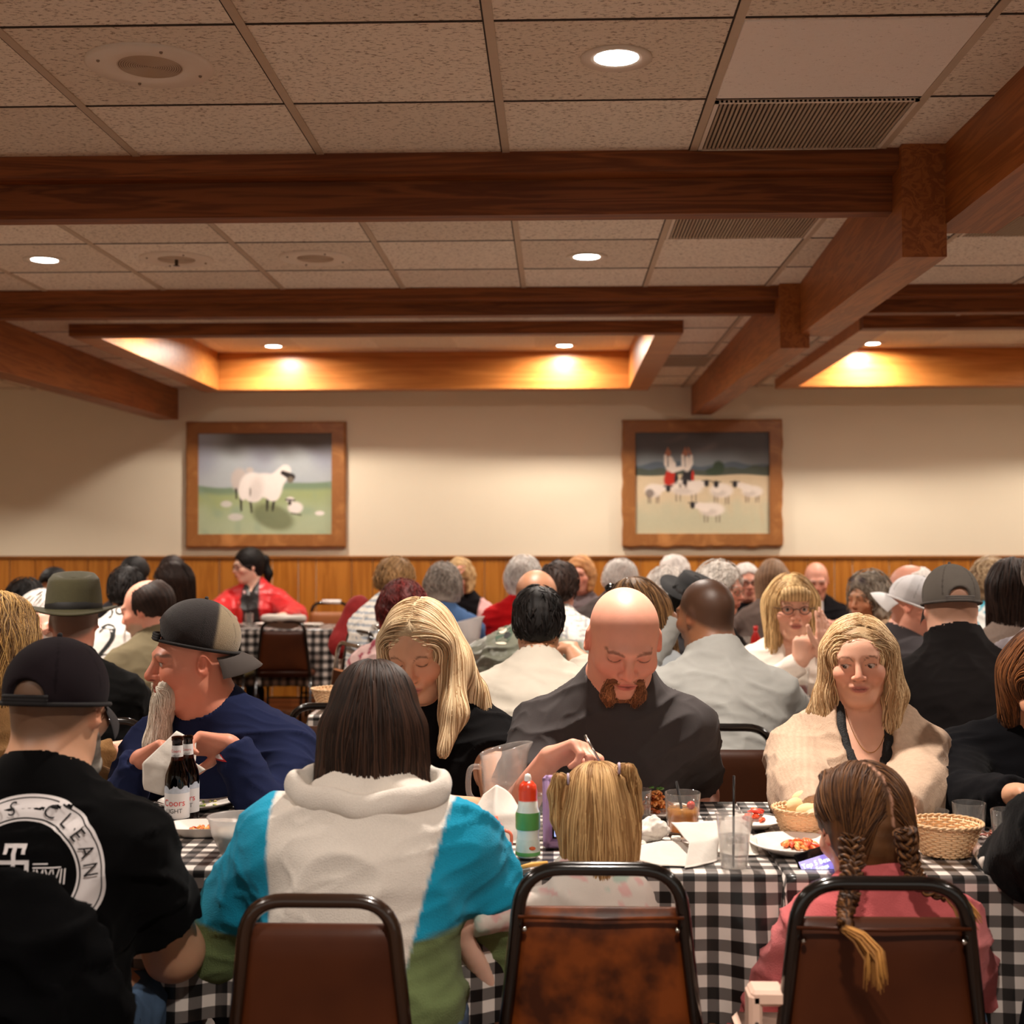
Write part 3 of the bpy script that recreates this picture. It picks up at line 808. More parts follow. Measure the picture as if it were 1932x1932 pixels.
def person(label, hx, hy, Y, face=0, hface=None, pitch=8, roll=0, k=1.0, tx=None, fwd=.12, w=1.0, d=1.0, belly=0.0, bust=0.0,
           skin='fair', top=(.5, .5, .5), topm=None, sleeve='long', hair=None, hc=((.05, .03, .02), (.1, .06, .04)), hk=1.0,
           rh=None, lh=None, rp=None, lp=None, rhand=None, lhand=None, pants=C(42, 44, 54), h=.016, hf=None, feat=None, topfn=None, vneck=0, collar=0.0,
           lift=0.0, seat=.50, eyes='low', lips=C(176, 92, 82), brow=None, stub=None, fold=.0035, group=None, shw=.152, inflate=.012, hairfn=None, skinfn=None, sl=.62, waist=None, arm=1.0, neckr=1.0, vw=.072, fem=0, legs=True, foldseed=None, nose=1.0, jaw=1.0, sink=0.0, headw=1.0):
    """hx, hy: pixel of the top of the head (hair not counted) at depth Y; face: 0 looks at the camera, 180 away"""
    hface = face if hface is None else hface
    tx = hx if tx is None else tx
    Hc = W(hx, hy, Y) - A3(0, 0, .118 * k)
    yaw = math.radians(face); fv = A3(math.sin(yaw), -math.cos(yaw), 0)
    root = A3(X(tx, Y), Y, 0) - fv * fwd; root[2] = 0
    t = empty('person', root, rz=yaw); tag(t, label, 'person', group)
    Rb = np.array(Matrix.Rotation(yaw, 3, 'Z'))
    loc = lambda p: Rb.T @ (np.asarray(p, float) - root)
    Hl = loc(Hc); Rh = Rb.T @ rot(0, hface) @ rot(pitch, 0) @ rot(0, 0, roll)
    hd = lambda x, y, z: Hl + Rh @ (A3(x * headw, y, z) * k)
    hr = lambda x, y, z: A3(x * headw, y, z) * k
    E_ = lambda c, r, kk=.02, s=1, R=None: ell(hd(*c), hr(*r), Rh if R is None else Rh @ R, kk * k, s)
    CC = lambda a, b, ra, rb, kk=.02, s=1: con(hd(*a), hd(*b), ra * k, rb * k, kk * k, s)
    NB = hd(0, .035, -.085) + A3(0, .012 * k, -.055 * k - sink)
    zs = seat
    sp = lambda q: A3(NB[0] * q ** 1.5, NB[1] * q ** 1.5, zs + (NB[2] - zs) * q)
    kz = (NB[2] - zs) / .56
    def tilt(q):
        a = sp(min(1, q + .1)) - sp(max(0, q - .1)); return rot(0) @ np.array(Vector((0, 0, 1)).rotation_difference(Vector(a / np.linalg.norm(a))).to_matrix())
    # --- torso, arms
    bel = belly
    torso = [ell(sp(.03), (.175 * w * k, .13 * d * k, .12 * kz), None, .05), ell(sp(.34) + A3(0, -bel * .6, 0), (.155 * w * k + bel * .4, .118 * d * k + bel * .6, .16 * kz), tilt(.34), .09),
             ell(sp(.66), (.168 * w * k, .118 * d * k, .19 * kz), tilt(.66), .08)]
    if bust:
        for s in (-1, 1): torso.append(ell(sp(.62) + A3(s * .07 * w * k, -.085 * d * k, 0), (.065 * k * bust, .06 * k * bust, .065 * k * bust), None, .05))
    sh = {}
    for s in (-1, 1):
        S = sp(.84) + A3(s * shw * w * k, 0, -.030 * k) + A3(0, 0, lift); sh[s] = S
        torso.append(con(sp(.84), S, .072 * k * d, .050 * k * min(arm, 1.2), .05)); torso.append(con(sp(.86) + A3(s * .10 * w * k, .01, -.015 * k), NB + A3(0, .0, .012), .046 * k, .050 * k * neckr, .05))
    arms = {}; armp = {}
    for s, tgt, pole, hs in ((-1, rh, rp, rhand), (1, lh, lp, lhand)):
        # image-left arm of someone facing the camera is s = -1 in the body's own frame
        if tgt is None: tgt = root + Rb @ A3(s * .10, -.44 * k, .80); 
        T_ = loc(tgt)
        E, Wp = elbow(sh[s], T_, .285 * k, .25 * k, (s * .55, .35, -.8) if pole is None else (Rb.T @ np.asarray(pole, float)))
        arms[s] = (sh[s], E, Wp)
        armp[s] = [con(sh[s], E, .050 * k * min(arm, 1.2), .042 * k * arm, .035), con(E, Wp, .043 * k * arm, .026 * k, .02)]
    hip = sp(0)
    leg = []
    if legs:
        for s in (-1, 1):
            kn = A3(s * .13 * k, -.40 * k, max(seat - .02, .2)); ft = A3(s * .14 * k, -.36 * k, .09)
            leg += [con(hip + A3(s * .09 * k, 0, -.01), kn, .088 * k * w, .062 * k, .04), con(kn, ft, .06 * k, .045 * k, .03), con(ft, ft + A3(s * .02, -.14 * k, -.045), .045 * k, .035 * k, .03)]
    # --- head
    lowd = hf is None
    head = [E_((0, .014, .028), (.076, .098, .089)), E_((0, -.024, -.040), (.058 * jaw, .064, .078), .035), E_((0, -.060, -.098), (.028 * jaw, .024, .018), .03),
            con(hd(0, .022, -.045), NB, .056 * k * neckr, .060 * k * neckr, .035), CC((.045, .005, -.062), (.02, -.05, -.098), .02 * jaw, .016, .025), CC((-.045, .005, -.062), (-.02, -.05, -.098), .02 * jaw, .016, .025)]
    for s in (-1, 1):
        head += [E_((s * .040, -.058, -.026), (.026, .026, .022), .025), E_((s * .0325, -.094, .0065), (.017, .011, .0105), .014, -1)]
        if eyes != 'none': head.append(E_((s * .0325, -.0755, .004), (.0155, .0150, .0125), .005))
        head.append(E_((s * .078, .012, -.006), (.009, .019, .031), .008, 1, rot(0, s * 24) @ rot(-12)))
        head.append(E_((s * .0855, .006, -.004), (.005, .010, .018), .004, -1, rot(0, s * 24) @ rot(-12)))
    head += [E_((0, -.058, .04), (.05, .03, .03), .03)] if fem else []
    head += [E_((0, -.082 + .004 * fem, .024), (.048, .016 - .004 * fem, .011 - .003 * fem), .02), CC((0, -.088, .016), (0, -.108 - .006 * (nose - 1), -.028), .0075, .0110 * nose, .012),
             E_((-.0125, -.098, -.032), (.0085 * nose, .010, .0075), .007), E_((.0125, -.098, -.032), (.0085 * nose, .010, .0075), .007),
             E_((0, -.086, -.058), (.026, .014, .013), .02), E_((0, -.0945, -.0565), (.022, .008, .0048), .006), E_((0, -.0930, -.0685), (.019, .009, .0062), .006),
             E_((0, -.107, -.0625), (.020, .010, .0014), .004, -1)]
    if eyes == 'open':
        for s in (-1, 1): head.append(E_((s * .0325, -.0925, .0025), (.0125, .010, (feat or {}).get('slit', .0042)), .003, -1))
    hands_ = []
    for s, spec in ((-1, rhand), (1, lhand)):
        S, E, Wp = arms[s]; fd = Wp - E; fd /= np.linalg.norm(fd)
        spec = dict(spec or {}); dr = Rb.T @ np.asarray(spec.pop('dr'), float) if 'dr' in spec else fd; nn = Rb.T @ np.asarray(spec.pop('n'), float) if 'n' in spec else A3(0, 0, -1) + fd * .2
        sd = spec.pop('side', None)
        if sd is None:
            Lx = np.cross(dr, nn - dr * (nn @ dr)); sd = 1 if (Lx @ A3(-s, 0, .3)) > 0 else -1
        hp = []; hand(hp, Wp, dr, nn, k=k * spec.pop('k', 1.0), side=sd, **spec); hands_ += hp
    body = torso + armp[-1] + armp[1] + leg + head + hands_
    fine = []
    if hf: fine = [(Hl, .125 * k, hf)]
    if hf and not lowd:
        for s, spec in ((-1, rhand), (1, lhand)):
            if spec is not None: fine.append((arms[s][2] + (arms[s][2] - arms[s][1]) * .3, .10 * k, hf * 1.25))
    V, F = isosurf(body, 0, h, fine)
    sk = np.array(SK[skin] if isinstance(skin, str) else skin)
    Q = ((V - Hl) @ Rh) / k; Q[:, 0] /= headw; x, y, z = Q.T
    cl = np.tile(sk, (len(V), 1))
    def tint(mask, c, a=1.0):
        nonlocal cl
        m = (np.clip(mask, 0, 1) * a)[:, None]; cl = cl * (1 - m) + np.array(c) * m
    def blob(cx, cy, cz, rx, ry, rz, soft=.35):
        q = np.sqrt(((np.abs(x) if cx else x) - cx) ** 2 / rx ** 2 + (y - cy) ** 2 / ry ** 2 + (z - cz) ** 2 / rz ** 2); return 1 - sstep(1 - soft, 1 + soft, q)
    red = sk * np.array([1.0, .72, .68])
    tint(blob(.042, -.07, -.03, .03, .05, .026, .8), red, .55); tint(blob(0, -.11, -.028, .018, .03, .018, .7), red, .6); tint(blob(.083, .01, -.005, .012, .03, .034, .5), red, .6)
    tint(blob(.0325, -.09, .008, .018, .02, .012, .6), sk * np.array([.78, .62, .58]), .55 - .25 * fem)
    tint(blob(0, -.1, -.0625, .0245, .02, .0105, .3), lips, .85); tint(blob(0, -.1, -.0625, .021, .02, .0014 if hf else .003, .6), np.array(lips) * .25, .9)
    bc = np.array(brow if brow is not None else np.array(hc[0]) * .9 + .02)
    arch = z - (.0265 + .002 * fem - (.35 + .25 * fem) * (np.abs(x) - .034) ** 2 / .02); tint((1 - sstep(.0022 - .0010 * fem, .0048 - .0016 * fem, np.abs(arch))) * sstep(.010, .016, np.abs(x)) * (1 - sstep(.048, .056, np.abs(x))) * (y < -.06), bc, .8 if hf else .65)
    if eyes == 'open' and not lowd:
        lz = z - (.0025 + (feat or {}).get('slit', .0042) + .0012 - .3 * (np.abs(x) - .0325) ** 2 / .02 * 1.3); tint((1 - sstep(.0008, .0024, np.abs(lz))) * (1 - sstep(.013, .0165, np.abs(np.abs(x) - .0325))) * (y < -.065), C(44, 26, 20), .9)
    if eyes == 'low' or lowd:
        lash = z - (-.0005 + .3 * (np.abs(x) - .0325) ** 2 / .02 * 1.6); tint((1 - sstep(.0010, .0030 if hf else .0042, np.abs(lash))) * (1 - sstep(.013, .016, np.abs(np.abs(x) - .0325))) * (y < -.065), C(40, 24, 18), .85)
    if eyes != 'none': tint(blob(.0125, -.104, -.0385, .005, .012, .003, .5), C(70, 30, 22), .7)
    if stub is not None:
        kind_, scol = stub
        if kind_ == 'buzz': tint(sstep(-.012, .012, z - (.055 - (y + .09) * .62)) * (np.abs(x) < .2) * (z > -.09), scol, .85)
        if kind_ == 'beard': tint(sstep(0, .02, -.035 - z - .3 * np.abs(y + .05)) * (y < .0) * (z > -.14) * (1 - blob(0, -.1, -.0625, .026, .03, .012)), scol, .8)
    if skinfn: cl = skinfn(V, Q, cl)
    bl = np.repeat(.94 + .06 * noise3(V, 40, 3)[:, None], 3, 1); cl = cl * bl
    if legs is not None:
        m = (V[:, 2] < seat - .0) & (V[:, 1] > -.9); cl[V[:, 2] < .12] = np.array(C(40, 30, 26))
    body_o = mk('body', V, F, M_skin, t, col=np.clip(cl, 0, 1))
    # --- eyeballs
    if eyes == 'open' and hf:
        for s in (-1, 1):
            mb = MB(); mb.ball((0, 0, 0), .0122 * k, 20, 14)
            vv = np.array(mb.v); c0 = hd(s * .0325, -.0785, .0035)
            gz = (feat or {}).get('gaze', (0, 0)); gd = A3(gz[0], -1, gz[1]); gd /= np.linalg.norm(gd)
            dd = np.degrees(np.arccos(np.clip((vv / (.0122 * k)) @ gd, -1, 1)))
            cc = np.where(dd[:, None] < 16, C(8, 6, 6), np.where(dd[:, None] < 34, (feat or {}).get('iris', C(70, 60, 48)), C(196, 180, 172)))
            mk('eye', vv @ Rh.T + c0, mb.f, M_eye, t, col=cc)
    # --- top
    seed = foldseed if foldseed is not None else int(abs(hx * 7 + hy * 13)) % 997
    gar = list(torso); nk = (hd(0, .02, -.09) - NB); nk /= np.linalg.norm(nk) + 1e-9
    if sleeve != 'none':
        for s in (-1, 1):
            S, E, Wp = arms[s]
            if sleeve == 'short': gar.append(con(S, S + (E - S) * sl * 1.15, .054 * k * min(arm, 1.2), .054 * k * arm, .035, 1, .87))
            else:
                gar.append(con(S, E, .052 * k * min(arm, 1.25), .048 * k * arm, .035)); gar.append(con(E, E + (Wp - E) * 1.02, .047 * k * arm, .030 * k, .025, 1, .97))
    if collar: gar.append(con(NB + nk * -.01, NB + nk * (.03 + collar), .063 * k * neckr, .060 * k * neckr, .02, 1, 1.0))
    ng = len(gar)
    ch = sp(.9)
    if vneck: gar.append(con(NB + A3(0, -.10 * k, .06 * k), ch + A3(0, -.135 * k * d, -vneck), vw * k, .012 * k, .004, -1))
    else: gar.append(con(NB + nk * (.018 + collar), NB + nk * .12 + A3(0, -.01, 0), .062 * k * neckr, .075 * k * neckr, .004, -1))
    wz_ = zs - .02 if waist is None else waist
    V, F = isosurf(gar, inflate * (1 if k > .8 else .8), h, fine if hf and h < .012 else (), planes=[((0, 0, -1), (0, 0, wz_ - .03))])
    if fold:
        N = vnorm(V, F); V = V + N * (folds(V, seed, fold * (1 if h < .012 else 1.3)) * sstep(.075, .14, np.linalg.norm(V - NB, axis=1)))[:, None]
    base = np.tile(np.array(top), (len(V), 1))
    wpos = lambda P: (P @ Rb.T) + root
    if topfn: base = topfn(V, base, dict(sp=sp, arms=arms, k=k, Hl=Hl, NB=NB, world=wpos))
    top_o = mk('shirt', V, F, topm or M_cloth, t, col=np.clip(base, 0, 1))
    if pants is not None and leg:
        pp = [ell(sp(.02), (.178 * w * k, .135 * d * k, .11), None, .05)] + leg[0:2] + leg[3:5]
        V, F = isosurf(pp, .012, max(h, .014), planes=[((0, 0, -1), (0, 0, .14)), ((0, 0, 1), (0, 0, wz_ + .08))])
        N = vnorm(V, F); V = V + N * folds(V, seed + 3, .004)[:, None]
        mk('trousers', V, F, M_denim, t, col=np.tile(np.array(pants), (len(V), 1)) * (1 + .18 * noise3(V, 14, seed)[:, None]))
    ctx = dict(root=t, Hl=Hl, Rh=Rh, k=k, hd=hd, E=E_, CC=CC, Rb=Rb, rw=root, NB=NB, sp=sp, arms=arms, gar=gar, inflate=inflate, top=top_o, h=h, hf=hf, loc=loc, body=body, hc=hc, headw=headw, Q=lambda P: ((P - Hl) @ Rh) / k)
    if hair: hair_style(ctx, hair, hc, hk)
    if hairfn: hairfn(ctx)
    return ctx

def hair_prims(ctx, style, hk=1.0):
    E_, CC = ctx['E'], ctx['CC']; k = ctx['k']; hd = ctx['hd']; up = ctx['Rh']
    a = .010 * hk
    cap = [E_((0, .018, .031), (.079 + a, .101 + a, .090 + a), .02)]
    pl = []
    def plane(n, o): pl.append((ctx['Rh'] @ A3(*n), hd(*o)))
    if style == 'short':
        cap += [E_((0, .06, -.02), (.072 + a * .4, .06 + a * .6, .06), .03)]
        plane((0, -.65, -.76), (0, -.075, .062))
        cap.append(E_((0, -.085, -.005), (.062, .052, .072), .012, -1))
    elif style == 'fringe':   # balding: hair round the sides and back only
        cap = [E_((0, .026, .026), (.079 + a, .094 + a, .090 + a * .5), .02), E_((0, -.02, .125), (.072, .09, .062), .015, -1)]
        plane((0, -1, .15), (0, -.028, .0)); plane((0, -.45, -.89), (0, .0, -.03))
    elif style in ('bob', 'long', 'curly', 'crop', 'pony', 'fluffy'):
        L = {'bob': .13, 'long': .24, 'curly': .055, 'crop': .02, 'pony': .0, 'fluffy': .07}[style] * (hk if style in ('bob', 'long') else 1)
        wd = {'bob': .078, 'long': .080, 'curly': .082, 'crop': .066, 'pony': .062, 'fluffy': .08}[style]
        if style in ('curly', 'fluffy'): cap = [E_((0, .022, .034), (.087 + a, .104 + a, .098 + a), .02)]
        cap += [E_((0, .045, -.03), (wd + .006, .070, .085), .03)]
        if L > .03:
            for s in (-1, 1): cap.append(CC((s * wd * .86, .01, .02), (s * wd * .92, -.012 + .2 * 0, -.02 - L), .034, .022 if style == 'long' else .028, .035))
            cap.append(CC((0, .07, .0), (0, .072, -.02 - L), .06, .045, .05))
            cap.append(CC((-.05, .055, .0), (-.05, .055, -.02 - L), .045, .032, .05)); cap.append(CC((.05, .055, .0), (.05, .055, -.02 - L), .045, .032, .05))
        cap.append(E_((0, -.092, -.022), (.060, .060, .082), .014, -1))
        cap.append(E_((0, -.125, -.12), (.060, .085, .10), .014, -1))
        if style in ('crop', 'pony'): plane((0, -.2, -.98), (0, .0, -.105))
    return cap, pl

def hair_style(ctx, style, hc, hk=1.0):
    pr, pl = hair_prims(ctx, style, hk)
    hh = max(.004, min(ctx['h'] * .75, .011)) if not ctx['hf'] else ctx['hf'] * 1.3
    V, F = isosurf(pr, 0, hh, planes=pl)
    if not len(F): return
    N = vnorm(V, F); Q = ctx['Q'](V); k = ctx['k']
    th = np.arctan2(Q[:, 0], Q[:, 1] + .3 * Q[:, 2])
    amp = .0035 if style not in ('curly', 'fluffy') else .008
    if style in ('curly', 'fluffy'): dn = noise3(V, 95, 5)
    else: dn = np.sin(th * 38 + 3 * noise3(V, 14, 2)) * .6 + .4 * noise3(V, 60, 4)
    V = V + N * (dn * amp * k)[:, None]
    t = np.clip(.5 + .5 * dn + .25 * noise3(V, 30, 8), 0, 1)[:, None]
    ho = mk('hair', V, F, M_hair, ctx['root'], col=np.array(hc[0]) * (1 - t) + np.array(hc[1]) * t)
    if ctx['rw'][1] < 8.2 and style != 'fringe':
        def root(rg, n):
            i = rg.integers(0, len(V), n * 2); q = Q[i]; i = i[q[:, 2] > (-.02 if style != 'short' else -.06)][:n]
            return V[i] if len(i) == n else V[np.resize(i, n)]
        curly = style in ('curly', 'fluffy')
        def fl(P, i):
            q = ctx['Q'](P); s = np.sign(q[:, 0] + .01); tp = np.clip((q[:, 2] - .03) / .08, 0, 1)
            return np.stack([s * .8 * tp * np.clip(1 - (q[:, 1] - .02) / .06, 0, 1), .35 * tp * (1 if style != 'short' else -1), -np.ones(len(P))], 1) @ ctx['Rh'].T
        n_ = 420 if style in ('short', 'crop') else 520
        st = {'short': (6, .006), 'curly': (8, .007), 'fluffy': (9, .008), 'pony': (12, .01), 'crop': (7, .007)}.get(style, (18, .013))
        v2, f2, c2 = comb_hair(pr, n_, root, fl, st[0], st[1] * k, .0022 * k, .002 + amp, (hc[0], tuple(min(1, x * 1.25) for x in hc[1])), seed=int(hk * 10) + 3, jit=1.1 if style == 'short' else .7 if curly else .25, zmin=ctx['hd'](0, .05, -.045)[2] if style == 'short' else -9, wave=.9 if curly else .1)
        mk('hair_locks', v2, f2, M_straw, ho, col=c2)
    if style == 'pony':
        E_, CC = ctx['E'], ctx['CC']
        pp = [E_((0, .125, .03), (.03, .035, .03), .03), CC((0, .13, .02), (.01, .14, -.08), .028, .03, .03), CC((.01, .14, -.08), (.02, .11, -.19), .028, .012, .03)]
        V, F = isosurf(pp, 0, hh); mk('ponytail', V, F, M_hair, ctx['root'], col=np.tile(np.array(hc[0]), (len(V), 1)))

def glasses(ctx, col=C(40, 30, 28), r=.0011):
    """thin rims, bridge and temples worn on the face"""
    hd, k = ctx['hd'], ctx['k']
    mb = MB()
    for s in (-1, 1):
        mb.tube([hd(s * .0335 + .021 * math.cos(a), -.1055 + .012 * abs(math.cos(a)) * (1 if s * math.cos(a) > 0 else .2), .001 + .0155 * math.sin(a)) for a in np.linspace(0, 2 * math.pi, 18)[:-1]], r * k, 5, closed=True)
        mb.tube([hd(s * .054, -.094, .006), hd(s * .078, -.06, .006), hd(s * .086, .01, .004)], r * k, 5)
    mb.tube([hd(-.0125, -.106, .004), hd(0, -.109, .007), hd(.0125, -.106, .004)], r * k, 5)
    mb.build('glasses', pm('spectacle_frame_%d' % int(col[0] * 999), col, rough=.3), ctx['root'])

def ballcap(ctx, col, front=180, mesh=False, col2=None, hole=True, billcol=None, tip=0, up=.0, strap=None, flat=0.0):
    """baseball cap; front = direction of the bill relative to the face (0 forward, 180 worn backwards)"""
    R = rot(0, front) @ rot(tip)
    hd, k, Rh = ctx['hd'], ctx['k'], ctx['Rh']
    sy = -1  # bill towards -y of the cap frame
    P = lambda x, y, z: ctx['Hl'] + Rh @ ((R @ A3(x, y, z) + A3(0, .014, .0 + up)) * k)
    RR = Rh @ R; a = lambda *v: A3(*v) * k
    out = [ell(P(0, 0, .036), a(.089, .109, .096 + flat), RR, .01)]
    pr = list(out)
    if hole: pr.append(ell(P(0, .118, .020), a(.040, .045, .036), RR, .003, -1))
    V, F = isosurf(pr, 0, .0042 * k if ctx['hf'] else .007, planes=[(RR @ A3(0, 0, -1), P(0, 0, .006))])
    Qc = ((V - P(0, 0, 0)) @ RR) / k
    c = np.tile(np.array(col), (len(V), 1))
    if col2 is not None: m = (sstep(.0, .012, -Qc[:, 1] - .03))[:, None]; c = c * (1 - m) + np.array(col2) * m
    seam = np.abs(np.sin(np.arctan2(Qc[:, 0], Qc[:, 1]) * 3 + math.pi / 2)) < .06; c[seam & (Qc[:, 2] > .03)] *= .6
    t = ctx['root']
    cap = mk('cap', V, F, vm('cap_mesh', rough=.95, bump=1.0, bscale=(500, 500, 500), noise=.25, nscale=420, sheen=.2) if mesh else M_cloth, t, col=c)
    # bill
    n, m = 22, 8; V = []; F = []
    for i in range(n):
        th = math.radians(-62 + 124 * i / (n - 1))
        for j in range(m):
            u = j / (m - 1); r1 = 1 + .66 * u * (math.cos(th) ** .32)
            V.append(P(.088 * math.sin(th) * (1 + .06 * u), -.106 * math.cos(th) * r1 - .0, .010 - .022 * u * u - .30 * (.085 * math.sin(th)) ** 2 / .085 * (1 + 1.3 * u)))
    up_ = RR @ A3(0, 0, .003 * k); b = len(V); V = V + [v + up_ for v in V]
    for i in range(n - 1):
        for j in range(m - 1):
            q = (i * m + j, (i + 1) * m + j, (i + 1) * m + j + 1, i * m + j + 1); F += [q, tuple(x + b for x in q[::-1])]
    for i in range(n - 1): F.append((i * m + m - 1, (i + 1) * m + m - 1, (i + 1) * m + m - 1 + b, i * m + m - 1 + b))
    for e in (0, n - 1):
        for j in range(m - 1): F.append((e * m + j, e * m + j + 1, e * m + j + 1 + b, e * m + j + b))
    autosmooth(mk('bill', V, F, pm('cap_bill_%d' % int(sum(billcol or col) * 3000), billcol or col, rough=.85, noise=.06), cap), 50)
    pts = [P(.0915 * math.sin(a_), .1115 * math.cos(a_), .009) for a_ in np.linspace(0, 2 * math.pi, 40)[:-1]]
    mb = MB(); mb.tube(pts, .0045 * k, 6, closed=True); mb.build('sweatband', pm('cap_band_%d' % int(sum(strap or col) * 3000), strap or tuple(c_ * .8 for c_ in col), rough=.9), cap)
    mb = MB(); mb.ball(P(0, 0, .134 + flat), .0055 * k, 10, 6); mb.build('cap_button', MATS['cap_bill_%d' % int(sum(billcol or col) * 3000)], cap)
    if hole:
        mb = MB(); pth = [P(.0925 * math.sin(a_), .1135 * math.cos(a_), .016) for a_ in np.linspace(-.5, .5, 12)]
        for dz in (-.006, 0, .006): mb.tube([p_ + RR @ A3(0, 0, dz * k) for p_ in pth], .0042 * k, 6)
        mb.build('strap', MATS['cap_band_%d' % int(sum(strap or col) * 3000)], cap)
    return cap
# ------------------------------------------------------------------ people at the near table
HF = .0042
def top_roots(ctx, xr=.9, y0=-.75, y1=1.0, zmin=.0, part=None):
    def f(rg, n):
        out = []
        while len(out) < n:
            v = rg.normal(size=3); v /= np.linalg.norm(v)
            if v[2] < zmin or v[1] < y0 or v[1] > y1 or abs(v[0]) > xr: continue
            if part is not None and rg.uniform() < .45: v = A3(part + rg.normal() * .12 * (1 if rg.uniform() < .5 else -1), rg.uniform(-.62, .5), .8); v /= np.linalg.norm(v)
            out.append(ctx['hd'](v[0] * .085, v[1] * .105 + .018, v[2] * .095 + .03))
        return np.array(out)
    return f
def down_flow(ctx, out=.9, part=0.0, back=.15, fwd=0.0):
    def f(P, i):
        Q = ctx['Q'](P); s = np.sign(Q[:, 0] - part); top = np.clip((Q[:, 2] - .0) / .1, 0, 1)
        fr = np.clip((-Q[:, 1] - .03) / .05, 0, 1) * np.clip((Q[:, 2] - .03) / .04, 0, 1)
        s = s * np.clip(1 - (Q[:, 1] - .02) / .06, 0.02, 1)
        v = np.stack([s * (out * top + 3 * fr), back * top - fwd * (1 - top) + .8 * fr, -1 + .8 * fr], 1)
        loc = v.copy(); hv = v * np.array([1, 1, 0]); return hv @ ctx['Rh'].T + v * np.array([0, 0, 1])
    return f

# --- bald man in the charcoal tee, bent over his plate
def bald_beard(ctx):
    E_, CC = ctx['E'], ctx['CC']
    bp = [CC((-.033, -.074, -.060), (-.034, -.072, -.105), .009, .015, .012), CC((-.034, -.072, -.105), (-.028, -.074, -.134), .015, .006, .012), CC((.033, -.074, -.060), (.034, -.072, -.105), .009, .015, .012), CC((.034, -.072, -.105), (.028, -.074, -.134), .015, .006, .012), CC((-.032, -.090, -.054), (.032, -.090, -.054), .0065, .0065, .006), CC((-.026, -.074, -.118), (.026, -.074, -.118), .007, .007, .01)]
    V, F = isosurf(bp, 0, .004); N = vnorm(V, F); V = V + N * (noise3(V, 260, 2) * .0022)[:, None]
    t = np.clip(.5 + .6 * noise3(V, 160, 3), 0, 1)[:, None]
    b = mk('beard', V, F, M_hair, ctx['root'], col=np.array(C(70, 40, 24)) * (1 - t) + np.array(C(134, 80, 48)) * t)
    def root(rg, n):
        out = []
        for _ in range(n):
            if rg.uniform() < .2: out.append(ctx['hd'](rg.uniform(-.034, .034), -.097, -.053))
            else: s = rg.choice([-1, 1]); out.append(ctx['hd'](s * (.032 + rg.normal() * .009), -.082 + rg.normal() * .012, rg.uniform(-.13, -.062)))
        return np.array(out)
    V, F, c = comb_hair(bp, 900, root, lambda P, i: np.tile(A3(0, -.25, -1), (len(P), 1)), 7, .0042, .0008, .0008, (C(90, 54, 32), C(186, 124, 80)), jit=1.6, seed=4)
    mk('beard_hairs', V, F, M_straw, b, col=c)
bald = person('bald man with a ginger goatee in a charcoal t-shirt, holding a fork over his plate', 1177, 1112, 3.36, face=0, hface=6, pitch=30, roll=2, k=1.06, headw=1.06, tx=1146, fwd=.26, w=1.12, d=1.1, belly=.03,
       skin='pink', top=C(62, 58, 58), sleeve='short', sl=.70, rh=W(1036, 1432, 3.16), rp=(-.5, -.1, -1), lh=A3(X(1328, 3.5), 3.44, .70), lp=(.1, 1, -.25),
       rhand=dict(dr=(.80, -.30, .36), n=(.30, -.55, -.78), curl=(48, 56, 60, 64), thumb=26, side=1, k=1.0), lhand=dict(curl=(25, 30, 35, 40)), hf=HF, h=.0095, eyes='low', lips=C(190, 96, 84), hc=(C(120, 66, 40), C(150, 84, 50)), arm=1.18, neckr=1.2, hairfn=bald_beard, stub=None, fold=.0042, nose=1.15, jaw=1.12, collar=.0)

# --- the fork in his hand
def fork(p0, p1):
    p0, p1 = np.array(p0), np.array(p1); u = (p1 - p0); L = np.linalg.norm(u); u /= L
    s = np.cross(u, A3(0, 1, 0)); s /= np.linalg.norm(s)
    t = empty('fork', p0); tag(t, 'steel fork pinched in the fingers of the bald man', 'fork')
    m = pm('cutlery_steel', C(190, 185, 178), rough=.22, metal=1.0)
    MB().tube([(0, 0, 0), u * L * .3, u * L * .7], [.0042, .003, .0026], 8).build('fork_handle', m, t)
    mb = MB()
    mb.tube([u * L * .69, u * L * .76], [.003, .009], 8)
    for k in (-1.5, -.5, .5, 1.5): mb.tube([u * L * .755 + s * k * .005, u * L * .99 + s * k * .0048], [.0022, .0012], 6)
    mb.build('fork_head', m, t)
fork(W(1104, 1388, 3.10), W(1144, 1458, 3.05))

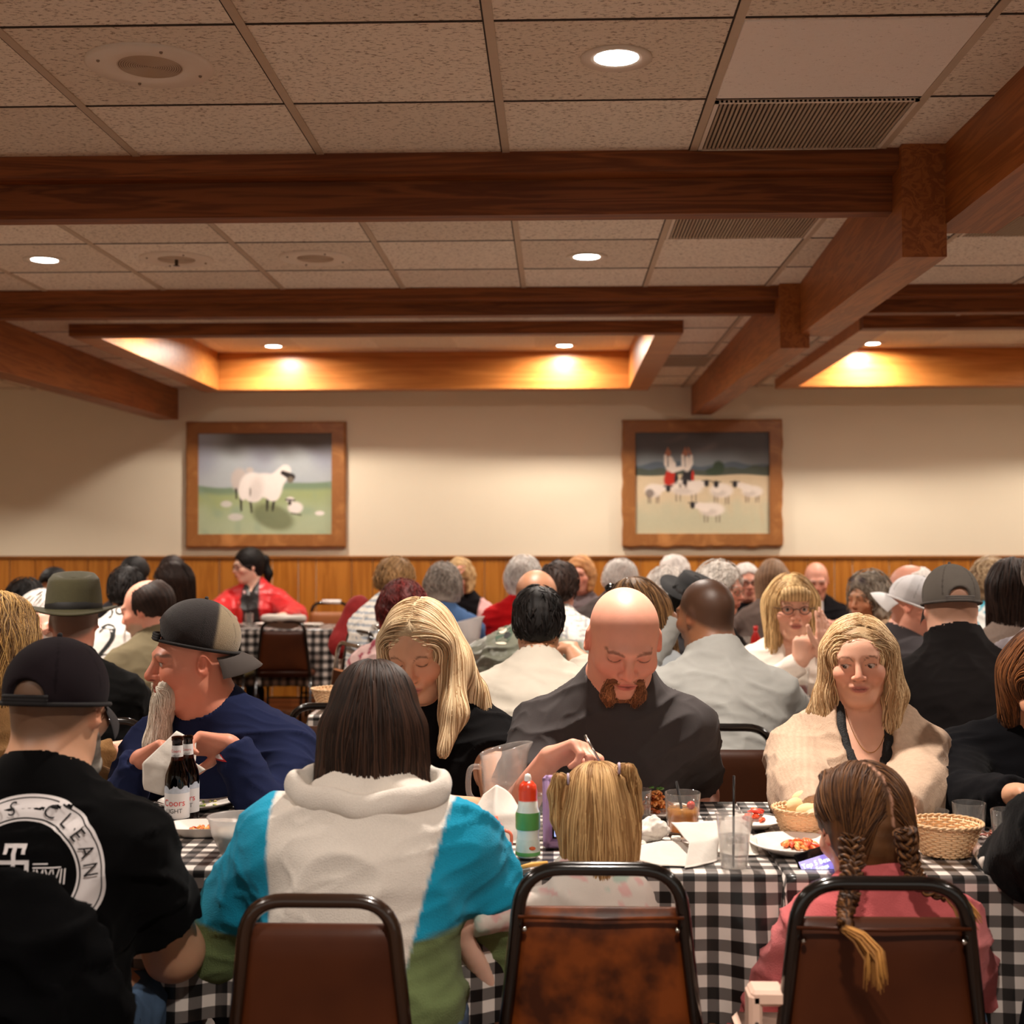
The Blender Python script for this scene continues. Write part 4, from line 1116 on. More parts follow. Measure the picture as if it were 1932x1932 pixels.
# --- blonde woman looking down
BL = (C(136, 100, 62), C(244, 220, 180))
def long_blonde(ctx):
    E_, CC, hd, k = ctx['E'], ctx['CC'], ctx['hd'], ctx['k']
    L = ctx['loc']
    q = lambda u, v, y: L(W(u, v, y))
    pr = [E_((0, .020, .034), (.088, .110, .096), .02), E_((0, .05, -.03), (.084, .074, .09), .03),
          CC((.074, -.01, .03), (.082, -.02, -.06), .030, .030, .03), CC((-.074, -.01, .03), (-.080, -.02, -.06), .026, .026, .03),
          con(hd(.080, -.015, -.05), q(856, 1345, 3.36), .032, .030, .03), con(q(856, 1345, 3.36), q(836, 1420, 3.30), .026, .012, .03),
          con(hd(.075, .03, -.04), q(893, 1320, 3.52), .050, .030, .04), con(q(893, 1310, 3.50), q(928, 1385, 3.50), .034, .016, .03),
          con(hd(-.080, -.015, -.05), q(742, 1330, 3.36), .028, .028, .03), con(q(742, 1330, 3.36), q(728, 1400, 3.3), .026, .015, .03),
          con(hd(0, .07, 0), hd(0, .09, -.22), .07, .05, .05),
          E_((0, -.094, -.014), (.058, .062, .092), .014, -1), E_((0, -.13, -.12), (.054, .08, .10), .014, -1)]
    V, F = isosurf(pr, 0, .007); N = vnorm(V, F); th = V @ A3(60, 40, 5)
    V = V + N * (np.sin(th * 3 + 4 * noise3(V, 12, 2)) * .0015 - .001)[:, None]; t = np.clip(.45 + .5 * noise3(V * A3(3, 3, .5), 60, 3), 0, 1)[:, None]
    h = mk('hair', V, F, M_hair, ctx['root'], col=np.array(BL[0]) * (1 - t) * .8 + np.array(BL[1]) * t * .75)
    V, F, c = comb_hair(pr, 1500, top_roots(ctx, .95, -.98, 1, .0, part=.08), down_flow(ctx, 1.5, .008, .25, .12), 34, .0125, .0021, .0012, BL, zmin=ctx['loc'](W(850, 1415, 3.3))[2], seed=3, jit=.12, rag=.05)
    mk('hair_locks', V, F, M_straw, h, col=c)
blonde = person('woman with long straight blonde hair in a black tee, looking down', 790, 1142, 3.42, face=-4, hface=-10, pitch=22, roll=-3, k=.98, tx=832, fwd=.22, w=1.0, bust=1.0, skin='olive', fem=1, top=C(14, 13, 14), sleeve='short', sl=.30,
       rh=W(745, 1490, 3.1), lh=W(835, 1520, 3.1), lp=(.9, .2, -1), lhand=dict(curl=(30, 30, 35, 40)), hf=HF, h=.0095, eyes='low', lips=C(176, 96, 90), brow=C(110, 72, 48), hairfn=long_blonde, arm=1.12, fold=.003)

# --- woman in the beige cardigan
BG = (C(150, 114, 76), C(240, 212, 168))
def wavy(ctx):
    E_, CC, hd = ctx['E'], ctx['CC'], ctx['hd']
    pr = [E_((0, .018, .032), (.088, .110, .096), .02), E_((0, .05, -.03), (.088, .074, .09), .03), CC((.072, -.005, .03), (.090, .0, -.10), .030, .028, .03), CC((-.072, -.005, .03), (-.088, -.0, -.10), .028, .026, .03),
          CC((.090, .0, -.10), (.074, -.035, -.19), .030, .022, .03), CC((-.088, -.0, -.10), (-.092, -.03, -.19), .028, .022, .03), CC((-.07, .02, -.08), (-.128, .0, -.15), .024, .016, .03),
          CC((.05, .05, -.05), (.06, .04, -.17), .045, .04, .03), CC((-.05, .05, -.05), (-.06, .04, -.17), .045, .04, .03),
          E_((0, -.094, -.018), (.0635, .066, .098), .012, -1), E_((0, -.13, -.14), (.062, .10, .11), .014, -1)]
    V, F = isosurf(pr, 0, .007); N = vnorm(V, F)
    V = V + N * (noise3(V * A3(1, 1, .6), 90, 3) * .004)[:, None]; t = np.clip(.4 + .6 * noise3(V * A3(2, 2, .6), 55, 3), 0, 1)[:, None]
    h = mk('hair', V, F, M_hair, ctx['root'], col=np.array(BG[0]) * (1 - t) * .8 + np.array(BG[1]) * t * .8)
    V, F, c = comb_hair(pr, 1300, top_roots(ctx, .97, -.98, 1, .0, part=.25), down_flow(ctx, 1.5, .02, .2), 30, .0105, .0019, .0015, BG, zmin=hd(0, 0, -.2)[2], seed=9, jit=.2, wave=.3, rag=.03)
    mk('hair_locks', V, F, M_straw, h, col=c)
def cardi_fn(V, base, q):
    P = q['world'](V); ax = np.abs(P[:, 0] - X(1628, 3.5)) 
    rib = .5 + .5 * np.sin(P[:, 0] * 2 * math.pi / .0075 + 3 * P[:, 1]); m = sstep(.115, .125, ax)
    return base * (1 - .13 * (rib * m)[:, None])
beige = person('woman with wavy blonde hair in a beige cardigan over a black lace top', 1620, 1168, 3.55, face=-3, hface=-13, pitch=6, roll=-2, k=.91, headw=1.05, lift=-.025, tx=1632, fwd=.10, w=1.22, d=1.3, belly=.03, bust=1.4, skin='fair', top=C(184, 158, 136), topm=M_knit, topfn=cardi_fn,
       sleeve='long', rh=W(1545, 1545, 3.1), lh=W(1700, 1545, 3.1), rp=(-.3, .3, -1), lp=(.3, .3, -1), lhand={}, rhand={}, hf=HF, h=.0095, eyes='open', lips=C(172, 92, 88), brow=C(112, 70, 46), hairfn=wavy, arm=1.5, fold=.003, vneck=.34, vw=.098, inflate=.016, nose=.98, jaw=1.06, fem=1, feat=dict(gaze=(-.45, -.55), slit=.0030, iris=C(58, 44, 36)))
def inner_top(ctx, col, v, name='undershirt', inf=.008):
    NB, sp, k = ctx['NB'], ctx['sp'], ctx['k']
    gar = [p for p in ctx['gar'][:7]] if True else []
    tor = [p for p in ctx['gar'] if (p[0] == 'e')] + [p for p in ctx['gar'] if p[0] == 'c' and p[6] > 0][:4]
    tor.append(con(NB + A3(0, -.10 * k, .06 * k), sp(.9) + A3(0, -.135 * k, -v), .078 * k, .010 * k, .004, -1))
    
    V, F = isosurf(tor, inf, .0095, planes=[((0, 0, -1), (0, 0, .5))]); N = vnorm(V, F)
    return mk(name, V, F, pm('black_lace', C(14, 12, 13), rough=.8, bump=.9, bscale=260, noise=.3), ctx['root'])
inner_top(beige, None, .175, 'lace_top')
# fine necklace
def necklace(ctx):
    NB, k = ctx['NB'], ctx['k']; pts = []
    for a in np.linspace(-1, 1, 30):
        x = .055 * a; z = NB[2] + .0 - .105 * (1 - a * a) ** .8; y = -.3
        for _ in range(60):
            if ev(ctx['body'], A3(x, y, z)[None])[0] < .0015: break
            y += max(.001, ev(ctx['body'], A3(x, y, z)[None])[0] * .8)
        pts.append((x, y, z))
    MB().tube(pts, .0009, 5).build('necklace', pm('gold', C(210, 160, 90), rough=.25, metal=1), ctx['root'])
necklace(beige)

# --- bearded man in the navy sweatshirt and backwards mesh cap
def navy_hair(ctx):
    E_, CC, hd = ctx['E'], ctx['CC'], ctx['hd']
    bp = [CC((-.038, -.082, -.054), (.038, -.082, -.054), .013, .013, .008), CC((-.040, -.076, -.056), (-.042, -.070, -.085), .011, .014, .01), CC((.040, -.076, -.056), (.042, -.070, -.085), .011, .014, .01), CC((-.030, -.080, -.062), (-.032, -.074, -.10), .014, .018, .012), CC((.030, -.080, -.062), (.032, -.074, -.10), .014, .018, .012),
          CC((0, -.078, -.100), (.0, -.100, -.205), .030, .030, .03), CC((0, -.100, -.205), (.01, -.098, -.285), .028, .008, .03), E_((0, -.115, -.066), (.017, .02, .0065), .006, -1)]
    V, F = isosurf(bp, 0, .0045); N = vnorm(V, F); V = V + N * (np.sin(V[:, 0] * 500 + 5 * noise3(V, 30, 2)) * .0016)[:, None]
    t = np.clip(.5 + .6 * noise3(V * A3(2, 2, .4), 110, 3), 0, 1)[:, None]
    b = mk('beard', V, F, M_hair, ctx['root'], col=np.array(C(150, 136, 120)) * (1 - t) + np.array(C(236, 226, 210)) * t)
    def root(rg, n):
        out = []
        for _ in range(n):
            if rg.uniform() < .4: s = rg.choice([-1, 1]); out.append(hd(s * rg.uniform(.006, .036), -.098, -.053))
            else: a = rg.uniform(-1, 1); out.append(hd(.036 * a, -.10 + .02 * abs(a), rg.uniform(-.14, -.075)))
        return np.array(out)
    def fl(P, i):
        Q = ctx['Q'](P); s = np.sign(Q[:, 0]); m = np.clip((Q[:, 2] + .085) / .03, 0, 1)
        v = np.stack([s * 1.6 * m, -.1 + 0 * m, -1 + .5 * m], 1); return v @ ctx['Rh'].T
    V, F, c = comb_hair(bp, 750, root, fl, 20, .0105, .0013, .001, (C(170, 152, 132), C(244, 236, 222)), zmin=hd(0, -.1, -.285)[2], jit=.3, seed=5, wave=.25, rag=.05)
    mk('beard_hairs', V, F, M_straw, b, col=c)
    ballcap(ctx, C(36, 30, 30), front=170, mesh=True, col2=C(140, 124, 100), billcol=C(58, 50, 46), strap=C(20, 16, 16), tip=15, up=.028)
def navy_paint(V, Q, cl):
    return cl
navy = person('man with a long white beard, backwards mesh cap and navy sweatshirt', 362, 1160, 3.50, face=-12, hface=-62, pitch=4, roll=0, k=1.0, tx=422, fwd=.20, w=1.25, d=1.3, belly=.05, skin='ruddy', top=C(28, 34, 62), sleeve='long',
       rh=W(264, 1436, 3.32), lh=W(436, 1408, 3.32), rp=(-.5, .4, -1), lp=(.7, .4, -1), rhand=dict(dr=(.85, -.1, .45), n=(.35, -.5, -.8), curl=(40, 52, 58, 62), thumb=30, side=1), lhand=dict(dr=(-.95, -.1, .10), n=(.1, -.75, -.65), curl=(24, 44, 50, 54), thumb=30, side=-1),
       hf=HF, h=.0095, eyes='open', feat=dict(gaze=(-.2, 0), slit=.0034), lips=C(168, 86, 78), brow=C(120, 96, 82), hairfn=navy_hair, arm=1.3, neckr=1.25, nose=1.3, jaw=1.15, fold=.0045)
def place_print(ctx, polys, name, m, parent, off=.0016, dirn=1):
    """lay flat shapes on the garment; polys = list of (V(x,z) local, faces)"""
    V = []; F = []
    if 'bvh' not in ctx:
        me = ctx['top'].data; ctx['bvh'] = BVHTree.FromPolygons([tuple(v.co) for v in me.vertices], [tuple(p.vertices) for p in me.polygons])
    for (P2, f) in polys:
        b = len(V)
        P2 = np.asarray(P2, float); y = np.zeros(len(P2)); last = None
        for i, (a, c) in enumerate(P2):
            hit = ctx['bvh'].ray_cast(Vector((a, .8 * dirn, c)), Vector((0, -dirn, 0)))[0]
            last = hit[1] + off * dirn if hit is not None else (last if last is not None else .1 * dirn); y[i] = last
        V += [(a, c, z) for a, c, z in zip(P2[:, 0], y, P2[:, 1])]; F += [tuple(i + b for i in q) for q in f]
    return mk(name, V, F, m, parent, smooth=True)
# wedding band and chest emblem
def band(ctx, s, col, label=None):
    S, E, Wp = ctx['arms'][s]
# small red-and-white emblem on the sweatshirt
def quadgrid(x0, x1, z0, z1, n=6, sk=0):
    P = [(x0 + (x1 - x0) * i / n + sk * j / n, z0 + (z1 - z0) * j / n) for j in range(n + 1) for i in range(n + 1)]
    return P, [(j * (n + 1) + i, j * (n + 1) + i + 1, (j + 1) * (n + 1) + i + 1, (j + 1) * (n + 1) + i) for j in range(n) for i in range(n)]
e0 = navy['loc'](W(413, 1424, 3.3))
em = place_print(navy, [quadgrid(e0[0] - .03, e0[0] + .035, e0[2] - .012, e0[2] + .012, 6, -.03)], 'emblem', pm('emblem_red', C(190, 40, 44), rough=.8), navy['top'], dirn=-1)
place_print(navy, [quadgrid(e0[0] - .024, e0[0] + .026, e0[2] - .007, e0[2] + .007, 6, -.02)], 'emblem_centre', pm('emblem_white', C(220, 214, 214), rough=.8), navy['top'], off=.003, dirn=-1)

# --- man with the black cap, seen from behind, printed t-shirt
def capman_hair(ctx):
    E_, CC, hd = ctx['E'], ctx['CC'], ctx['hd']
    bp = [CC((.052, -.03, -.045), (.03, -.068, -.105), .014, .020, .02), CC((-.052, -.03, -.045), (-.03, -.068, -.105), .014, .020, .02), E_((0, -.07, -.105), (.034, .03, .034), .03)]
    V, F = isosurf(bp, 0, .005); N = vnorm(V, F); V = V + N * (noise3(V, 220, 2) * .003)[:, None]; t = np.clip(.5 + .6 * noise3(V, 120, 3), 0, 1)[:, None]
    mk('beard', V, F, M_hair, ctx['root'], col=np.array(C(70, 56, 48)) * (1 - t) + np.array(C(200, 190, 178)) * t)
    ballcap(ctx, C(34, 28, 32), front=0, hole=True, billcol=C(24, 20, 24), strap=C(20, 17, 19), tip=0)
capman = person('man in a black cap and black t-shirt with a round white print, seen from behind', 113, 1216, 2.62, face=176, hface=169, pitch=6, k=1.05, tx=84, fwd=.10, w=1.13, d=1.15, skin='olive', top=C(9, 9, 10), sleeve='short', sl=.66,
       rh=W(300, 1655, 2.93), lh=W(-60, 1600, 2.95), rp=(.6, -.6, -1.2), lp=(-.8, -.3, -1), rhand={}, hf=.0055, h=.0095, eyes='low', stub=('buzz', C(84, 62, 46)), hairfn=capman_hair, arm=1.28, neckr=1.2, fold=.004, pants=C(72, 92, 118))
def shirt_print(ctx):
    L = ctx['loc']
    c = L(W(40, 1657, 2.42)); R0 = abs(L(W(190, 1657, 2.42))[0] - c[0])
    sgn = -1  # the back is seen, so picture right is the body's -x
    ink = pm('print_white', C(226, 220, 220), rough=.85, bump=.3, bscale=600); dark = pm('print_black', C(20, 18, 20), rough=.9)
    def ring(r0, r1, a0=0, a1=2 * math.pi, n=120, m=5):
        P = []; F = []
        for i in range(n + 1):
            a = a0 + (a1 - a0) * i / n
            for j in range(m + 1): r = r0 + (r1 - r0) * j / m; P.append((c[0] + sgn * r * math.cos(a), c[2] + r * math.sin(a)))
        for i in range(n):
            for j in range(m): F.append((i * (m + 1) + j, i * (m + 1) + j + 1, (i + 1) * (m + 1) + j + 1, (i + 1) * (m + 1) + j))
        return P, F
    R = R0
    pr = place_print(ctx, [ring(R * .70, R)], 'shirt_print', ink, ctx['top'])
    place_print(ctx, [ring(R * .955, R * .968), ring(R * .725, R * .742)], 'print_outline', dark, pr, off=.0028)
    # lettering round the ring
    polys = []
    txt = 'DS CLEAN MONEY'; start = 116; step = 15.6
    for i, chh in enumerate(txt):
        if chh == ' ': continue
        a = math.radians(start - step * i); V2, F2 = text_geo(chh, R * .225)
        V2 = V2 * 1.0
        ca, sa = math.cos(a - math.pi / 2), math.sin(a - math.pi / 2); rr = R * .85
        P = [(c[0] + sgn * (rr * math.cos(a) + x * ca - y * sa), c[2] + rr * math.sin(a) + x * sa + y * ca) for x, y in V2]
        polys.append((P, F2))
    place_print(ctx, polys, 'print_letters', dark, pr, off=.009)
    polys = []
    def lines(cx, cz, ww, hh): return quadgrid(c[0] + sgn * (cx - ww / 2) * R, c[0] + sgn * (cx + ww / 2) * R, c[2] + (cz - hh / 2) * R, c[2] + (cz + hh / 2) * R, 5)
    def outline_strokes(segs, w_):
        for (x0, z0, x1, z1) in segs:
            cx, cz = (x0 + x1) / 2, (z0 + z1) / 2; polys.append(lines(cx, cz, abs(x1 - x0) + w_, abs(z1 - z0) + w_))
    # monogram: a T standing through a squared C
    outline_strokes([(-.13, .43, .10, .43), (-.13, .36, -.13, .43), (.10, .36, .10, .43), (-.015, .43, -.015, -.10), (-.08, -.10, .05, -.10),
                     (-.24, .24, .15, .24), (.15, .17, .15, .24), (-.24, -.0, -.24, .24), (-.24, .0, .15, .0), (.15, .0, .15, .06)], .050)
    V2, F2 = text_geo('MMXVII', R * .22)
    polys.append(([(c[0] + sgn * (R * .38 + x * .62), c[2] + R * .045 + y * 1.25) for x, y in V2], F2))
    for (a_, b_, z_) in ((.22, .40, .215), (.22, .55, .17), (.20, .54, -.10), (.20, .40, -.135)): polys.append(lines((a_ + b_) / 2, z_, b_ - a_, .016))
    place_print(ctx, polys, 'print_monogram', ink, pr, off=.006)
shirt_print(capman)

# --- woman with the dark bob in the colour-block sweatshirt
DK = (C(26, 17, 13), C(72, 48, 36))
def bob(ctx):
    E_, CC, hd = ctx['E'], ctx['CC'], ctx['hd']
    pr = [E_((0, .020, .034), (.086, .108, .096), .02), E_((0, .045, -.04), (.088, .078, .09), .03), CC((-.062, .04, -.02), (-.080, .02, -.16), .042, .036, .03), CC((.062, .04, -.02), (.078, .02, -.16), .042, .036, .03),
          CC((0, .07, -.02), (0, .062, -.145), .06, .05, .05), E_((0, -.095, -.03), (.06, .07, .09), .012, -1)]
    V, F = isosurf(pr, 0, .0065); N = vnorm(V, F); V = V + N * (noise3(V * A3(1, 1, .3), 140, 3) * .002)[:, None]
    h = mk('hair', V, F, M_hair, ctx['root'], col=np.tile(np.array(DK[0]), (len(V), 1)))
    V, F, c = comb_hair(pr, 2300, top_roots(ctx, 1, -.9, 1, -.2, part=.0), down_flow(ctx, .9, 0, .5), 26, .0115, .0021, .001, DK, zmin=hd(0, 0, -.19)[2], seed=13, jit=.14, rag=.028)
    mk('hair_locks', V, F, M_straw, h, col=c)
WHT, BLU, GRN = np.array(C(228, 220, 210)), np.array(C(30, 150, 186)), np.array(C(112, 128, 84))
def block_fn(V, base, q):
    P = q['world'](V); u = P[:, 0]; z = P[:, 2]
    # seams in the plane of the back: from the shoulder points in to the waist
    xl = np.interp(z, [.75, .85, .95, 1.04, 1.09], [X(520, 2.66), X(517, 2.66), X(516, 2.68), X(506, 2.7), X(500, 2.7)])
    xr = np.interp(z, [.62, .75, .9, 1.0, 1.09], [X(770, 2.6), X(800, 2.6), X(845, 2.66), X(885, 2.7), X(915, 2.7)])
    ins = sstep(-.003, .003, u - xl) * sstep(-.003, .003, xr - u); ins = np.maximum(ins, sstep(1.065, 1.085, z))[:, None]
    low = (1 - sstep(.655, .665, z + .03 * np.sin(u * 9)))[:, None] * (1 - ins)
    c = BLU * (1 - ins) + WHT * ins; return c * (1 - low) + GRN * low
cb = person('woman with a dark brown bob in a white, blue and olive sweatshirt, seen from behind', 705, 1262, 2.80, face=180, hface=186, pitch=22, k=1.02, tx=690, fwd=.13, w=1.12, d=1.12, skin='fair', top=C(228, 220, 210), topm=M_fleece, topfn=block_fn, sleeve='long',
       rh=W(835, 1590, 3.0), lh=W(560, 1590, 3.0), rp=(.9, -.45, -1.2), lp=(-.9, -.45, -1.2), rhand={}, lhand={}, hf=.0055, h=.0095, hairfn=bob, arm=1.75, inflate=.02, fold=.006, pants=C(84, 100, 124), waist=.44)
# folded collar of the sweatshirt
def roll_collar(ctx):
    NB, k = ctx['NB'], ctx['k']; pts = []
    for a in np.linspace(0, 2 * math.pi, 49)[:-1]:
        back = (1 + math.sin(a)) / 2
        pts.append(NB + A3(math.cos(a) * (.145 + .01 * math.sin(3 * a)), .020 + math.sin(a) * .098, +.018 - .020 * back + .018 * abs(math.cos(a)) ** 2))
    V = []; F = []; n = len(pts)
    prof = [(-.012, -.030), (.012, -.026), (.022, -.006), (.016, .018), (.002, .030), (-.010, .022), (-.014, .0)]
    c = NB + A3(0, .012, 0)
    for i, p_ in enumerate(pts):
        o = p_ - c; o[2] = 0; o /= np.linalg.norm(o)
        for (r, z) in prof: V.append(p_ + o * (r + .004 * math.sin(i * 1.3)) + A3(0, 0, z + .004 * math.sin(i * .9)))
    m = len(prof)
    for i in range(n):
        for j in range(m): F.append((i * m + j, i * m + (j + 1) % m, ((i + 1) % n) * m + (j + 1) % m, ((i + 1) % n) * m + j))
    o = mk('collar', V, F, M_fleece, ctx['top'], col=np.tile(WHT, (len(V), 1)))
    md = o.modifiers.new('soft', 'SUBSURF'); md.levels = md.render_levels = 2
roll_collar(cb)

# --- toddler with pigtails
TD = (C(140, 100, 58), C(222, 182, 126))
def pigtails(ctx):
    E_, CC, hd = ctx['E'], ctx['CC'], ctx['hd']; L = ctx['loc']
    pr = [E_((0, .020, .032), (.086, .106, .094), .02), E_((0, .045, -.04), (.082, .07, .085), .03), CC((0, .06, -.02), (0, .07, -.13), .066, .05, .05), CC((-.05, .05, -.02), (-.06, .05, -.165), .04, .026, .03), CC((.05, .05, -.02), (.06, .05, -.16), .04, .026, .03), CC((0, .07, -.10), (.0, .07, -.16), .05, .02, .04), E_((0, -.095, -.03), (.06, .07, .09), .012, -1)]
    V, F = isosurf(pr, 0, .0065); N = vnorm(V, F); V = V + N * (noise3(V * A3(1, 1, .3), 140, 3) * .002)[:, None]
    t = np.clip(.4 + .5 * noise3(V * A3(2, 2, .4), 60, 3), 0, 1)[:, None]
    h = mk('hair', V, F, M_hair, ctx['root'], col=np.array(TD[0]) * (1 - t) + np.array(TD[1]) * t * .8)
    V, F, c = comb_hair(pr, 1000, top_roots(ctx, 1, -.9, 1, -.1, part=.0), down_flow(ctx, .7, 0, .7), 26, .0105, .0016, .001, TD, zmin=hd(0, 0, -.205)[2], seed=23, jit=.2, rag=.05)
    mk('hair_locks', V, F, M_straw, h, col=c)
    for (pts, rr) in (([(1072, 1470), (1056, 1470), (1046, 1496), (1050, 1545), (1062, 1592)], .0105), ([(1168, 1450), (1186, 1452), (1198, 1480), (1203, 1530), (1194, 1580)], .0105)):
        P3 = [L(W(u, v, 2.80)) for u, v in pts]
        pp = [con(P3[i], P3[i + 1], rr * (.6, 1.0, .95, .8)[i], rr * (1.0, .95, .8, .45)[i], .01) for i in range(4)]
        V, F = isosurf(pp, 0, .005); pg = mk('pigtail', V, F, M_hair, ctx['root'], col=np.tile(np.array(TD[0]) * 1.3, (len(V), 1)))
        b0 = P3[0]
        def root(rg, n): return P3[1] + rg.normal(size=(n, 3)) * .007
        V, F, c = comb_hair(pp, 160, root, lambda P, i: np.tile(A3(0, 0, -1), (len(P), 1)), 16, .009, .0014, .0005, TD, zmin=P3[4][2], seed=3, jit=.3)
        mk('pigtail_locks', V, F, M_straw, pg, col=c)
        MB().tube([P3[0] + A3(.0, .010 * math.cos(a), .010 * math.sin(a)) for a in np.linspace(0, 6.283, 12)[:-1]], .003, 6, closed=True).build('hair_tie', pm('hair_tie', C(190, 170, 190), rough=.6), pg)
def tod_fn(V, base, q):
    n = noise3(V, 130, 5); m = .6 * sstep(.3, .42, n)[:, None]; g = .7 * sstep(.45, .55, noise3(V, 60, 8))[:, None]
    c = base * (1 - m) + np.array(C(226, 160, 160)) * m; return c * (1 - g) + np.array(C(160, 196, 182)) * g
tod = person('small child with blonde pigtails in a pale patterned shirt, seen from behind', 1127, 1446, 2.86, face=180, hface=183, pitch=14, k=.86, tx=1122, fwd=.04, w=.68, d=.72, skin='pale', top=C(224, 214, 204), topfn=tod_fn, sleeve='short', sl=.85, lh=W(935, 1880, 2.78), lp=(-.6, -.3, -.2), rh=W(1180, 1640, 3.05),
       hf=.0055, h=.0095, seat=.52, hairfn=pigtails, arm=.62, shw=.135, neckr=.72, fold=.003, sink=-.02)

# --- girl with two braids in the pink hoodie
BR = (C(52, 30, 18), C(124, 82, 46))
def braid(path, r, parent, name='braid', seed=0):
    P = np.array(path, float)
    # resample
    d = np.r_[0, np.cumsum(np.linalg.norm(np.diff(P, axis=0), axis=1))]; L = d[-1]; n = int(L / .004)
    s = np.linspace(0, L, n); Q = np.stack([np.interp(s, d, P[:, i]) for i in range(3)], 1)
    ker = np.ones(7) / 7; Q = np.stack([np.convolve(np.pad(Q[:, i], 3, mode='edge'), ker, 'valid') for i in range(3)], 1)
    T = np.gradient(Q, axis=0); T /= np.linalg.norm(T, axis=1, keepdims=True); A = np.cross(T, A3(0, 1, 0)); A /= np.linalg.norm(A, axis=1, keepdims=True); B = np.cross(T, A)
    mb = MB()
    paths = []; cols = []
    rg = np.random.default_rng(seed)
    R = r * (1 - .45 * (s / L))[:, None]
    for j in range(3):
        ph = s / .050 * 2 * math.pi + j * 2 * math.pi / 3
        cen = Q + R * (A * np.sin(ph)[:, None] * .72 + B * np.sin(2 * ph)[:, None] * .36)
        for q in range(16):
            a = rg.uniform(0, 6.28); u = rg.uniform(.25, 1) ** .5
            paths.append(cen + R * .52 * u * (A * math.cos(a + .0) + B * math.sin(a)) ); t = rg.uniform() ** 1.5
            cols.append(np.array(BR[0]) * (1 - t) + np.array(BR[1]) * t)
    V, F, c = tubes(np.array(paths), np.full(len(paths), .0030), 5, .8, np.array(cols), .8)
    return mk(name, V, F, M_straw, parent, col=c)
def braids(ctx):
    E_, CC, hd = ctx['E'], ctx['CC'], ctx['hd']; L = ctx['loc']
    pr = [E_((0, .020, .032), (.090, .110, .096), .02), E_((0, .045, -.035), (.083, .072, .08), .03), E_((0, -.100, -.03), (.064, .07, .09), .012, -1)]
    for s in (-1, 1):   # raised plaits running over the crown
        for i in range(1, 7):
            a = i / 7; pr.append(E_((s * (.032 + .024 * a), -.050 + .135 * a, .116 - .02 * a - .110 * a * a), (.022, .017, .014), .008))
    V, F = isosurf(pr, 0, .0055, planes=[(ctx['Rh'] @ A3(0, -.2, -.98), hd(0, .0, -.10))]); N = vnorm(V, F); V = V + N * (noise3(V, 150, 3) * .0022)[:, None]
    Q = ctx['Q'](V); part = (1 - sstep(.0012, .0032, np.abs(Q[:, 0] - .010 * np.sin(Q[:, 1] * 30))))[:, None] * (Q[:, 2] > -.02)[:, None]
    t = np.clip(.35 + .5 * noise3(V * A3(2, 2, .7), 70, 3), 0, 1)[:, None]; base = np.array(BR[0]) * (1 - t) + np.array(BR[1]) * t
    h = mk('hair', V, F, M_hair, ctx['root'], col=base * (1 - part) + np.array(C(190, 142, 118)) * part)
    def fl(P, i):
        Q = ctx['Q'](P); s = np.sign(Q[:, 0]); v = np.stack([s * .9 + 0 * s, .7 + 0 * s, -.5 + 0 * s], 1); tgt = np.stack([s * .058, .07 + 0 * s, -.06 + 0 * s], 1) - Q
        v = v * .4 + tgt * 12; return v @ ctx['Rh'].T
    def root(rg, n):
        out = []
        while len(out) < n:
            a = rg.uniform(-.85, 1.9); s = rg.choice([-1, 1]); out.append(hd(s * rg.uniform(.004, .02 if rg.uniform() < .5 else .07), .018 + .11 * math.sin(a), .034 + .096 * math.cos(a)))
        return np.array(out)
    V, F, c = comb_hair(pr, 1300, root, fl, 15, .0085, .0015, .0008, BR, seed=2, jit=.5)
    mk('hair_locks', V, F, M_straw, h, col=c)
    q = lambda u, v, y: L(W(u, v, y))
    b1 = braid([q(1606, 1575, 2.55), q(1608, 1630, 2.52), q(1606, 1680, 2.46), q(1594, 1720, 2.38), q(1596, 1755, 2.30)], .021, ctx['root'])
    b2 = braid([q(1706, 1560, 2.57), q(1712, 1600, 2.57), q(1720, 1640, 2.57), q(1738, 1670, 2.52), q(1790, 1690, 2.50)], .019, ctx['root'])
    for (b, pts, n) in ((b1, [q(1596, 1752, 2.30), q(1625, 1768, 2.29), q(1652, 1800, 2.27), q(1655, 1850, 2.26)], 0), (b2, [q(1790, 1688, 2.5), q(1815, 1705, 2.49), q(1835, 1735, 2.47)], 1)):
        pp = [con(pts[i], pts[i + 1], .013 - .002 * i, .011 - .002 * i, .01) for i in range(len(pts) - 1)]
        rg = np.random.default_rng(1); P = np.array(pts); pa = []
        for _ in range(70):
            tt = np.linspace(0, 1, 10); o = rg.normal(size=3) * .006
            pa.append(np.stack([np.interp(tt, np.linspace(0, 1, len(P)), P[:, i]) for i in range(3)], 1) + o * (.5 + tt[:, None]))
        t = rg.uniform(0, 1, (70, 1)); V, F, c = tubes(np.array(pa), np.full(70, .0018), 4, .3, np.array(C(120, 78, 36)) * (1 - t) + np.array(C(196, 140, 72)) * t)
        mk('braid_end', V, F, M_straw, b, col=c)
def pink_fn(V, base, q):
    n = sstep(.15, .6, noise3(V, 9, 4))[:, None]; return base * (1 - n) + np.array(C(214, 128, 128)) * n
girl = person('girl with two brown braids in a pink hoodie, holding a phone, seen from behind', 1624, 1450, 2.74, face=186, hface=196, pitch=20, k=.98, tx=1650, fwd=.10, w=.84, skin='fair', top=C(196, 96, 98), topm=M_fleece, topfn=pink_fn, sleeve='long', collar=.0,
       lh=W(1488, 1716, 2.86), rh=W(1745, 1690, 2.98), lp=(-.35, -.5, -1), rp=(.4, -.5, -1), lhand=dict(dr=(.28, .25, .92), n=(.9, -.1, -.1), curl=(28, 32, 36, 40), thumb=20), hf=.0055, h=.0095, hairfn=braids, arm=1.1, inflate=.014, fold=.005, pants=C(92, 112, 138))
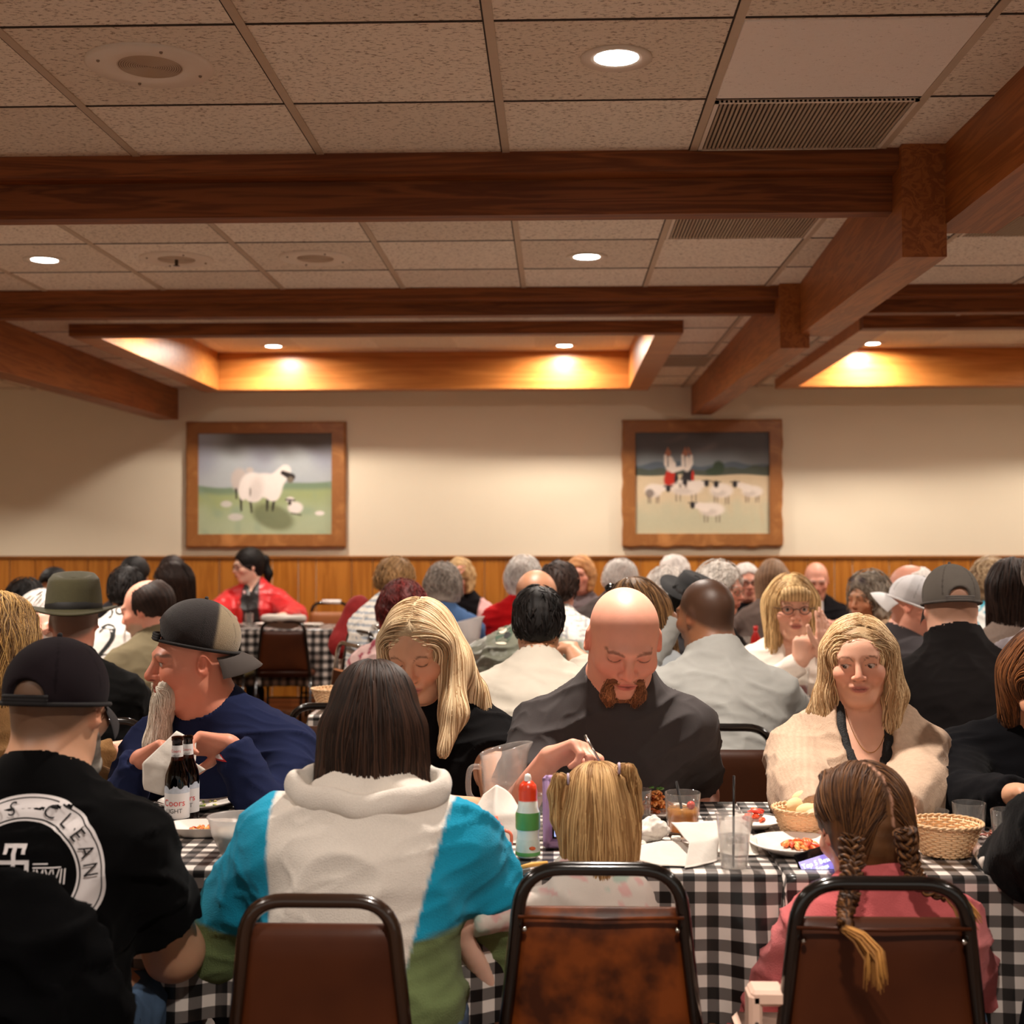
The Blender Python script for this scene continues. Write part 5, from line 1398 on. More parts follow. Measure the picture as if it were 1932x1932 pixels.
# hood bunched behind her neck
def hood(ctx):
    NB = ctx['NB']; pr = [con(NB + A3(-.13, .04, -.05), NB + A3(0, .085, -.10), .026, .030, .03), con(NB + A3(.13, .04, -.05), NB + A3(0, .085, -.10), .026, .030, .03), ell(NB + A3(0, .08, -.06), (.10, .035, .05), None, .03)]
    V, F = isosurf(pr, 0, .008); N = vnorm(V, F); V = V + N * folds(V, 5, .006)[:, None]; mk('hood', V, F, M_fleece, ctx['top'], col=np.tile(np.array(C(206, 120, 120)), (len(V), 1)))
hood(girl)

# --- people cut by the right edge, and the blonde at the left edge
person('person in a black ribbed sweater at the near side, cut off by the picture edge', 2108, 1200, 2.74, face=184, k=1.05, fwd=.1, w=1.05, skin='fair', top=C(14, 14, 15), topm=M_knit, lh=W(1985, 1560, 3.05), lp=(-.9, -.2, -1), lhand={}, hair='bob', hc=(C(40, 26, 18), C(70, 48, 34)), h=.012, arm=1.3, pants=C(20, 20, 24))
def brown_long(ctx):
    L = ctx['loc']; q = lambda u, v, y: L(W(u, v, y))
    pr, pl = hair_prims(ctx, 'long', 1.1)
    V, F = isosurf(pr, 0, .008); N = vnorm(V, F); V = V + N * (noise3(V * A3(1, 1, .4), 120, 3) * .003)[:, None]
    h = mk('hair', V, F, M_hair, ctx['root'], col=np.tile(np.array(C(60, 36, 22)), (len(V), 1)))
    V, F, c = comb_hair(pr, 600, top_roots(ctx, 1, -.9, 1, -.2, part=.0), down_flow(ctx, 1.0, 0, .2), 30, .0125, .002, .001, (C(50, 28, 16), C(140, 88, 50)), seed=31, jit=.25, zmin=.98)
    mk('hair_locks', V, F, M_straw, h, col=c)
person('person in a black long-sleeved top with brown hair falling forward', 1975, 1196, 3.5, face=-10, pitch=30, k=1.06, tx=1952, fwd=.22, w=1.15, bust=1.0, skin='olive', top=C(13, 13, 16), rh=W(1915, 1500, 3.12), rp=(-1, .2, -1), hairfn=brown_long, h=.0095, arm=1.35, fold=.004)
GB = (C(120, 92, 66), C(226, 184, 116))
def long_gold(ctx):
    pr, pl = hair_prims(ctx, 'long', 1.12)
    V, F = isosurf(pr, 0, .008); N = vnorm(V, F); V = V + N * (noise3(V * A3(1, 1, .4), 120, 3) * .003)[:, None]
    h = mk('hair', V, F, M_hair, ctx['root'], col=np.tile(np.array(GB[0]), (len(V), 1)))
    V, F, c = comb_hair(pr, 900, top_roots(ctx, 1, -.9, 1, -.2, part=.0), down_flow(ctx, 1.0, 0, .4), 34, .0125, .0022, .001, GB, seed=37, jit=.25, wave=.35, zmin=ctx['hd'](0, 0, -.30)[2], rag=.04)
    mk('hair_locks', V, F, M_straw, h, col=c)
person('person with long greying blonde hair in a tan knit, cut by the left edge', 2, 1126, 3.55, face=150, hface=150, pitch=0, k=1.12, tx=-10, fwd=.0, w=1.0, skin='fair', top=C(132, 98, 62), topm=M_knit, hairfn=long_gold, h=.0095, fold=.004)

# ------------------------------------------------------------------ tables and cloths
def gingham(name, period):
    m, nt, b = newmat(name); N = nt.nodes; L = nt.links
    uv = N.new('ShaderNodeUVMap'); uv.uv_map = 'UVMap'; sx = N.new('ShaderNodeSeparateXYZ'); L.new(uv.outputs['UV'], sx.inputs[0])
    def stripe(o):
        a = N.new('ShaderNodeMath'); a.operation = 'DIVIDE'; a.inputs[1].default_value = period; L.new(o, a.inputs[0])
        f = N.new('ShaderNodeMath'); f.operation = 'FRACT'; L.new(a.outputs[0], f.inputs[0])
        g = N.new('ShaderNodeMath'); g.operation = 'GREATER_THAN'; g.inputs[1].default_value = .5; L.new(f.outputs[0], g.inputs[0]); return g.outputs[0]
    s = N.new('ShaderNodeMath'); s.operation = 'ADD'; L.new(stripe(sx.outputs['X']), s.inputs[0]); L.new(stripe(sx.outputs['Y']), s.inputs[1])
    h = N.new('ShaderNodeMath'); h.operation = 'MULTIPLY'; h.inputs[1].default_value = .5; L.new(s.outputs[0], h.inputs[0])
    r = N.new('ShaderNodeValToRGB'); r.color_ramp.interpolation = 'CONSTANT'
    r.color_ramp.elements[0].color = (*C(18, 17, 17), 1); r.color_ramp.elements[0].position = 0
    e = r.color_ramp.elements.new(.25); e.color = (*C(104, 98, 95), 1)
    r.color_ramp.elements[-1].color = (*C(222, 212, 204), 1); r.color_ramp.elements[-1].position = .75
    L.new(h.outputs[0], r.inputs['Fac']); L.new(r.outputs['Color'], b.inputs['Base Color'])
    b.inputs['Roughness'].default_value = .42; b.inputs['Specular IOR Level'].default_value = .35; b.inputs['Coat Weight'].default_value = .35; b.inputs['Coat Roughness'].default_value = .12
    return m
M_ging = gingham('gingham_vinyl', .0475); M_ging2 = gingham('gingham_cloth', .062)
M_edge = pm('table_edge', C(70, 44, 26), rough=.6); M_leg = pm('table_leg_steel', C(120, 112, 104), rough=.35, metal=.8)
def table(x0, x1, y0, y1, label, clabel, mat=None, drop=.30, z=TABLE_Z, ends=(1, 1), res=.02):
    cx, cy = (x0 + x1) / 2, (y0 + y1) / 2; zt = z - .012
    t = empty('dining_table', (cx, cy, 0)); tag(t, label, 'table', 'tables under gingham cloths')
    a, b = (x1 - x0) / 2, (y1 - y0) / 2
    MB().box((-a + .01, -b + .01, zt - .025), (a - .01, b - .01, zt), bev=.006).build('tabletop', M_edge, t, smooth=False)
    for sx in (-1, 1):
        for sy in (-1, 1):
            MB().tube([(sx * (a - .12), sy * (b - .08), zt - .02), (sx * (a - .10), sy * (b - .06), .0)], .014, 8).build('leg', M_leg, t)
    # cloth: arc length runs over the top and down each side
    def prof(half, dr):   # returns list of (coord, z, s)
        out = []; r = .012
        for s in np.arange(0, dr, .02): out.append((-half - .004, z - dr + s, -half - dr + s))
        for k in range(4): an = k / 3 * math.pi / 2; out.append((-half - .004 + r * (1 - math.cos(an)), z - r + r * math.sin(an), -half + .006 * k))
        n = max(4, int(2 * half / .05))
        for k in range(1, n): out.append((-half + 2 * half * k / n, z, -half + 2 * half * k / n))
        m = [(-c, zz, -s) for (c, zz, s) in out[::-1] if c < -half + .02]
        return out + m
    py = prof(b, drop)
    nx = int((x1 - x0) / res) + 1
    rg = np.random.default_rng(int(abs(x0 * 100)) + 3); ph = rg.uniform(0, 6, 4)
    V = []; UV = []
    ex = [(x, 0) for x in np.linspace(-a, a, nx)]
    if ends[0]: ex = [(-a - .004, s) for s in np.arange(drop, 0, -.03)] + ex
    if ends[1]: ex = ex + [(a + .004, s) for s in np.arange(.03, drop + .01, .03)]
    for (x, dn) in ex:
        for (y, zz, s) in py:
            hang = max(0, z - .02 - zz); amp = min(1, hang / .15) * .016
            w_ = amp * (math.sin(x * 21 + ph[0]) + .6 * math.sin(x * 43 + ph[1]))
            yy = y + (w_ + .02 * min(1, hang / .3)) * (1 if y > 0 else -1) * (hang > 0)
            xx = x; z2 = zz
            if dn:
                z2 = min(zz, z - dn); a2 = .012 * math.sin(y * 24 + ph[2]) * min(1, dn / .15); xx = x + (a2 + .015 * dn / drop) * (1 if x > 0 else -1)
                if hang > 0: z2 = z - max(dn, hang)
            V.append((cx + xx, cy + yy, z2)); UV.append((x + (dn if x > 0 else -dn), s + .005))
    m = len(py); n = len(ex); F = [(i * m + j, (i + 1) * m + j, (i + 1) * m + j + 1, i * m + j + 1) for i in range(n - 1) for j in range(m - 1)]
    o = mk('tablecloth', V, F, mat or M_ging, None, uv=UV); tag(o, clabel, 'tablecloth', 'gingham tablecloths')
    return t
table(-1.75, X(1472, 2.76), 2.76, 3.50, 'long dining table before the bearded man, the bald man and the small child', 'black and white gingham vinyl cloth in front of the bald man')
table(X(1478, 2.76), 2.35, 2.74, 3.50, 'dining table before the woman in the beige cardigan', 'black and white gingham vinyl cloth in front of the woman in the beige cardigan')
table(X(578, 5.1), 2.7, 5.15, 5.88, 'dining table in front of the woman with the fringe and glasses', 'gingham cloth under the lone bread basket in the second row', ends=(1, 0))
table(-3.9, X(310, 5.3), 5.25, 5.95, 'dining table beyond the man in the green hat', 'gingham cloth beyond the man in the green hat', ends=(0, 1))
table(X(700, 7.1), X(1180, 7.1), 7.1, 7.8, 'dining table with the white pitcher and the ketchup', 'gingham cloth under the pitcher beside the man in the flight jacket', mat=M_ging2)
table(X(1200, 7.2), 3.2, 7.55, 8.25, 'dining table in front of the bald man in the black jacket', 'gingham cloth before the bald man in the black jacket', mat=M_ging2)
table(X(800, 9), X(1165, 9), 8.45, 9.1, 'dining table in front of the blonde woman in the pink sleeves', 'gingham cloth in front of the blonde woman in the pink sleeves', mat=M_ging2, ends=(0, 0))
table(X(388, 10.1), X(642, 10.1), 10.0, 10.62, 'dining table in front of the woman in the red satin jacket', 'gingham cloth in front of the woman in the red satin jacket', mat=M_ging2, drop=.42)

# ------------------------------------------------------------------ banquet chairs
def vinyl(name, c1, c2, sc=9, rough=.42):
    if name in MATS: return MATS[name]
    m, nt, b = newmat(name); N = nt.nodes; L = nt.links
    tc = N.new('ShaderNodeTexCoord'); nz = N.new('ShaderNodeTexNoise'); nz.inputs['Scale'].default_value = sc; nz.inputs['Detail'].default_value = 3
    L.new(tc.outputs['Object'], nz.inputs['Vector']); r = N.new('ShaderNodeValToRGB')
    r.color_ramp.elements[0].position = .36; r.color_ramp.elements[1].position = .64; r.color_ramp.elements[0].color = (*c1, 1); r.color_ramp.elements[1].color = (*c2, 1)
    L.new(nz.outputs['Fac'], r.inputs['Fac']); L.new(r.outputs['Color'], b.inputs['Base Color']); b.inputs['Roughness'].default_value = rough; b.inputs['Specular IOR Level'].default_value = .22
    n2 = N.new('ShaderNodeTexNoise'); n2.inputs['Scale'].default_value = 260; L.new(tc.outputs['Object'], n2.inputs['Vector'])
    bp = N.new('ShaderNodeBump'); bp.inputs['Strength'].default_value = .15; bp.inputs['Distance'].default_value = .001; L.new(n2.outputs['Fac'], bp.inputs['Height']); L.new(bp.outputs['Normal'], b.inputs['Normal'])
    MATS[name] = m; return m
V_org = vinyl('vinyl_mottled', C(56, 24, 8), C(112, 54, 18), 16); V_brn = vinyl('vinyl_brown', C(60, 26, 9), C(76, 36, 14), 4); V_dk = vinyl('vinyl_dark', C(48, 23, 10), C(60, 30, 14), 3); V_tan = vinyl('vinyl_tan', C(150, 92, 54), C(164, 104, 62), 3)
M_blk = pm('chair_tube_black', C(16, 14, 13), rough=.16, spec=.6, coat=.4); M_brz = pm('chair_tube_bronze', C(44, 28, 18), rough=.2, spec=.6, coat=.3)
M_chr = pm('chrome', C(190, 186, 180), rough=.15, metal=1.0)
def rounded(pts, r, n=6):
    out = [np.array(pts[0], float)]
    for i in range(1, len(pts) - 1):
        a, b, c = [np.array(p, float) for p in pts[i - 1:i + 2]]; u = (a - b) / np.linalg.norm(a - b); v = (c - b) / np.linalg.norm(c - b)
        p0, p1 = b + u * r, b + v * r
        for k in range(n + 1): t = k / n; out.append((1 - t) ** 2 * p0 + 2 * t * (1 - t) * b + t * t * p1)
    out.append(np.array(pts[-1], float)); return out
def pad(name, x0w, x1w, z0, z1, y0, y1, m, parent, b=.012, lip=0):
    """upright padded panel, width x0w at the bottom and x1w at the top"""
    V = []; F = []; nu, nv = 10, 10
    for side in (0, 1):
        for j in range(nv + 1):
            for i in range(nu + 1):
                u, v = i / nu * 2 - 1, j / nv * 2 - 1; w_ = (x0w + (x1w - x0w) * j / nv) / 2
                puff = (1 - abs(u) ** 6) * (1 - abs(v) ** 8); z_ = z0 + (z1 - z0) * j / nv + lip * (1 - abs(u) ** 2) * (j == nv)
                y = (y0 - (.5 - 0) * (y1 - y0) * 0) if False else ((y0 + y1) / 2 + (1 if side else -1) * (y1 - y0) / 2 * (.35 + .65 * puff))
                V.append((u * w_, y + .10 * (z_ - z0) * 0, z_))
    n1 = (nu + 1) * (nv + 1); g = lambda s, i, j: s * n1 + j * (nu + 1) + i
    for j in range(nv):
        for i in range(nu): F += [(g(0, i, j), g(0, i + 1, j), g(0, i + 1, j + 1), g(0, i, j + 1)), (g(1, i, j), g(1, i, j + 1), g(1, i + 1, j + 1), g(1, i + 1, j))]
    for i in range(nu): F += [(g(0, i, 0), g(1, i, 0), g(1, i + 1, 0), g(0, i + 1, 0)), (g(0, i, nv), g(0, i + 1, nv), g(1, i + 1, nv), g(1, i, nv))]
    for j in range(nv): F += [(g(0, 0, j), g(0, 0, j + 1), g(1, 0, j + 1), g(1, 0, j)), (g(0, nu, j), g(1, nu, j), g(1, nu, j + 1), g(0, nu, j + 1))]
    return mk(name, V, F, m, parent)
def chair(x, y, rz, label, vin, tube, w=1.0, H=.85, detail=False, gap=.085, grp='banquet chairs'):
    """x, y: middle of the back; the seat lies towards the chair's own -y"""
    t = empty('banquet_chair', (x, y, 0), rz=math.radians(rz)); tag(t, label, 'chair', grp)
    a, b = .186 * w, .142 * w
    # back frame leans away slightly
    B = lambda xx, z: (xx, .0 + .05 * (z - .45) * (z > .45), z)
    path = rounded([B(-a, .43), B(-b, H - .012), B(b, H - .012), B(a, .43)], .075 * w, 8)
    MB().tube(path, .0132, 12 if detail else 8).build('back_frame', tube, t)
    pad('backrest', 2 * a - .02, 2 * b + .028, .47, H - gap, -.010, .022, vin, t, lip=.0)
    if detail:
        MB().tube([(-b - .012 + .004, .03, H - gap - .012), (0, .034, H - gap - .014), (b + .008, .03, H - gap - .012)], .0035, 6).build('piping', vin, t)
        for s in (-1, 1): MB().ball((s * (b - .004), .030, H - gap - .035), .005, 8, 6).build('rivet', M_chr, t)
    sm = MB().box((-a - .01, -.40, .425), (a + .01, -.01, .475), bev=.018).build('seat', vin, t); autosmooth(sm, 60)
    for s in (-1, 1):
        MB().tube([B(s * a, .44), (s * (a + .01), .06, 0)], .012, 8).build('leg', tube, t)
        MB().tube([(s * (a - .01), -.36, .43), (s * (a + .005), -.40, 0)], .012, 8).build('leg', tube, t)
    MB().tube([(-a, -.37, .24), (a, -.37, .24)], .008, 6).build('stretcher', tube, t)
    return t
cz = 0
chair(X(607, 2.36), 2.36, 180, 'narrow banquet chair with a bronze frame behind the woman in the colour-block sweatshirt', V_brn, M_brz, w=.88, H=.825, detail=False, gap=.055)
chair(X(1131, 2.50), 2.50, 180, 'black-framed banquet chair with mottled orange-brown vinyl behind the small child', V_org, M_blk, w=1.0, detail=True)
chair(X(1655, 2.41), 2.41, 180, 'black-framed banquet chair with plain brown vinyl behind the girl with braids', V_brn, M_blk, w=1.0, detail=True, gap=.075)
chair(X(10, 2.27), 2.27, 180, 'banquet chair hidden under the black coat', V_dk, M_blk)
chair(X(628, 4.86), 4.86, 180, 'empty dark brown chair tucked in by the lone bread basket', V_dk, M_blk, w=1.0)
chair(X(1362, 4.35), 4.35, 180, 'dark brown chair holding the man in the pale grey sweatshirt', V_dk, M_blk, w=1.05)
chair(X(1800, 4.42), 4.42, 180, 'dark brown chair holding the man in the black jacket and grey cap', V_dk, M_blk, w=1.05, H=.80)
chair(X(200, 4.45), 4.45, 176, 'dark chair holding the man in the green hat', V_dk, M_blk)
chair(X(535, 9.8), 9.8, 180, 'brown chair with a white napkin over its top, pushed up to the far table', V_brn, M_blk, w=1.06)
chair(X(412, 9.7), 9.7, 176, 'dark olive chair pushed up to the far table, with white paper on its top', vinyl('vinyl_olive', C(60, 50, 26), C(72, 60, 32), 3), M_blk)
chair(X(626, 10.95), 10.86, 4, 'tan chair with a white taped top rail against the panelled wall', V_tan, M_blk, w=1.0, H=.93)
for (u, yy, rz, lb) in ((745, 6.3, 185, 'chair behind the woman with dark red hair'), (1020, 4.42, 180, 'chair holding the man in the white t-shirt'), (1150, 4.5, 180, 'chair of the woman with sunglasses on her head'), (1590, 6.95, 150, 'black-framed chair with a rounded top beside the woman with curly grey hair'), (1880, 6.1, 180, 'chair of the woman with long dark hair and the grey knit')):
    chair(X(u, yy), yy, rz, lb, V_dk, M_blk)
for (u, yy, lb) in ((1630, 4.02, 'chair of the woman in the beige cardigan'), (1180, 4.0, 'chair of the bald man in the charcoal tee'), (820, 3.98, 'chair of the woman with long straight blonde hair'), (420, 4.05, 'chair of the man with the long white beard'), (1960, 4.0, 'chair of the person in the black long-sleeved top')):
    chair(X(u, yy), yy, 0, lb, V_brn, M_blk, H=.80)
# taped top rail and napkins on the far chairs
q = W(626, 1126, 10.89)
o = MB().tube([(q[0] - .075, 10.885, .925), (q[0] + .075, 10.885, .925)], .019, 12).build('rail_tape', pm('white_tape', C(240, 236, 230), rough=.5)); tag(o, 'white tape wrapped round the top rail of the tan chair', 'tape')
def drape(x, y, z, w_, label):
    pr = [('c', A3(x - w_ / 2, y, z), A3(x + w_ / 2, y, z), .03, .03, .01, 1, None), ell((x, y + .03, z - .03), (w_ / 2, .03, .05), None, .03)]
    V, F = isosurf(pr, 0, .012); V = V + vnorm(V, F) * (noise3(V, 60, 3) * .006)[:, None]
    tag(mk('napkin', V, F, pm('napkin_white', C(206, 199, 190), rough=.9, bump=.3, bscale=80)), label, 'napkin')
drape(X(535, 9.78), 9.79, .855, .28, 'white napkin draped over the brown chair at the far table')
drape(X(412, 9.7), 9.70, .855, .22, 'white paper lying over the olive chair at the far table')

# black coat hanging over the chair at the lower left
def coat():
    x = X(40, 2.2); pr = [con((x - .20, 2.26, .75), (x - .02, 2.24, .765), .06, .07, .05), con((x - .02, 2.24, .765), (x + .06, 2.25, .70), .065, .045, .05), ell((x - .05, 2.22, .62), (.20, .085, .26), None, .08), ell((x + .03, 2.20, .45), (.17, .09, .35), None, .08), con((x + .05, 2.24, .70), (x + .13, 2.20, .35), .05, .06, .06), ell((x - .18, 2.2, .55), (.18, .09, .32), None, .08)]
    V, F = isosurf(pr, 0, .01, planes=[((0, 0, -1), (0, 0, .12))]); V = V + vnorm(V, F) * folds(V, 77, .009)[:, None]
    tag(mk('coat', V, F, pm('black_wool', C(5, 5, 6), rough=1, noise=.2, bump=.3, spec=.05)), 'black coat draped over the chair in the bottom corner behind the printed t-shirt', 'coat')
coat()
# pale plastic bracket at the side of the girl's chair
def booster():
    a = W(1413, 1866, 2.42); b_ = W(1478, 1868, 2.42); c = W(1420, 1990, 2.42)
    t = empty('booster_seat', (a[0], 2.42, 0)); tag(t, 'pale pink plastic booster seat strapped beside the braided girl', 'booster seat')
    m = pm('booster_plastic', C(232, 196, 176), rough=.45); z = a[2]
    mb = MB().box((0, -.03, z - .022), (b_[0] - a[0], .03, z + .006), bev=.006); mb.box((-.004, -.03, .52), (.020, .03, z), bev=.006); autosmooth(mb.build('arm', m, t))
    MB().box((0, -.03, .48), (.28, .25, .52), bev=.01).build('seat_tray', m, t)
    for k in range(3): MB().lathe([(0, 0), (.0035, 0), (.0035, .002), (0, .002)], 10).build('hole_disc', pm('hole_dark', C(50, 40, 36)), t, M=Matrix.Translation((.009, -.032, z - .05 - .028 * k)) @ Matrix.Rotation(math.pi / 2, 4, 'X'))  # dark discs laid on the arm in place of its shaded holes
booster()
# stack of folded chairs leaning together
def folded():
    for i, (u, v0, dx, vn, lb) in enumerate(((612, 1215, .0, V_tan, 'folded tan chair at the open end of the leaning stack'), (628, 1190, .03, V_dk, 'folded dark chair second in the leaning stack'), (643, 1178, .05, V_brn, 'folded brown chair in the middle of the leaning stack'), (658, 1166, .06, V_dk, 'folded black chair at the inner end of the leaning stack'))):
        y = 6.6 + .05 * i; p0 = W(u, v0, y)
        t = empty('folded_chair', (p0[0], y, 0), rot=(0, math.radians(9), math.radians(28))); tag(t, lb, 'folding chair', 'folded chairs leaning together')
        H_ = p0[2] - .0
        t.location = (p0[0] + H_ * math.sin(math.radians(-9)) * -.2 - .02, y, 0)
        MB().tube(rounded([(-.02, -.19, .02), (-.02, -.17, H_), (-.02, .17, H_), (-.02, .19, .02)], .06, 6), .011, 8).build('back_frame', M_chr if i in (0, 2) else M_blk, t)
        MB().tube(rounded([(.015, -.17, .02), (.015, -.16, H_ * .72), (.015, .16, H_ * .72), (.015, .17, .02)], .05, 6), .010, 8).build('leg_frame', M_blk, t)
        MB().box((-.035, -.16, H_ * .42), (-.012, .16, H_ * .86), bev=.008).build('backrest', vn, t); MB().box((-.0, -.16, .12), (.024, .16, H_ * .40), bev=.008).build('seat', vn, t)
folded()
# ------------------------------------------------------------------ tableware
TZ = TABLE_Z + .002
G_clear = glass('clear_glass', (.95, .95, .94), ior=1.6, body=.045, bcol=(.9, .9, .9)); G_brown = glass('brown_glass', C(120, 62, 18)); G_plast = glass('clear_plastic', (.95, .94, .93), rough=.12, ior=1.45, body=.16, bcol=(.9, .88, .86))
M_china = pm('china', C(226, 218, 210), rough=.18, spec=.5, noise=.02); M_nap = pm('napkin_white', C(206, 199, 190), rough=.9, bump=.3, bscale=80); M_liq = glass('water', (.96, .97, .97), ior=1.33, body=.05, bcol=(.9, .9, .9))
M_straw2 = pm('straw_black', C(14, 12, 12), rough=.3)
def T(name, u, v, label, cat, grp=None, rz=0, z=TZ, sc=1.0):
    p = on_z(u, v, z); t = empty(name, p, rz=math.radians(rz), scale=sc); return tag(t, label, cat, grp)
def plate(u, v, r, label, depth=.016, rz=0, oval=1.0):
    t = T('plate', u, v, label, 'plate', 'white plates', rz); t.scale = (1, oval, 1)
    MB().lathe([(0, 0), (r * .58, 0), (r * .62, .003), (r * .95, depth - .003), (r, depth), (r * .985, depth + .002), (r * .93, depth), (r * .62, .006), (r * .56, .0045), (0, .004)], 48).build('dish', M_china, t); return t
def food(u, v, n, r, size, cols, label, name='food', z=.006, shape='strip', seed=1, kind=None, hgt=.02):
    """a helping of food built from its own pieces"""
    rg = np.random.default_rng(seed); p = on_z(u, v, TZ) + A3(0, 0, z); V = []; F = []; Cc = []
    for i in range(n):
        a, q = rg.uniform(0, 6.28), r * rg.uniform() ** .6; c = A3(q * math.cos(a), q * math.sin(a) * .8, hgt * (1 - q / r) * rg.uniform(.2, 1)); mb = MB()
        if shape == 'strip':
            L_ = size * rg.uniform(.6, 1.5); th = rg.uniform(0, 3.14); bend = rg.normal() * .5
            pts = [c + A3(math.cos(th + bend * s) * L_ * s, math.sin(th + bend * s) * L_ * s, .004 * math.cos(s * 3)) for s in np.linspace(-.5, .5, 6)]; mb.tube(pts, [size * .12, size * .17, size * .18, size * .18, size * .16, size * .1], 6)
        else: mb.ball(c, (size * rg.uniform(.4, .9), size * rg.uniform(.4, .9), size * rg.uniform(.3, .6)), 8, 6)
        b = len(V); V += mb.v; F += [tuple(j + b for j in f) for f in mb.f]; Cc += [cols[rg.integers(len(cols))]] * len(mb.v)
    o = mk(name, np.array(V) + p, F, vm('food_gloss', rough=.35, spec=.5, noise=.25, nscale=220), None, col=np.array(Cc)); tag(o, label, 'food', kind=kind or 'stuff'); return o

def beer(u, v, label, sc=.92, lab=True):
    t = T('beer_bottle', u, v, label, 'bottle', 'brown beer bottles', sc=sc)
    prof = [(0, 0), (.0285, 0), (.0305, .003), (.0305, .118), (.0290, .134), (.0225, .152), (.0165, .168), (.0140, .185), (.0128, .205), (.0128, .218), (.0145, .220), (.0145, .229), (.0125, .230), (.0105, .229), (.0105, .19), (.0135, .168), (.0195, .150), (.0265, .132), (.0280, .116), (.0280, .006), (0, .005)]
    MB().lathe(prof, 36).build('bottle_glass', G_brown, t)
    MB().lathe([(0, .007), (.0272, .007), (.0272, .05), (0, .05)], 24).build('beer', glass('beer_liquid', C(225, 150, 60), ior=1.33), t)
    lbm = pm('label_silver', C(206, 204, 204), rough=.4, spec=.4)
    MB().lathe([(.0309, .026), (.0311, .028), (.0311, .094), (.0309, .096)], 40).build('label', lbm, t)
    n = MB().lathe([(.0152, .170), (.0150, .174), (.0140, .206), (.0136, .208)], 32).build('neck_label', lbm, t)
    # mountains over the label
    mb = MB(); N_ = 48
    for i in range(N_):
        a0, a1 = 2 * math.pi * i / N_, 2 * math.pi * (i + 1) / N_; hgt = lambda a: .010 * abs(math.sin(a * 3.5 + .4)) + .004 * abs(math.sin(a * 11))
        b = len(mb.v); mb.v += [(.0312 * math.cos(a), .0312 * math.sin(a), z_) for a, z_ in ((a0, .090), (a1, .090), (a1, .096 + hgt(a1)), (a0, .096 + hgt(a0)))]; mb.f.append((b, b + 1, b + 2, b + 3))
    mb.build('label_mountains', pm('label_ice', C(170, 178, 190), rough=.5, noise=.3, nscale=90), t)
    def wrap(s, size, r0, zc, m, nm, az=-90, sq=1.0):
        V2, F2 = text_geo(s, size); V = [((r0) * math.cos(math.radians(az) + x * sq / r0), r0 * math.sin(math.radians(az) + x * sq / r0), zc + y) for x, y in V2]
        mk(nm, V, F2, m, t)
    red = pm('ink_red', C(196, 36, 34), rough=.5); blk = pm('ink_black', C(40, 36, 36), rough=.5)
    wrap('Coors', .023, .0318, .066, red, 'label_word'); wrap('LIGHT', .0155, .0318, .046, blk, 'label_word_below')
    wrap('Coors', .0105, .0156, .194, red, 'neck_word'); wrap('LIGHT', .0075, .0160, .182, blk, 'neck_word_below')
beer(334, 1561, 'front one of the two brown beer bottles, its silver label readable'); beer(354, 1548, 'rear one of the two brown beer bottles, half hidden by its twin', sc=.88)

# platters and plates on the first table
t = T('platter', 388, 1574, 'long white platter with orange sauce scraps beside the beer bottles', 'platter', rz=6)
pl = []
for (s, z_) in ((.62, 0), (.66, .004), (.97, .022), (1.0, .024), (.96, .022), (.64, .007), (.0, .006)):
    pl.append([(s * .085 * math.copysign(abs(math.cos(a)) ** .6, math.cos(a)), s * .058 * math.copysign(abs(math.sin(a)) ** .6, math.sin(a)), z_) for a in np.linspace(0, 2 * math.pi, 49)[:-1]])
V = sum(pl, []); F = [(l * 48 + i, l * 48 + (i + 1) % 48, (l + 1) * 48 + (i + 1) % 48, (l + 1) * 48 + i) for l in range(6) for i in range(48)] + [tuple(range(48))[::-1]]
mk('dish', V, F, M_china, t)
food(388, 1572, 26, .035, .016, [C(206, 104, 30), C(176, 70, 20), C(226, 150, 70)], 'orange sauce scraps left on the white platter', seed=3, hgt=.006, z=.008)
plate(372, 1522, .098, 'white plate with green crumbs in front of the bearded man')
food(384, 1521, 22, .05, .006, [C(110, 130, 60), C(190, 180, 110)], 'green herb crumbs on the plate of the bearded man', seed=4, shape='b', hgt=.001, z=.006)
plate(487, 1524, .06, 'small white side plate with a green scrap between the bearded man and the dark bob')
food(480, 1522, 6, .02, .008, [C(90, 120, 50)], 'green leaf scrap on the small side plate', seed=5, shape='b', hgt=.003)
t = T('salad_bowl', 446, 1612, 'clear ribbed plastic salad bowl by the blue sleeve', 'bowl')
MB().lathe([(0, 0), (.030, 0), (.034, .004), (.052, .045), (.060, .078), (.063, .080), (.062, .082), (.058, .080), (.050, .046), (.031, .006), (0, .004)], 48).build('bowl', glass('frosted_plastic', (.9, .88, .86), rough=.25, ior=1.3, body=.4, bcol=(.75, .72, .7)), t)
MB().lathe([(0, .010), (.033, .010), (.050, .05), (.03, .056), (0, .058)], 24).build('dressing', pm('dressing', C(206, 190, 170), rough=.5, noise=.2, nscale=60, bump=.6), t)

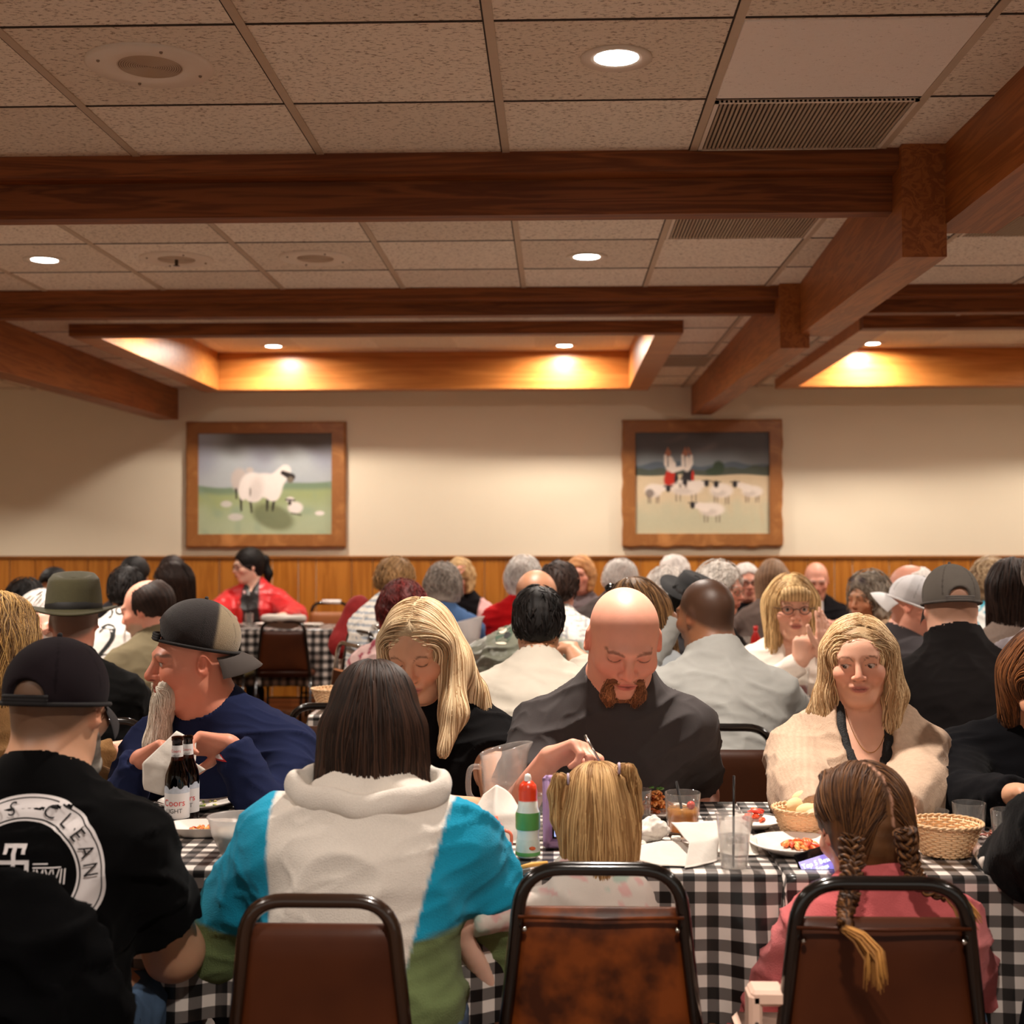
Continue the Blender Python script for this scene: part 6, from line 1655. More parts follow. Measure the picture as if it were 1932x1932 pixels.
def pitcher(u, v, label, sc=1.0, rz=0, col=G_plast):
    t = T('water_pitcher', u, v, label, 'pitcher', 'clear plastic pitchers', rz, sc=sc)
    V = []; F = []; n = 48; prof = [(.046, 0), (.048, .004), (.052, .08), (.058, .165), (.061, .182), (.0625, .184), (.0605, .186), (.0575, .183), (.0550, .165), (.049, .08), (.045, .008), (.0, .007)]
    for (r, z_) in prof:
        for j in range(n):
            a = 2 * math.pi * j / n; k_ = 1 + .022 * (math.cos(a * 8) > .6) * (.01 < z_ < .15)
            lipx = max(0, math.cos(a)) ** 14 * max(0, (z_ - .14) / .046); rr = r * k_ + .018 * lipx
            V.append((rr * math.cos(a), rr * math.sin(a), z_ + (.016 * math.cos(a) * (z_ / .186) ** 2 if z_ > .12 else 0)))
    for i in range(len(prof) - 1):
        for j in range(n): F.append((i * n + j, i * n + (j + 1) % n, (i + 1) * n + (j + 1) % n, (i + 1) * n + j))
    mk('jug', V, F, col, t)
    MB().lathe([(0, .009), (.044, .009), (.0475, .075), (.050, .10), (0, .10)], 36).build('water', M_liq, t)
    MB().tube(rounded([(-.058, 0, .135), (-.085, 0, .14), (-.092, 0, .10), (-.088, 0, .055), (-.053, 0, .042)], .02, 5), [.0075] * 26, 8).build('handle', col, t)
    return t
pitcher(949, 1546, 'clear plastic water pitcher, half full, in front of the woman with long straight hair', sc=.92)

def squeeze():
    t = T('drink_bottle', 996, 1617, 'small squeeze bottle with a green label, red domed cap and white spout', 'bottle')
    MB().lathe([(0, 0), (.020, 0), (.0245, .004), (.0255, .022), (.0235, .042), (.0225, .050), (.0250, .062), (.0258, .085), (.0245, .097), (.0215, .104), (.0205, .120), (.014, .126), (0, .126)], 36).build('bottle_body', pm('bottle_milky', C(222, 224, 214), rough=.25, spec=.5), t)
    MB().lathe([(.0256, .060), (.0262, .064), (.0262, .090), (.0250, .096)], 36).build('label', pm('label_green', C(84, 146, 74), rough=.4), t)
    MB().lathe([(.0258, .008), (.0262, .012), (.0250, .032), (.0240, .040)], 36).build('lower_label', pm('label_pale', C(206, 212, 200), rough=.4, noise=.2, nscale=60), t)
    MB().lathe([(.0254, .003), (.0262, .008), (.0262, .013), (.0259, .014)], 36).build('label_band', pm('label_green'), t) if False else MB().lathe([(.0262, .006), (.0266, .008), (.0264, .013), (.0260, .014)], 36).build('label_band', MATS['label_green'], t)
    MB().lathe([(.0208, .119), (.0196, .122), (.0200, .140), (.0175, .152), (.010, .160), (0, .161)], 32).build('cap', pm('cap_red', C(222, 62, 28), rough=.3, spec=.5), t)
    MB().lathe([(.0075, .158), (.0075, .168), (.0055, .174), (0, .176)], 20).build('spout', pm('spout_white', C(240, 236, 230), rough=.4), t)
    for (s, z_, sz, m) in (('* * * * * *', .082, .008, pm('ink_lime', C(196, 196, 60), rough=.5)),): pass
    pep = MB(); pep.ball((.010, -.0262, .024), (.007, .0012, .004), 10, 6); pep.build('label_picture', pm('ink_orange', C(210, 90, 40), rough=.5), t)
squeeze()

def bread(u, v, label, s=(.02, .015, .016), z=0, rz=0, name='bread_roll', grp=None, crust=C(206, 140, 66), crumb=C(236, 214, 168), seed=0):
    p = on_z(u, v, TZ) + A3(0, 0, z); pr = [ell(p + A3(0, 0, s[2]), s, np.array(Matrix.Rotation(math.radians(rz), 3, 'Z')), .01), ell(p + A3(s[0] * .3, 0, s[2] * 1.2), (s[0] * .7, s[1] * .9, s[2] * .8), None, .01)]
    V, F = isosurf(pr, 0, max(.0035, min(s) / 5)); N = vnorm(V, F); V = V + N * (noise3(V, 120, seed) * .0012)[:, None]
    t = np.clip((V[:, 2] - p[2]) / (2 * s[2]), 0, 1)[:, None]; o = mk(name, V, F, vm('bread_crust', rough=.7, noise=.1), None, col=np.array(crumb) * (1 - t * .35) + np.array(crust) * t * .35); return tag(o, label, 'bread', grp)
def slab(u, v, w_, d_, h_, label, top, side, name='bread_slice', rz=0):
    t = T(name, u, v, label, 'bread', rz=rz); MB().lathe([(0, 0), (w_, 0), (w_ * 1.03, h_ * .5), (w_, h_)], 24).build('crust', side, t); MB().lathe([(w_, h_), (w_ * .9, h_ * 1.04), (0, h_ * 1.05)], 24).build('crumb', top, t)
slab(948, 1617, .016, .012, .022, 'thick round slice of white bread beside the red-capped bottle', pm('crumb_white', C(238, 212, 160), rough=.9), pm('crust_gold', C(222, 164, 84), rough=.7))
t = T('sippy_cup', 930, 1606, 'small white and orange toddler cup half hidden by the blue sleeve', 'cup')
MB().lathe([(0, 0), (.022, 0), (.025, .02), (.026, .045), (.022, .052), (0, .052)], 28).build('cup_body', pm('cup_white', C(234, 222, 214), rough=.3), t)
MB().lathe([(.023, .050), (.020, .058), (.012, .064), (.011, .074), (0, .075)], 28).build('cup_lid', pm('cup_orange', C(228, 110, 80), rough=.35), t)
MB().tube(rounded([(.024, 0, .045), (.040, 0, .040), (.040, 0, .012), (.024, 0, .008)], .01, 4), .0035, 8).build('handle', MATS['cup_orange'], t)
o = MB().tube([on_z(984, 1636, TZ + .005), on_z(1004, 1631, TZ + .007), on_z(1032, 1628, TZ + .005)], [.004, .005, .004], 6).build('french_fry', pm('fry', C(226, 170, 84), rough=.6, noise=.15)); tag(o, 'single golden french fry on the cloth before the small child', 'french fry')

def napkin_mesh(ctrl, label, name='napkin', seed=0, amp=.006, n=26, th=.0012):
    """thin folded paper; ctrl is a grid of world points (rows of columns)"""
    P = np.array(ctrl, float); r, c, _ = P.shape; g = np.zeros((n, n, 3)); u = np.linspace(0, r - 1, n); v = np.linspace(0, c - 1, n)
    for k in range(3):
        A = np.stack([np.interp(v, np.arange(c), P[i, :, k]) for i in range(r)]); g[..., k] = np.stack([np.interp(u, np.arange(r), A[:, j]) for j in range(n)], 1)
    Q = g.reshape(-1, 3); Q = Q + A3(.4, 1, .6) * (noise3(Q, 70, seed) * amp)[:, None]
    Q[:, 2] = np.maximum(Q[:, 2], TZ + .001)
    idx = np.arange(n * n).reshape(n, n); F = np.stack([idx[:-1, :-1], idx[1:, :-1], idx[1:, 1:], idx[:-1, 1:]], -1).reshape(-1, 4)
    o = mk(name, Q, F, M_nap); md = o.modifiers.new('paper', 'SOLIDIFY'); md.thickness = th; return tag(o, label, 'napkin')
w = W
napkin_mesh([[w(898, 1600, 3.02), w(940, 1605, 2.98), w(985, 1598, 3.0)], [w(890, 1535, 3.06), w(935, 1540, 3.0), w(985, 1530, 3.05)], [w(912, 1500, 3.1), w(937, 1480, 3.06), w(965, 1505, 3.1)]], 'white paper napkin standing in a peak in front of the pitcher', seed=1)
def crumple(u, v, r, label, seed=0, n=7, hz=.7):
    p = on_z(u, v, TZ); rg = np.random.default_rng(seed); pr = []
    for i in range(n): a = rg.uniform(0, 6.28); q = r * rg.uniform(0, .7); pr.append(ell(p + A3(q * math.cos(a), q * math.sin(a) * .7, r * hz * rg.uniform(.35, .9)), (r * rg.uniform(.3, .55), r * rg.uniform(.3, .5), r * rg.uniform(.25, .5)), rot(rg.uniform(0, 90), rg.uniform(0, 180)), .004))
    V, F = isosurf(pr, 0, max(.0018, r / 20)); N = vnorm(V, F); V = V + N * ((np.abs(noise3(V, 4.5 / r, seed)) * .26 - np.abs(noise3(V, 9 / r, seed + 1)) * .10) * r)[:, None]; V[:, 2] = np.maximum(V[:, 2], TZ + .001)
    return tag(mk('crumpled_napkin', V, F, M_nap), label, 'napkin')
crumple(1230, 1585, .046, 'large crumpled white napkin behind the small child, beside the cocktail', 3, 11, .9)
crumple(1202, 1600, .018, 'small balled scrap of napkin against the pigtail', 5); crumple(1275, 1588, .014, 'round white creamer-sized ball of paper before the cocktail', 8); crumple(1240, 1602, .013, 'tiny paper ball between the crumpled napkin and the flat napkin', 9)
napkin_mesh([[w(1180, 1618, 2.87), w(1235, 1632, 2.80), w(1300, 1640, 2.79)], [w(1200, 1600, 2.93), w(1250, 1585, 2.90), w(1310, 1598, 2.86)], [w(1220, 1600, 3.0), w(1262, 1598, 3.0), w(1320, 1600, 2.96)]], 'flat rumpled white napkin on the cloth edge right of the small child', seed=3, amp=.008)
napkin_mesh([[w(1292, 1640, 2.78), w(1322, 1636, 2.80), w(1352, 1628, 2.84)], [w(1300, 1590, 2.84), w(1328, 1588, 2.86), w(1356, 1580, 2.88)], [w(1266, 1552, 2.90), w(1320, 1552, 2.92), w(1354, 1552, 2.94)]], 'white napkin stood upright with its top folded over, beside the plastic cup', seed=6, amp=.004)
napkin_mesh([[w(1352, 1630, 2.92), w(1390, 1640, 2.88), w(1432, 1620, 2.90)], [w(1350, 1580, 2.97), w(1390, 1575, 2.95), w(1428, 1585, 2.95)], [w(1360, 1552, 3.02), w(1390, 1548, 3.02), w(1405, 1560, 3.02)]], 'white napkin bunched behind the plastic cup of water', seed=8, amp=.006)

def tumbler(u, v, r, h_, label, mat=None, taper=.82, fill=None, fillh=.5, name='glass', grp='clear glasses', sc=1.0, thick=.0022, base=.006):
    t = T(name, u, v, label, 'glass', grp, sc=sc); m = mat or G_clear; r0 = r * taper
    MB().lathe([(0, 0), (r0 * .96, 0), (r0, .002), (r, h_), (r - thick * .5, h_ + .001), (r - thick, h_), (r0 - thick, base), (0, base)], 36).build('tumbler', m, t)
    if fill:
        rf = r0 + (r - r0) * fillh - thick * 1.4; MB().lathe([(0, base + .001), (r0 - thick * 1.4, base + .001), (rf, h_ * fillh), (0, h_ * fillh)], 32).build('drink', fill, t)
    return t
M_coc = glass('cocktail', C(252, 206, 120), ior=1.33, body=.55, bcol=C(236, 170, 70)); M_cola = glass('red_drink', C(190, 60, 30), ior=1.33, body=.3, bcol=C(140, 40, 16))
tumbler(1022, 1585, .028, .10, 'clear glass standing between the red-capped bottle and the tablet')
tumbler(1206, 1556, .030, .082, 'short clear glass just beside the pasta')
t = tumbler(1288, 1572, .0415, .092, 'wide glass of orange cocktail with a cherry and a black straw', fill=M_coc, fillh=.62, taper=.86)
MB().ball((.018, -.012, .066), .0095, 14, 10).build('cherry', pm('cherry', C(214, 60, 40), rough=.25), t)
for k, (dx, dy) in enumerate(((-.014, .006), (.004, .012), (-.004, -.014))): MB().box((dx - .009, dy - .009, .045), (dx + .009, dy + .009, .062), bev=.002, M=Matrix.Rotation(.5 * k, 4, 'Z')).build('ice_cube', G_clear, t)
MB().tube([(.006, -.01, .008), (-.014, .0, .118)], .0032, 8).build('straw', M_straw2, t)
t = tumbler(1385, 1636, .0365, .108, 'clear plastic cup of iced water with a thin black straw at the table edge', mat=G_plast, taper=.74, fill=M_liq, fillh=.6, thick=.0012, base=.003)
MB().tube([(-.003, -.012, .004), (.0, .004, .10), (.001, .006, .185)], .0026, 8).build('straw', M_straw2, t)
MB().lathe([(.0365, .107), (.0385, .108), (.0385, .111), (.0365, .112)], 36).build('rim', G_plast, t)
for k in range(4): MB().box((-.01, -.01, .05), (.008, .008, .066), bev=.002, M=Matrix.Translation((.012 * math.cos(k * 2), .012 * math.sin(k * 2), 0)) @ Matrix.Rotation(k, 4, 'Z')).build('ice_cube', G_clear, t)
t = T('glass_dish', 1376, 1578, 'low clear glass dish with pink scraps behind the plastic cup', 'dish')
MB().lathe([(0, 0), (.038, 0), (.050, .012), (.054, .040), (.0525, .041), (.048, .013), (.036, .004), (0, .004)], 40).build('dish_glass', G_clear, t)
MB().lathe([(0, .006), (.034, .006), (.042, .016), (.02, .022), (0, .018)], 16).build('pink_scraps', pm('pink_food', C(230, 150, 130), rough=.5, noise=.3, nscale=60, bump=1.0), t)
plate(1420, 1560, .066, 'white plate holding bright red peppers behind the glass dish')
food(1428, 1552, 16, .028, .026, [C(226, 84, 44), C(238, 130, 100), C(214, 60, 40)], 'bright red and orange pepper strips on the plate behind the glass dish', seed=7, hgt=.03)
plate(1246, 1538, .085, 'white plate under the heap of fried pasta and onions')
food(1238, 1534, 90, .045, .020, [C(196, 112, 48), C(160, 80, 30), C(222, 150, 84), C(206, 120, 50)], 'brown heap of fried onions and noodles before the bald man', seed=8, hgt=.062)
food(1236, 1536, 7, .02, .006, [C(70, 110, 40)], 'green herb sprigs on top of the brown heap', seed=9, shape='b', z=.062, hgt=.004)
plate(1500, 1606, .098, 'large white plate with orange food beside the phone', depth=.02)
food(1512, 1603, 34, .040, .026, [C(226, 110, 60), C(238, 160, 90), C(214, 80, 50)], 'orange and red food on the large plate beside the phone', seed=10, hgt=.018)

# woven baskets
M_wick = pm('wicker', C(240, 204, 160), rough=.6, noise=.14, nscale=120)
def basket(u, v, r, hgt, label, sc=1.0, z=TZ, nst=34):
    t = T('bread_basket', u, v, label, 'basket', 'woven bread baskets', sc=sc, z=z)
    wv = MB(); R_ = lambda z_: r * (.62 + .38 * (z_ / hgt) ** .8)
    n = 72; rows_ = 13
    for k in range(rows_):
        z_ = .004 + (hgt - .008) * k / (rows_ - 1); wv.tube([((R_(z_) + .0022 * math.cos(a * nst / 2 + math.pi * (k % 2))) * math.cos(a), (R_(z_) + .0022 * math.cos(a * nst / 2 + math.pi * (k % 2))) * math.sin(a), z_) for a in np.linspace(0, 2 * math.pi, n + 1)[:-1]], hgt / rows_ * .50, 5, closed=True)
    wv.build('weave', M_wick, t)
    st = MB()
    for k in range(nst): a = 2 * math.pi * k / nst; st.tube([(R_(z_) * math.cos(a), R_(z_) * math.sin(a), z_) for z_ in np.linspace(0, hgt, 6)], .0021, 5)
    st.build('stakes', M_wick, t)
    MB().lathe([(0, .002), (r * .62, .002), (r * .62, .005), (0, .005)], 32).build('basket_floor', M_wick, t)
    rm = MB()
    for s in (0, 1): rm.tube([((r + .003 + .002 * math.cos(a * 16 + s * math.pi)) * math.cos(a), (r + .003 + .002 * math.cos(a * 16 + s * math.pi)) * math.sin(a), hgt + .002 + .002 * math.sin(a * 16 + s * math.pi)) for a in np.linspace(0, 2 * math.pi, 97)[:-1]], .0026, 6, closed=True)
    rm.build('rim', pm('wicker_rim', C(214, 176, 132), rough=.4), t); return t
basket(1516, 1578, .066, .062, 'woven basket filled with bread rolls left of the braided girl')
for (u, v, s, z_, rz, lb) in ((1498, 1566, (.024, .018, .020), .032, 30, 'tall torn bread roll at the back of the basket'), (1522, 1570, (.026, .020, .018), .028, -20, 'bread roll leaning in the middle of the basket'), (1508, 1580, (.026, .018, .014), .020, 10, 'flat bread slice at the front of the basket'), (1535, 1578, (.024, .018, .014), .022, 60, 'bread slice tucked at the basket side nearest the girl'), (1512, 1560, (.022, .018, .018), .046, 0, 'topmost bread roll in the basket')):
    bread(u, v, lb, s, z_, rz, grp='bread rolls in the basket', seed=int(u))
basket(1784, 1612, .073, .066, 'empty pale woven basket right of the braided girl')
basket(630, 1336, .070, .062, 'lone woven basket on the second-row table above the empty chair', sc=1.2)

t = tumbler(1758, 1560, .040, .038, 'low clear glass bowl with butter behind the empty basket', taper=.9, name='glass_bowl', fill=pm('butter', C(226, 196, 140), rough=.5), fillh=.35)
tumbler(1829, 1573, .038, .070, 'empty clear glass between the glass bowl and the tumbler', taper=.85)
tumbler(1902, 1606, .036, .088, 'faceted water tumbler near the dark sleeve', taper=.84, fill=M_liq, fillh=.45, thick=.004)
plate(1722, 1525, .070, 'white plate behind the glass bowl'); plate(1896, 1543, .085, 'white plate in front of the person in black', depth=.02); plate(1806, 1546, .045, 'small white saucer behind the empty clear glass')
food(1862, 1576, 14, .03, .014, [C(200, 130, 120), C(214, 180, 170), C(150, 90, 70)], 'pink scraps on the cloth behind the faceted tumbler', seed=14, hgt=.01, z=.0)
t = T('margarita_glass', 1924, 1566, 'wide-rimmed cocktail glass with a frosty drink, cut by the picture edge', 'glass')
MB().lathe([(0, 0), (.032, 0), (.033, .003), (.006, .008), (.004, .045), (.012, .058), (.045, .108), (.047, .110), (.044, .108), (.010, .060), (0, .058)], 36).build('tumbler', G_clear, t)
MB().lathe([(0, .061), (.010, .062), (.038, .100), (0, .101)], 32).build('drink', pm('frosty_drink', C(226, 216, 196), rough=.5, noise=.1), t)
# rolled napkin and shaker
a_, b2 = on_z(1838, 1598, TZ + .012), on_z(1866, 1630, TZ + .014)
t = empty('wrapped_cutlery', a_); tag(t, 'rolled white napkin lying right of the empty woven basket', 'napkin')
MB().tube([(0, 0, 0), (b2 - a_) * .6], [.013, .0135], 16).build('wrapper', pm('wrapper_pink', C(232, 206, 196), rough=.7, noise=.15, nscale=80, bump=.6), t)
MB().tube([(b2 - a_) * .55, (b2 - a_), (b2 - a_) * 1.02], [.0160, .0165, .013], 20).build('napkin_roll', M_nap, t)

# tablet in its chunky foam case
def tablet():
    c = on_z(1110, 1600, TZ); t = empty('tablet', c, rot=(math.radians(-14), 0, math.radians(3))); tag(t, 'tablet in a chunky lilac foam case propped before the small child', 'tablet')
    lil = pm('foam_lilac', C(164, 134, 178), rough=.8, bump=.3, bscale=500); w_, h_, d_ = .098, .156, .028
    outer = rounded([(-w_, 0, 0), (-w_, 0, h_), (w_, 0, h_), (w_, 0, 0)], .02, 5)
    mb = MB(); b = .020
    mb.box((-w_, -d_ / 2, 0), (-w_ + b, d_ / 2, h_), bev=.007).box((w_ - b, -d_ / 2, 0), (w_, d_ / 2, h_), bev=.007).box((-w_, -d_ / 2, 0), (w_, d_ / 2, b), bev=.007).box((-w_, -d_ / 2, h_ - b), (w_, d_ / 2, h_), bev=.007).box((-w_ + .005, d_ / 2 - .010, .005), (w_ - .005, d_ / 2 - .001, h_ - .005))
    autosmooth(mb.build('foam_case', lil, t), 50)
    MB().box((-w_ + b * .8, -.006, b * .8), (w_ - b * .8, .002, h_ - b * .8)).build('bezel', pm('bezel_black', C(14, 14, 18), rough=.15), t, smooth=False)
    # picture on the screen
    nx, nz = 40, 30; gx, gz = np.meshgrid(np.linspace(-1, 1, nx), np.linspace(-1, 1, nz)); q = .5 + .5 * noise3(np.stack([gx, gz, gx * 0], -1).reshape(-1, 3), 3, 4)[:, None]
    col = np.array(C(120, 150, 235)) * (1 - q) + np.array(C(245, 240, 255)) * q
    m, nt, b_ = newmat('tablet_screen'); at = nt.nodes.new('ShaderNodeAttribute'); at.attribute_name = 'Col'; nt.links.new(at.outputs['Color'], b_.inputs['Emission Color']); b_.inputs['Emission Strength'].default_value = 1.4; b_.inputs['Base Color'].default_value = (.02, .02, .02, 1)
    V = np.stack([gx.ravel() * (w_ - b * .8 - .008), np.full(gx.size, -.0072), h_ / 2 + gz.ravel() * (h_ / 2 - b * .8 - .008)], 1); idx = np.arange(nx * nz).reshape(nz, nx)
    mk('screen', V, np.stack([idx[:-1, :-1], idx[:-1, 1:], idx[1:, 1:], idx[1:, :-1]], -1).reshape(-1, 4), m, t, col=col)
tablet()
def phone():
    c = W(1531, 1632, 2.80); t = empty('phone', c, rot=(math.radians(-38), 0, 0)); t.rotation_euler = (math.radians(-30), math.radians(-14), math.radians(12)); tag(t, 'black phone with a glowing blue screen in the hand of the girl with braids', 'phone')
    autosmooth(MB().box((-.028, -.0045, -.035), (.062, .0045, .030), bev=.003).build('phone_body', pm('phone_black', C(10, 10, 12), rough=.15), t))
    e = newmat('phone_screen'); e[2].inputs['Emission Color'].default_value = (*C(20, 40, 190), 1); e[2].inputs['Emission Strength'].default_value = 1.2
    MB().box((-.025, -.0052, -.032), (.058, -.0046, .012)).build('screen', e[0], t, smooth=False)
    e2 = newmat('phone_text'); e2[2].inputs['Emission Color'].default_value = (.75, .9, 1, 1); e2[2].inputs['Emission Strength'].default_value = 1.6
    V2, F2 = text_geo('Top 5 Best', .014, 'LEFT'); mk('screen_text', [(x - .022, -.0056, y + .0) for x, y in V2], F2, e2[0], t)
    V2, F2 = text_geo('Songs', .012, 'LEFT'); mk('screen_text_below', [(x + .004, -.0056, y - .012) for x, y in V2], F2, e2[0], t)
phone()

# ------------------------------------------------------------------ things on the farther tables
t = tumbler(1510, 1318, .040, .128, 'tall glass with a red-brown drink on the second-row table before the woman with glasses', fill=M_cola, fillh=.42, taper=.82)
M_ket = pm('ketchup', C(176, 20, 16), rough=.3); M_ketc = pm('ketchup_cap', C(230, 226, 220), rough=.4)
def ketchup(u, v, label, sc=1.0):
    t = T('ketchup_bottle', u, v, label, 'bottle', 'ketchup bottles', sc=sc)
    MB().lathe([(0, 0), (.026, 0), (.028, .01), (.028, .10), (.012, .135), (.010, .15), (0, .15)], 20).build('bottle_body', M_ket, t); MB().lathe([(.013, .15), (.013, .172), (0, .173)], 16).build('cap', pm('ketchup_lid', C(200, 30, 24), rough=.3), t)
ketchup(866, 1232, 'ketchup bottle beside the white pitcher'); ketchup(856, 1238, 'second ketchup bottle, half behind the blonde hair'); ketchup(450, 1182, 'ketchup bottle in front of the red satin jacket', 1.1); ketchup(1426, 1238, 'red sauce bottle beside the woman with the fringe')
pitcher(884, 1240, 'hazy water pitcher on the third-row table beside the ketchup', sc=1.15, col=glass('hazy_plastic', (.9, .88, .86), rough=.3, ior=1.3, body=.4, bcol=(.8, .77, .75)))
for i, (u, v, lb) in enumerate(((872, 1252, 'glass before the hazy pitcher'), (893, 1258, 'glass by the sleeve of the flight jacket'), (424, 1182, 'glass at the cuff of the red satin jacket'), (470, 1182, 'water glass right of the ketchup on the far table'), (560, 1182, 'clear glass at the empty end of the far table'), (292, 1352, 'tall glass just in front of the bearded man\'s brow'), (1405, 1234, 'glass before the old man with white stubble'), (1552, 1234, 'glass before the bald man in black'))):
    tumbler(u, v, .034, .10, lb, fill=M_liq, fillh=.6)
for i, (u, v, r, lb) in enumerate(((440, 1182, .09, 'white plate under the hand of the woman in red'), (505, 1181, .10, 'white plate with orange scraps on the far table'), (590, 1182, .085, 'white plate in front of the taped chair'), (875, 1262, .11, 'white plate nearest the blonde woman on the third-row table'), (1400, 1236, .10, 'white plate before the old man with white stubble'), (1565, 1238, .11, 'wide plate before the bald man in black'), (1478, 1330, .10, 'white plate by the elbow of the man in pale grey'), (1640, 1236, .10, 'white plate before the woman with curly grey hair'))):
    plate(u, v, r, lb, depth=.022)
food(508, 1180, 14, .05, .03, [C(210, 130, 70), C(230, 170, 110)], 'orange scraps on a plate of the far table', seed=21, hgt=.012)
crumple(598, 1183, .035, 'balled white napkin at the end of the far table', 31); crumple(880, 1270, .05, 'crumpled white napkin beside the flight jacket', 33); crumple(1470, 1345, .06, 'crumpled napkin by the sleeve of the man in pale grey', 34)
crumple(1395, 1236, .05, 'stacked white paper before the man with white stubble', 35)

napkin_mesh([[w(330, 1382, 3.27), w(350, 1390, 3.26), w(372, 1398, 3.28)], [w(268, 1440, 3.24), w(325, 1446, 3.23), w(368, 1440, 3.25)], [w(272, 1490, 3.24), w(310, 1500, 3.23), w(388, 1452, 3.26)]], 'white napkin stretched between the hands of the bearded man', seed=12, amp=.006)
# ------------------------------------------------------------------ people at the other tables
bk = lambda a, b: (C(*a), C(*b))
H_BLK, H_DBR, H_BRN, H_GRY, H_WHT, H_BLD, H_RED, H_STR = bk((10, 8, 8), (28, 22, 20)), bk((22, 14, 11), (52, 34, 26)), bk((54, 34, 22), (110, 76, 50)), bk((104, 92, 82), (186, 172, 158)), bk((190, 182, 176), (240, 234, 228)), bk((140, 104, 62), (228, 194, 140)), bk((48, 8, 8), (110, 26, 22)), bk((150, 96, 56), (222, 168, 112))
def tables_hat(ctx):
    hd, k, Rh = ctx['hd'], ctx['k'], ctx['Rh']; felt = vm('felt_hat', rough=.95, bump=.4, bscale=(200, 200, 200), sheen=.15, noise=.1, nscale=60)
    M = lambda x, y, z: hd(x, y, z)
    n = 48; V = []; prof = []
    # crown and brim as one turned surface, pinched on top
    pr = [(.140, .040), (.142, .044), (.120, .036), (.096, .040), (.093, .048), (.092, .07), (.088, .11), (.082, .145), (.070, .160), (.050, .158), (.030, .142), (.0001, .138)]
    for (r, z) in pr:
        for j in range(n):
            a = 2 * math.pi * j / n; x, y = r * math.sin(a), r * 1.16 * math.cos(a)
            zz = z + ((.020 * (abs(math.sin(a)) ** 2) - .012) * ((r - .1) / .04) if r > .1 else 0)
            if z > .13: zz += .010 * math.cos(a) * -1
            V.append(M(x, y + .015, zz + .0))
    F = [(l * n + i, l * n + (i + 1) % n, (l + 1) * n + (i + 1) % n, (l + 1) * n + i) for l in range(len(pr) - 1) for i in range(n)]
    col = C(72, 68, 46); h = mk('felt_hat', V, F, felt, ctx['root'], col=np.tile(np.array(col), (len(V), 1))); sd = h.modifiers.new('felt', 'SOLIDIFY'); sd.thickness = .003
    V = [M(r * math.sin(a), r * 1.16 * math.cos(a) + .015, z) for (r, z) in ((.0955, .046), (.0965, .048), (.0945, .072), (.0930, .073)) for a in np.linspace(0, 2 * math.pi, n + 1)[:-1]]
    F = [(l * n + i, l * n + (i + 1) % n, (l + 1) * n + (i + 1) % n, (l + 1) * n + i) for l in range(3) for i in range(n)]
    mk('hat_band', V, F, pm('hat_ribbon', C(20, 18, 16), rough=.7), h)
    E_ = ctx['E']; bp = [E_((0, -.08, -.09), (.05, .03, .05), .02), E_((.045, -.045, -.075), (.02, .04, .04), .02), E_((-.045, -.045, -.075), (.02, .04, .04), .02)]
    V, F = isosurf(bp, 0, .006); V = V + vnorm(V, F) * (noise3(V, 150, 2) * .004)[:, None]; mk('beard', V, F, M_hair, ctx['root'], col=np.tile(np.array(C(190, 180, 168)), (len(V), 1)))
person('man in an olive felt hat and black jacket, seen from behind', 140, 1108, 4.75, face=178, hface=196, pitch=0, k=1.02, tx=165, fwd=.06, w=1.1, skin='ruddy', top=C(20, 20, 20), hairfn=tables_hat, stub=('buzz', C(120, 108, 98)), hc=H_GRY, h=.011, arm=1.25, collar=.015, rh=W(285, 1330, 5.2), sleeve='short', sl=.8)
def mono(c, s1, s2):
    return lambda V, base, q: base
# second row
person('man in a white t-shirt with short black hair, seen from behind, arm resting forward', 1016, 1112, 4.75, face=176, hface=178, pitch=10, k=1.02, tx=1020, fwd=.24, w=1.18, d=1.1, skin='tan', top=C(204, 196, 182), sleeve='short', sl=.9, hair='short', hc=H_BLK, hk=.6, h=.011, arm=1.35, rh=W(1075, 1215, 5.25), rp=(1, -.2, -.3))
person('man with a shaved head in a pale grey sweatshirt, pointing a finger', 1330, 1092, 4.68, face=186, hface=218, pitch=6, k=1.06, tx=1345, fwd=.18, w=1.2, d=1.15, skin='brown', top=C(160, 160, 156), hc=bk((30, 20, 16), (46, 32, 26)), stub=('buzz', C(52, 34, 24)), h=.010, hf=.008, arm=1.4, neckr=1.25, collar=.02, lh=W(1268, 1170, 4.95), lp=(-1, .3, -1), lhand=dict(dr=(-.7, .15, .7), n=(-.4, .3, -.7), curl=(2, 55, 60, 60), thumb=10), rh=W(1480, 1340, 5.2), rp=(1, -.2, -1))
def greycap(ctx): ballcap(ctx, C(104, 98, 92), front=0, billcol=C(90, 84, 80), strap=C(88, 82, 78), tip=2, flat=.006)
person('broad man in a black jacket and grey cap, seen from behind', 1792, 1076, 4.70, face=182, hface=180, pitch=6, k=1.06, tx=1800, fwd=.20, w=1.25, d=1.2, skin='fair', top=C(24, 21, 21), hairfn=greycap, stub=('buzz', C(150, 110, 88)), h=.010, hf=.008, arm=1.45, neckr=1.3, collar=.035, fold=.004)
def sunnies(ctx):
    hd = ctx['hd']; t = ctx['root']; mb = MB()
    for s in (-1, 1): mb.ball(hd(s * .04, -.065, .108), (.026, .018, .018), 12, 8)
    mb.tube([hd(-.085, -.02, .075), hd(-.06, -.07, .105), hd(.06, -.07, .105), hd(.085, -.02, .075)], .003, 6)
    mb.build('sunglasses', pm('sunglass_black', C(12, 10, 10), rough=.08, spec=.8), t)
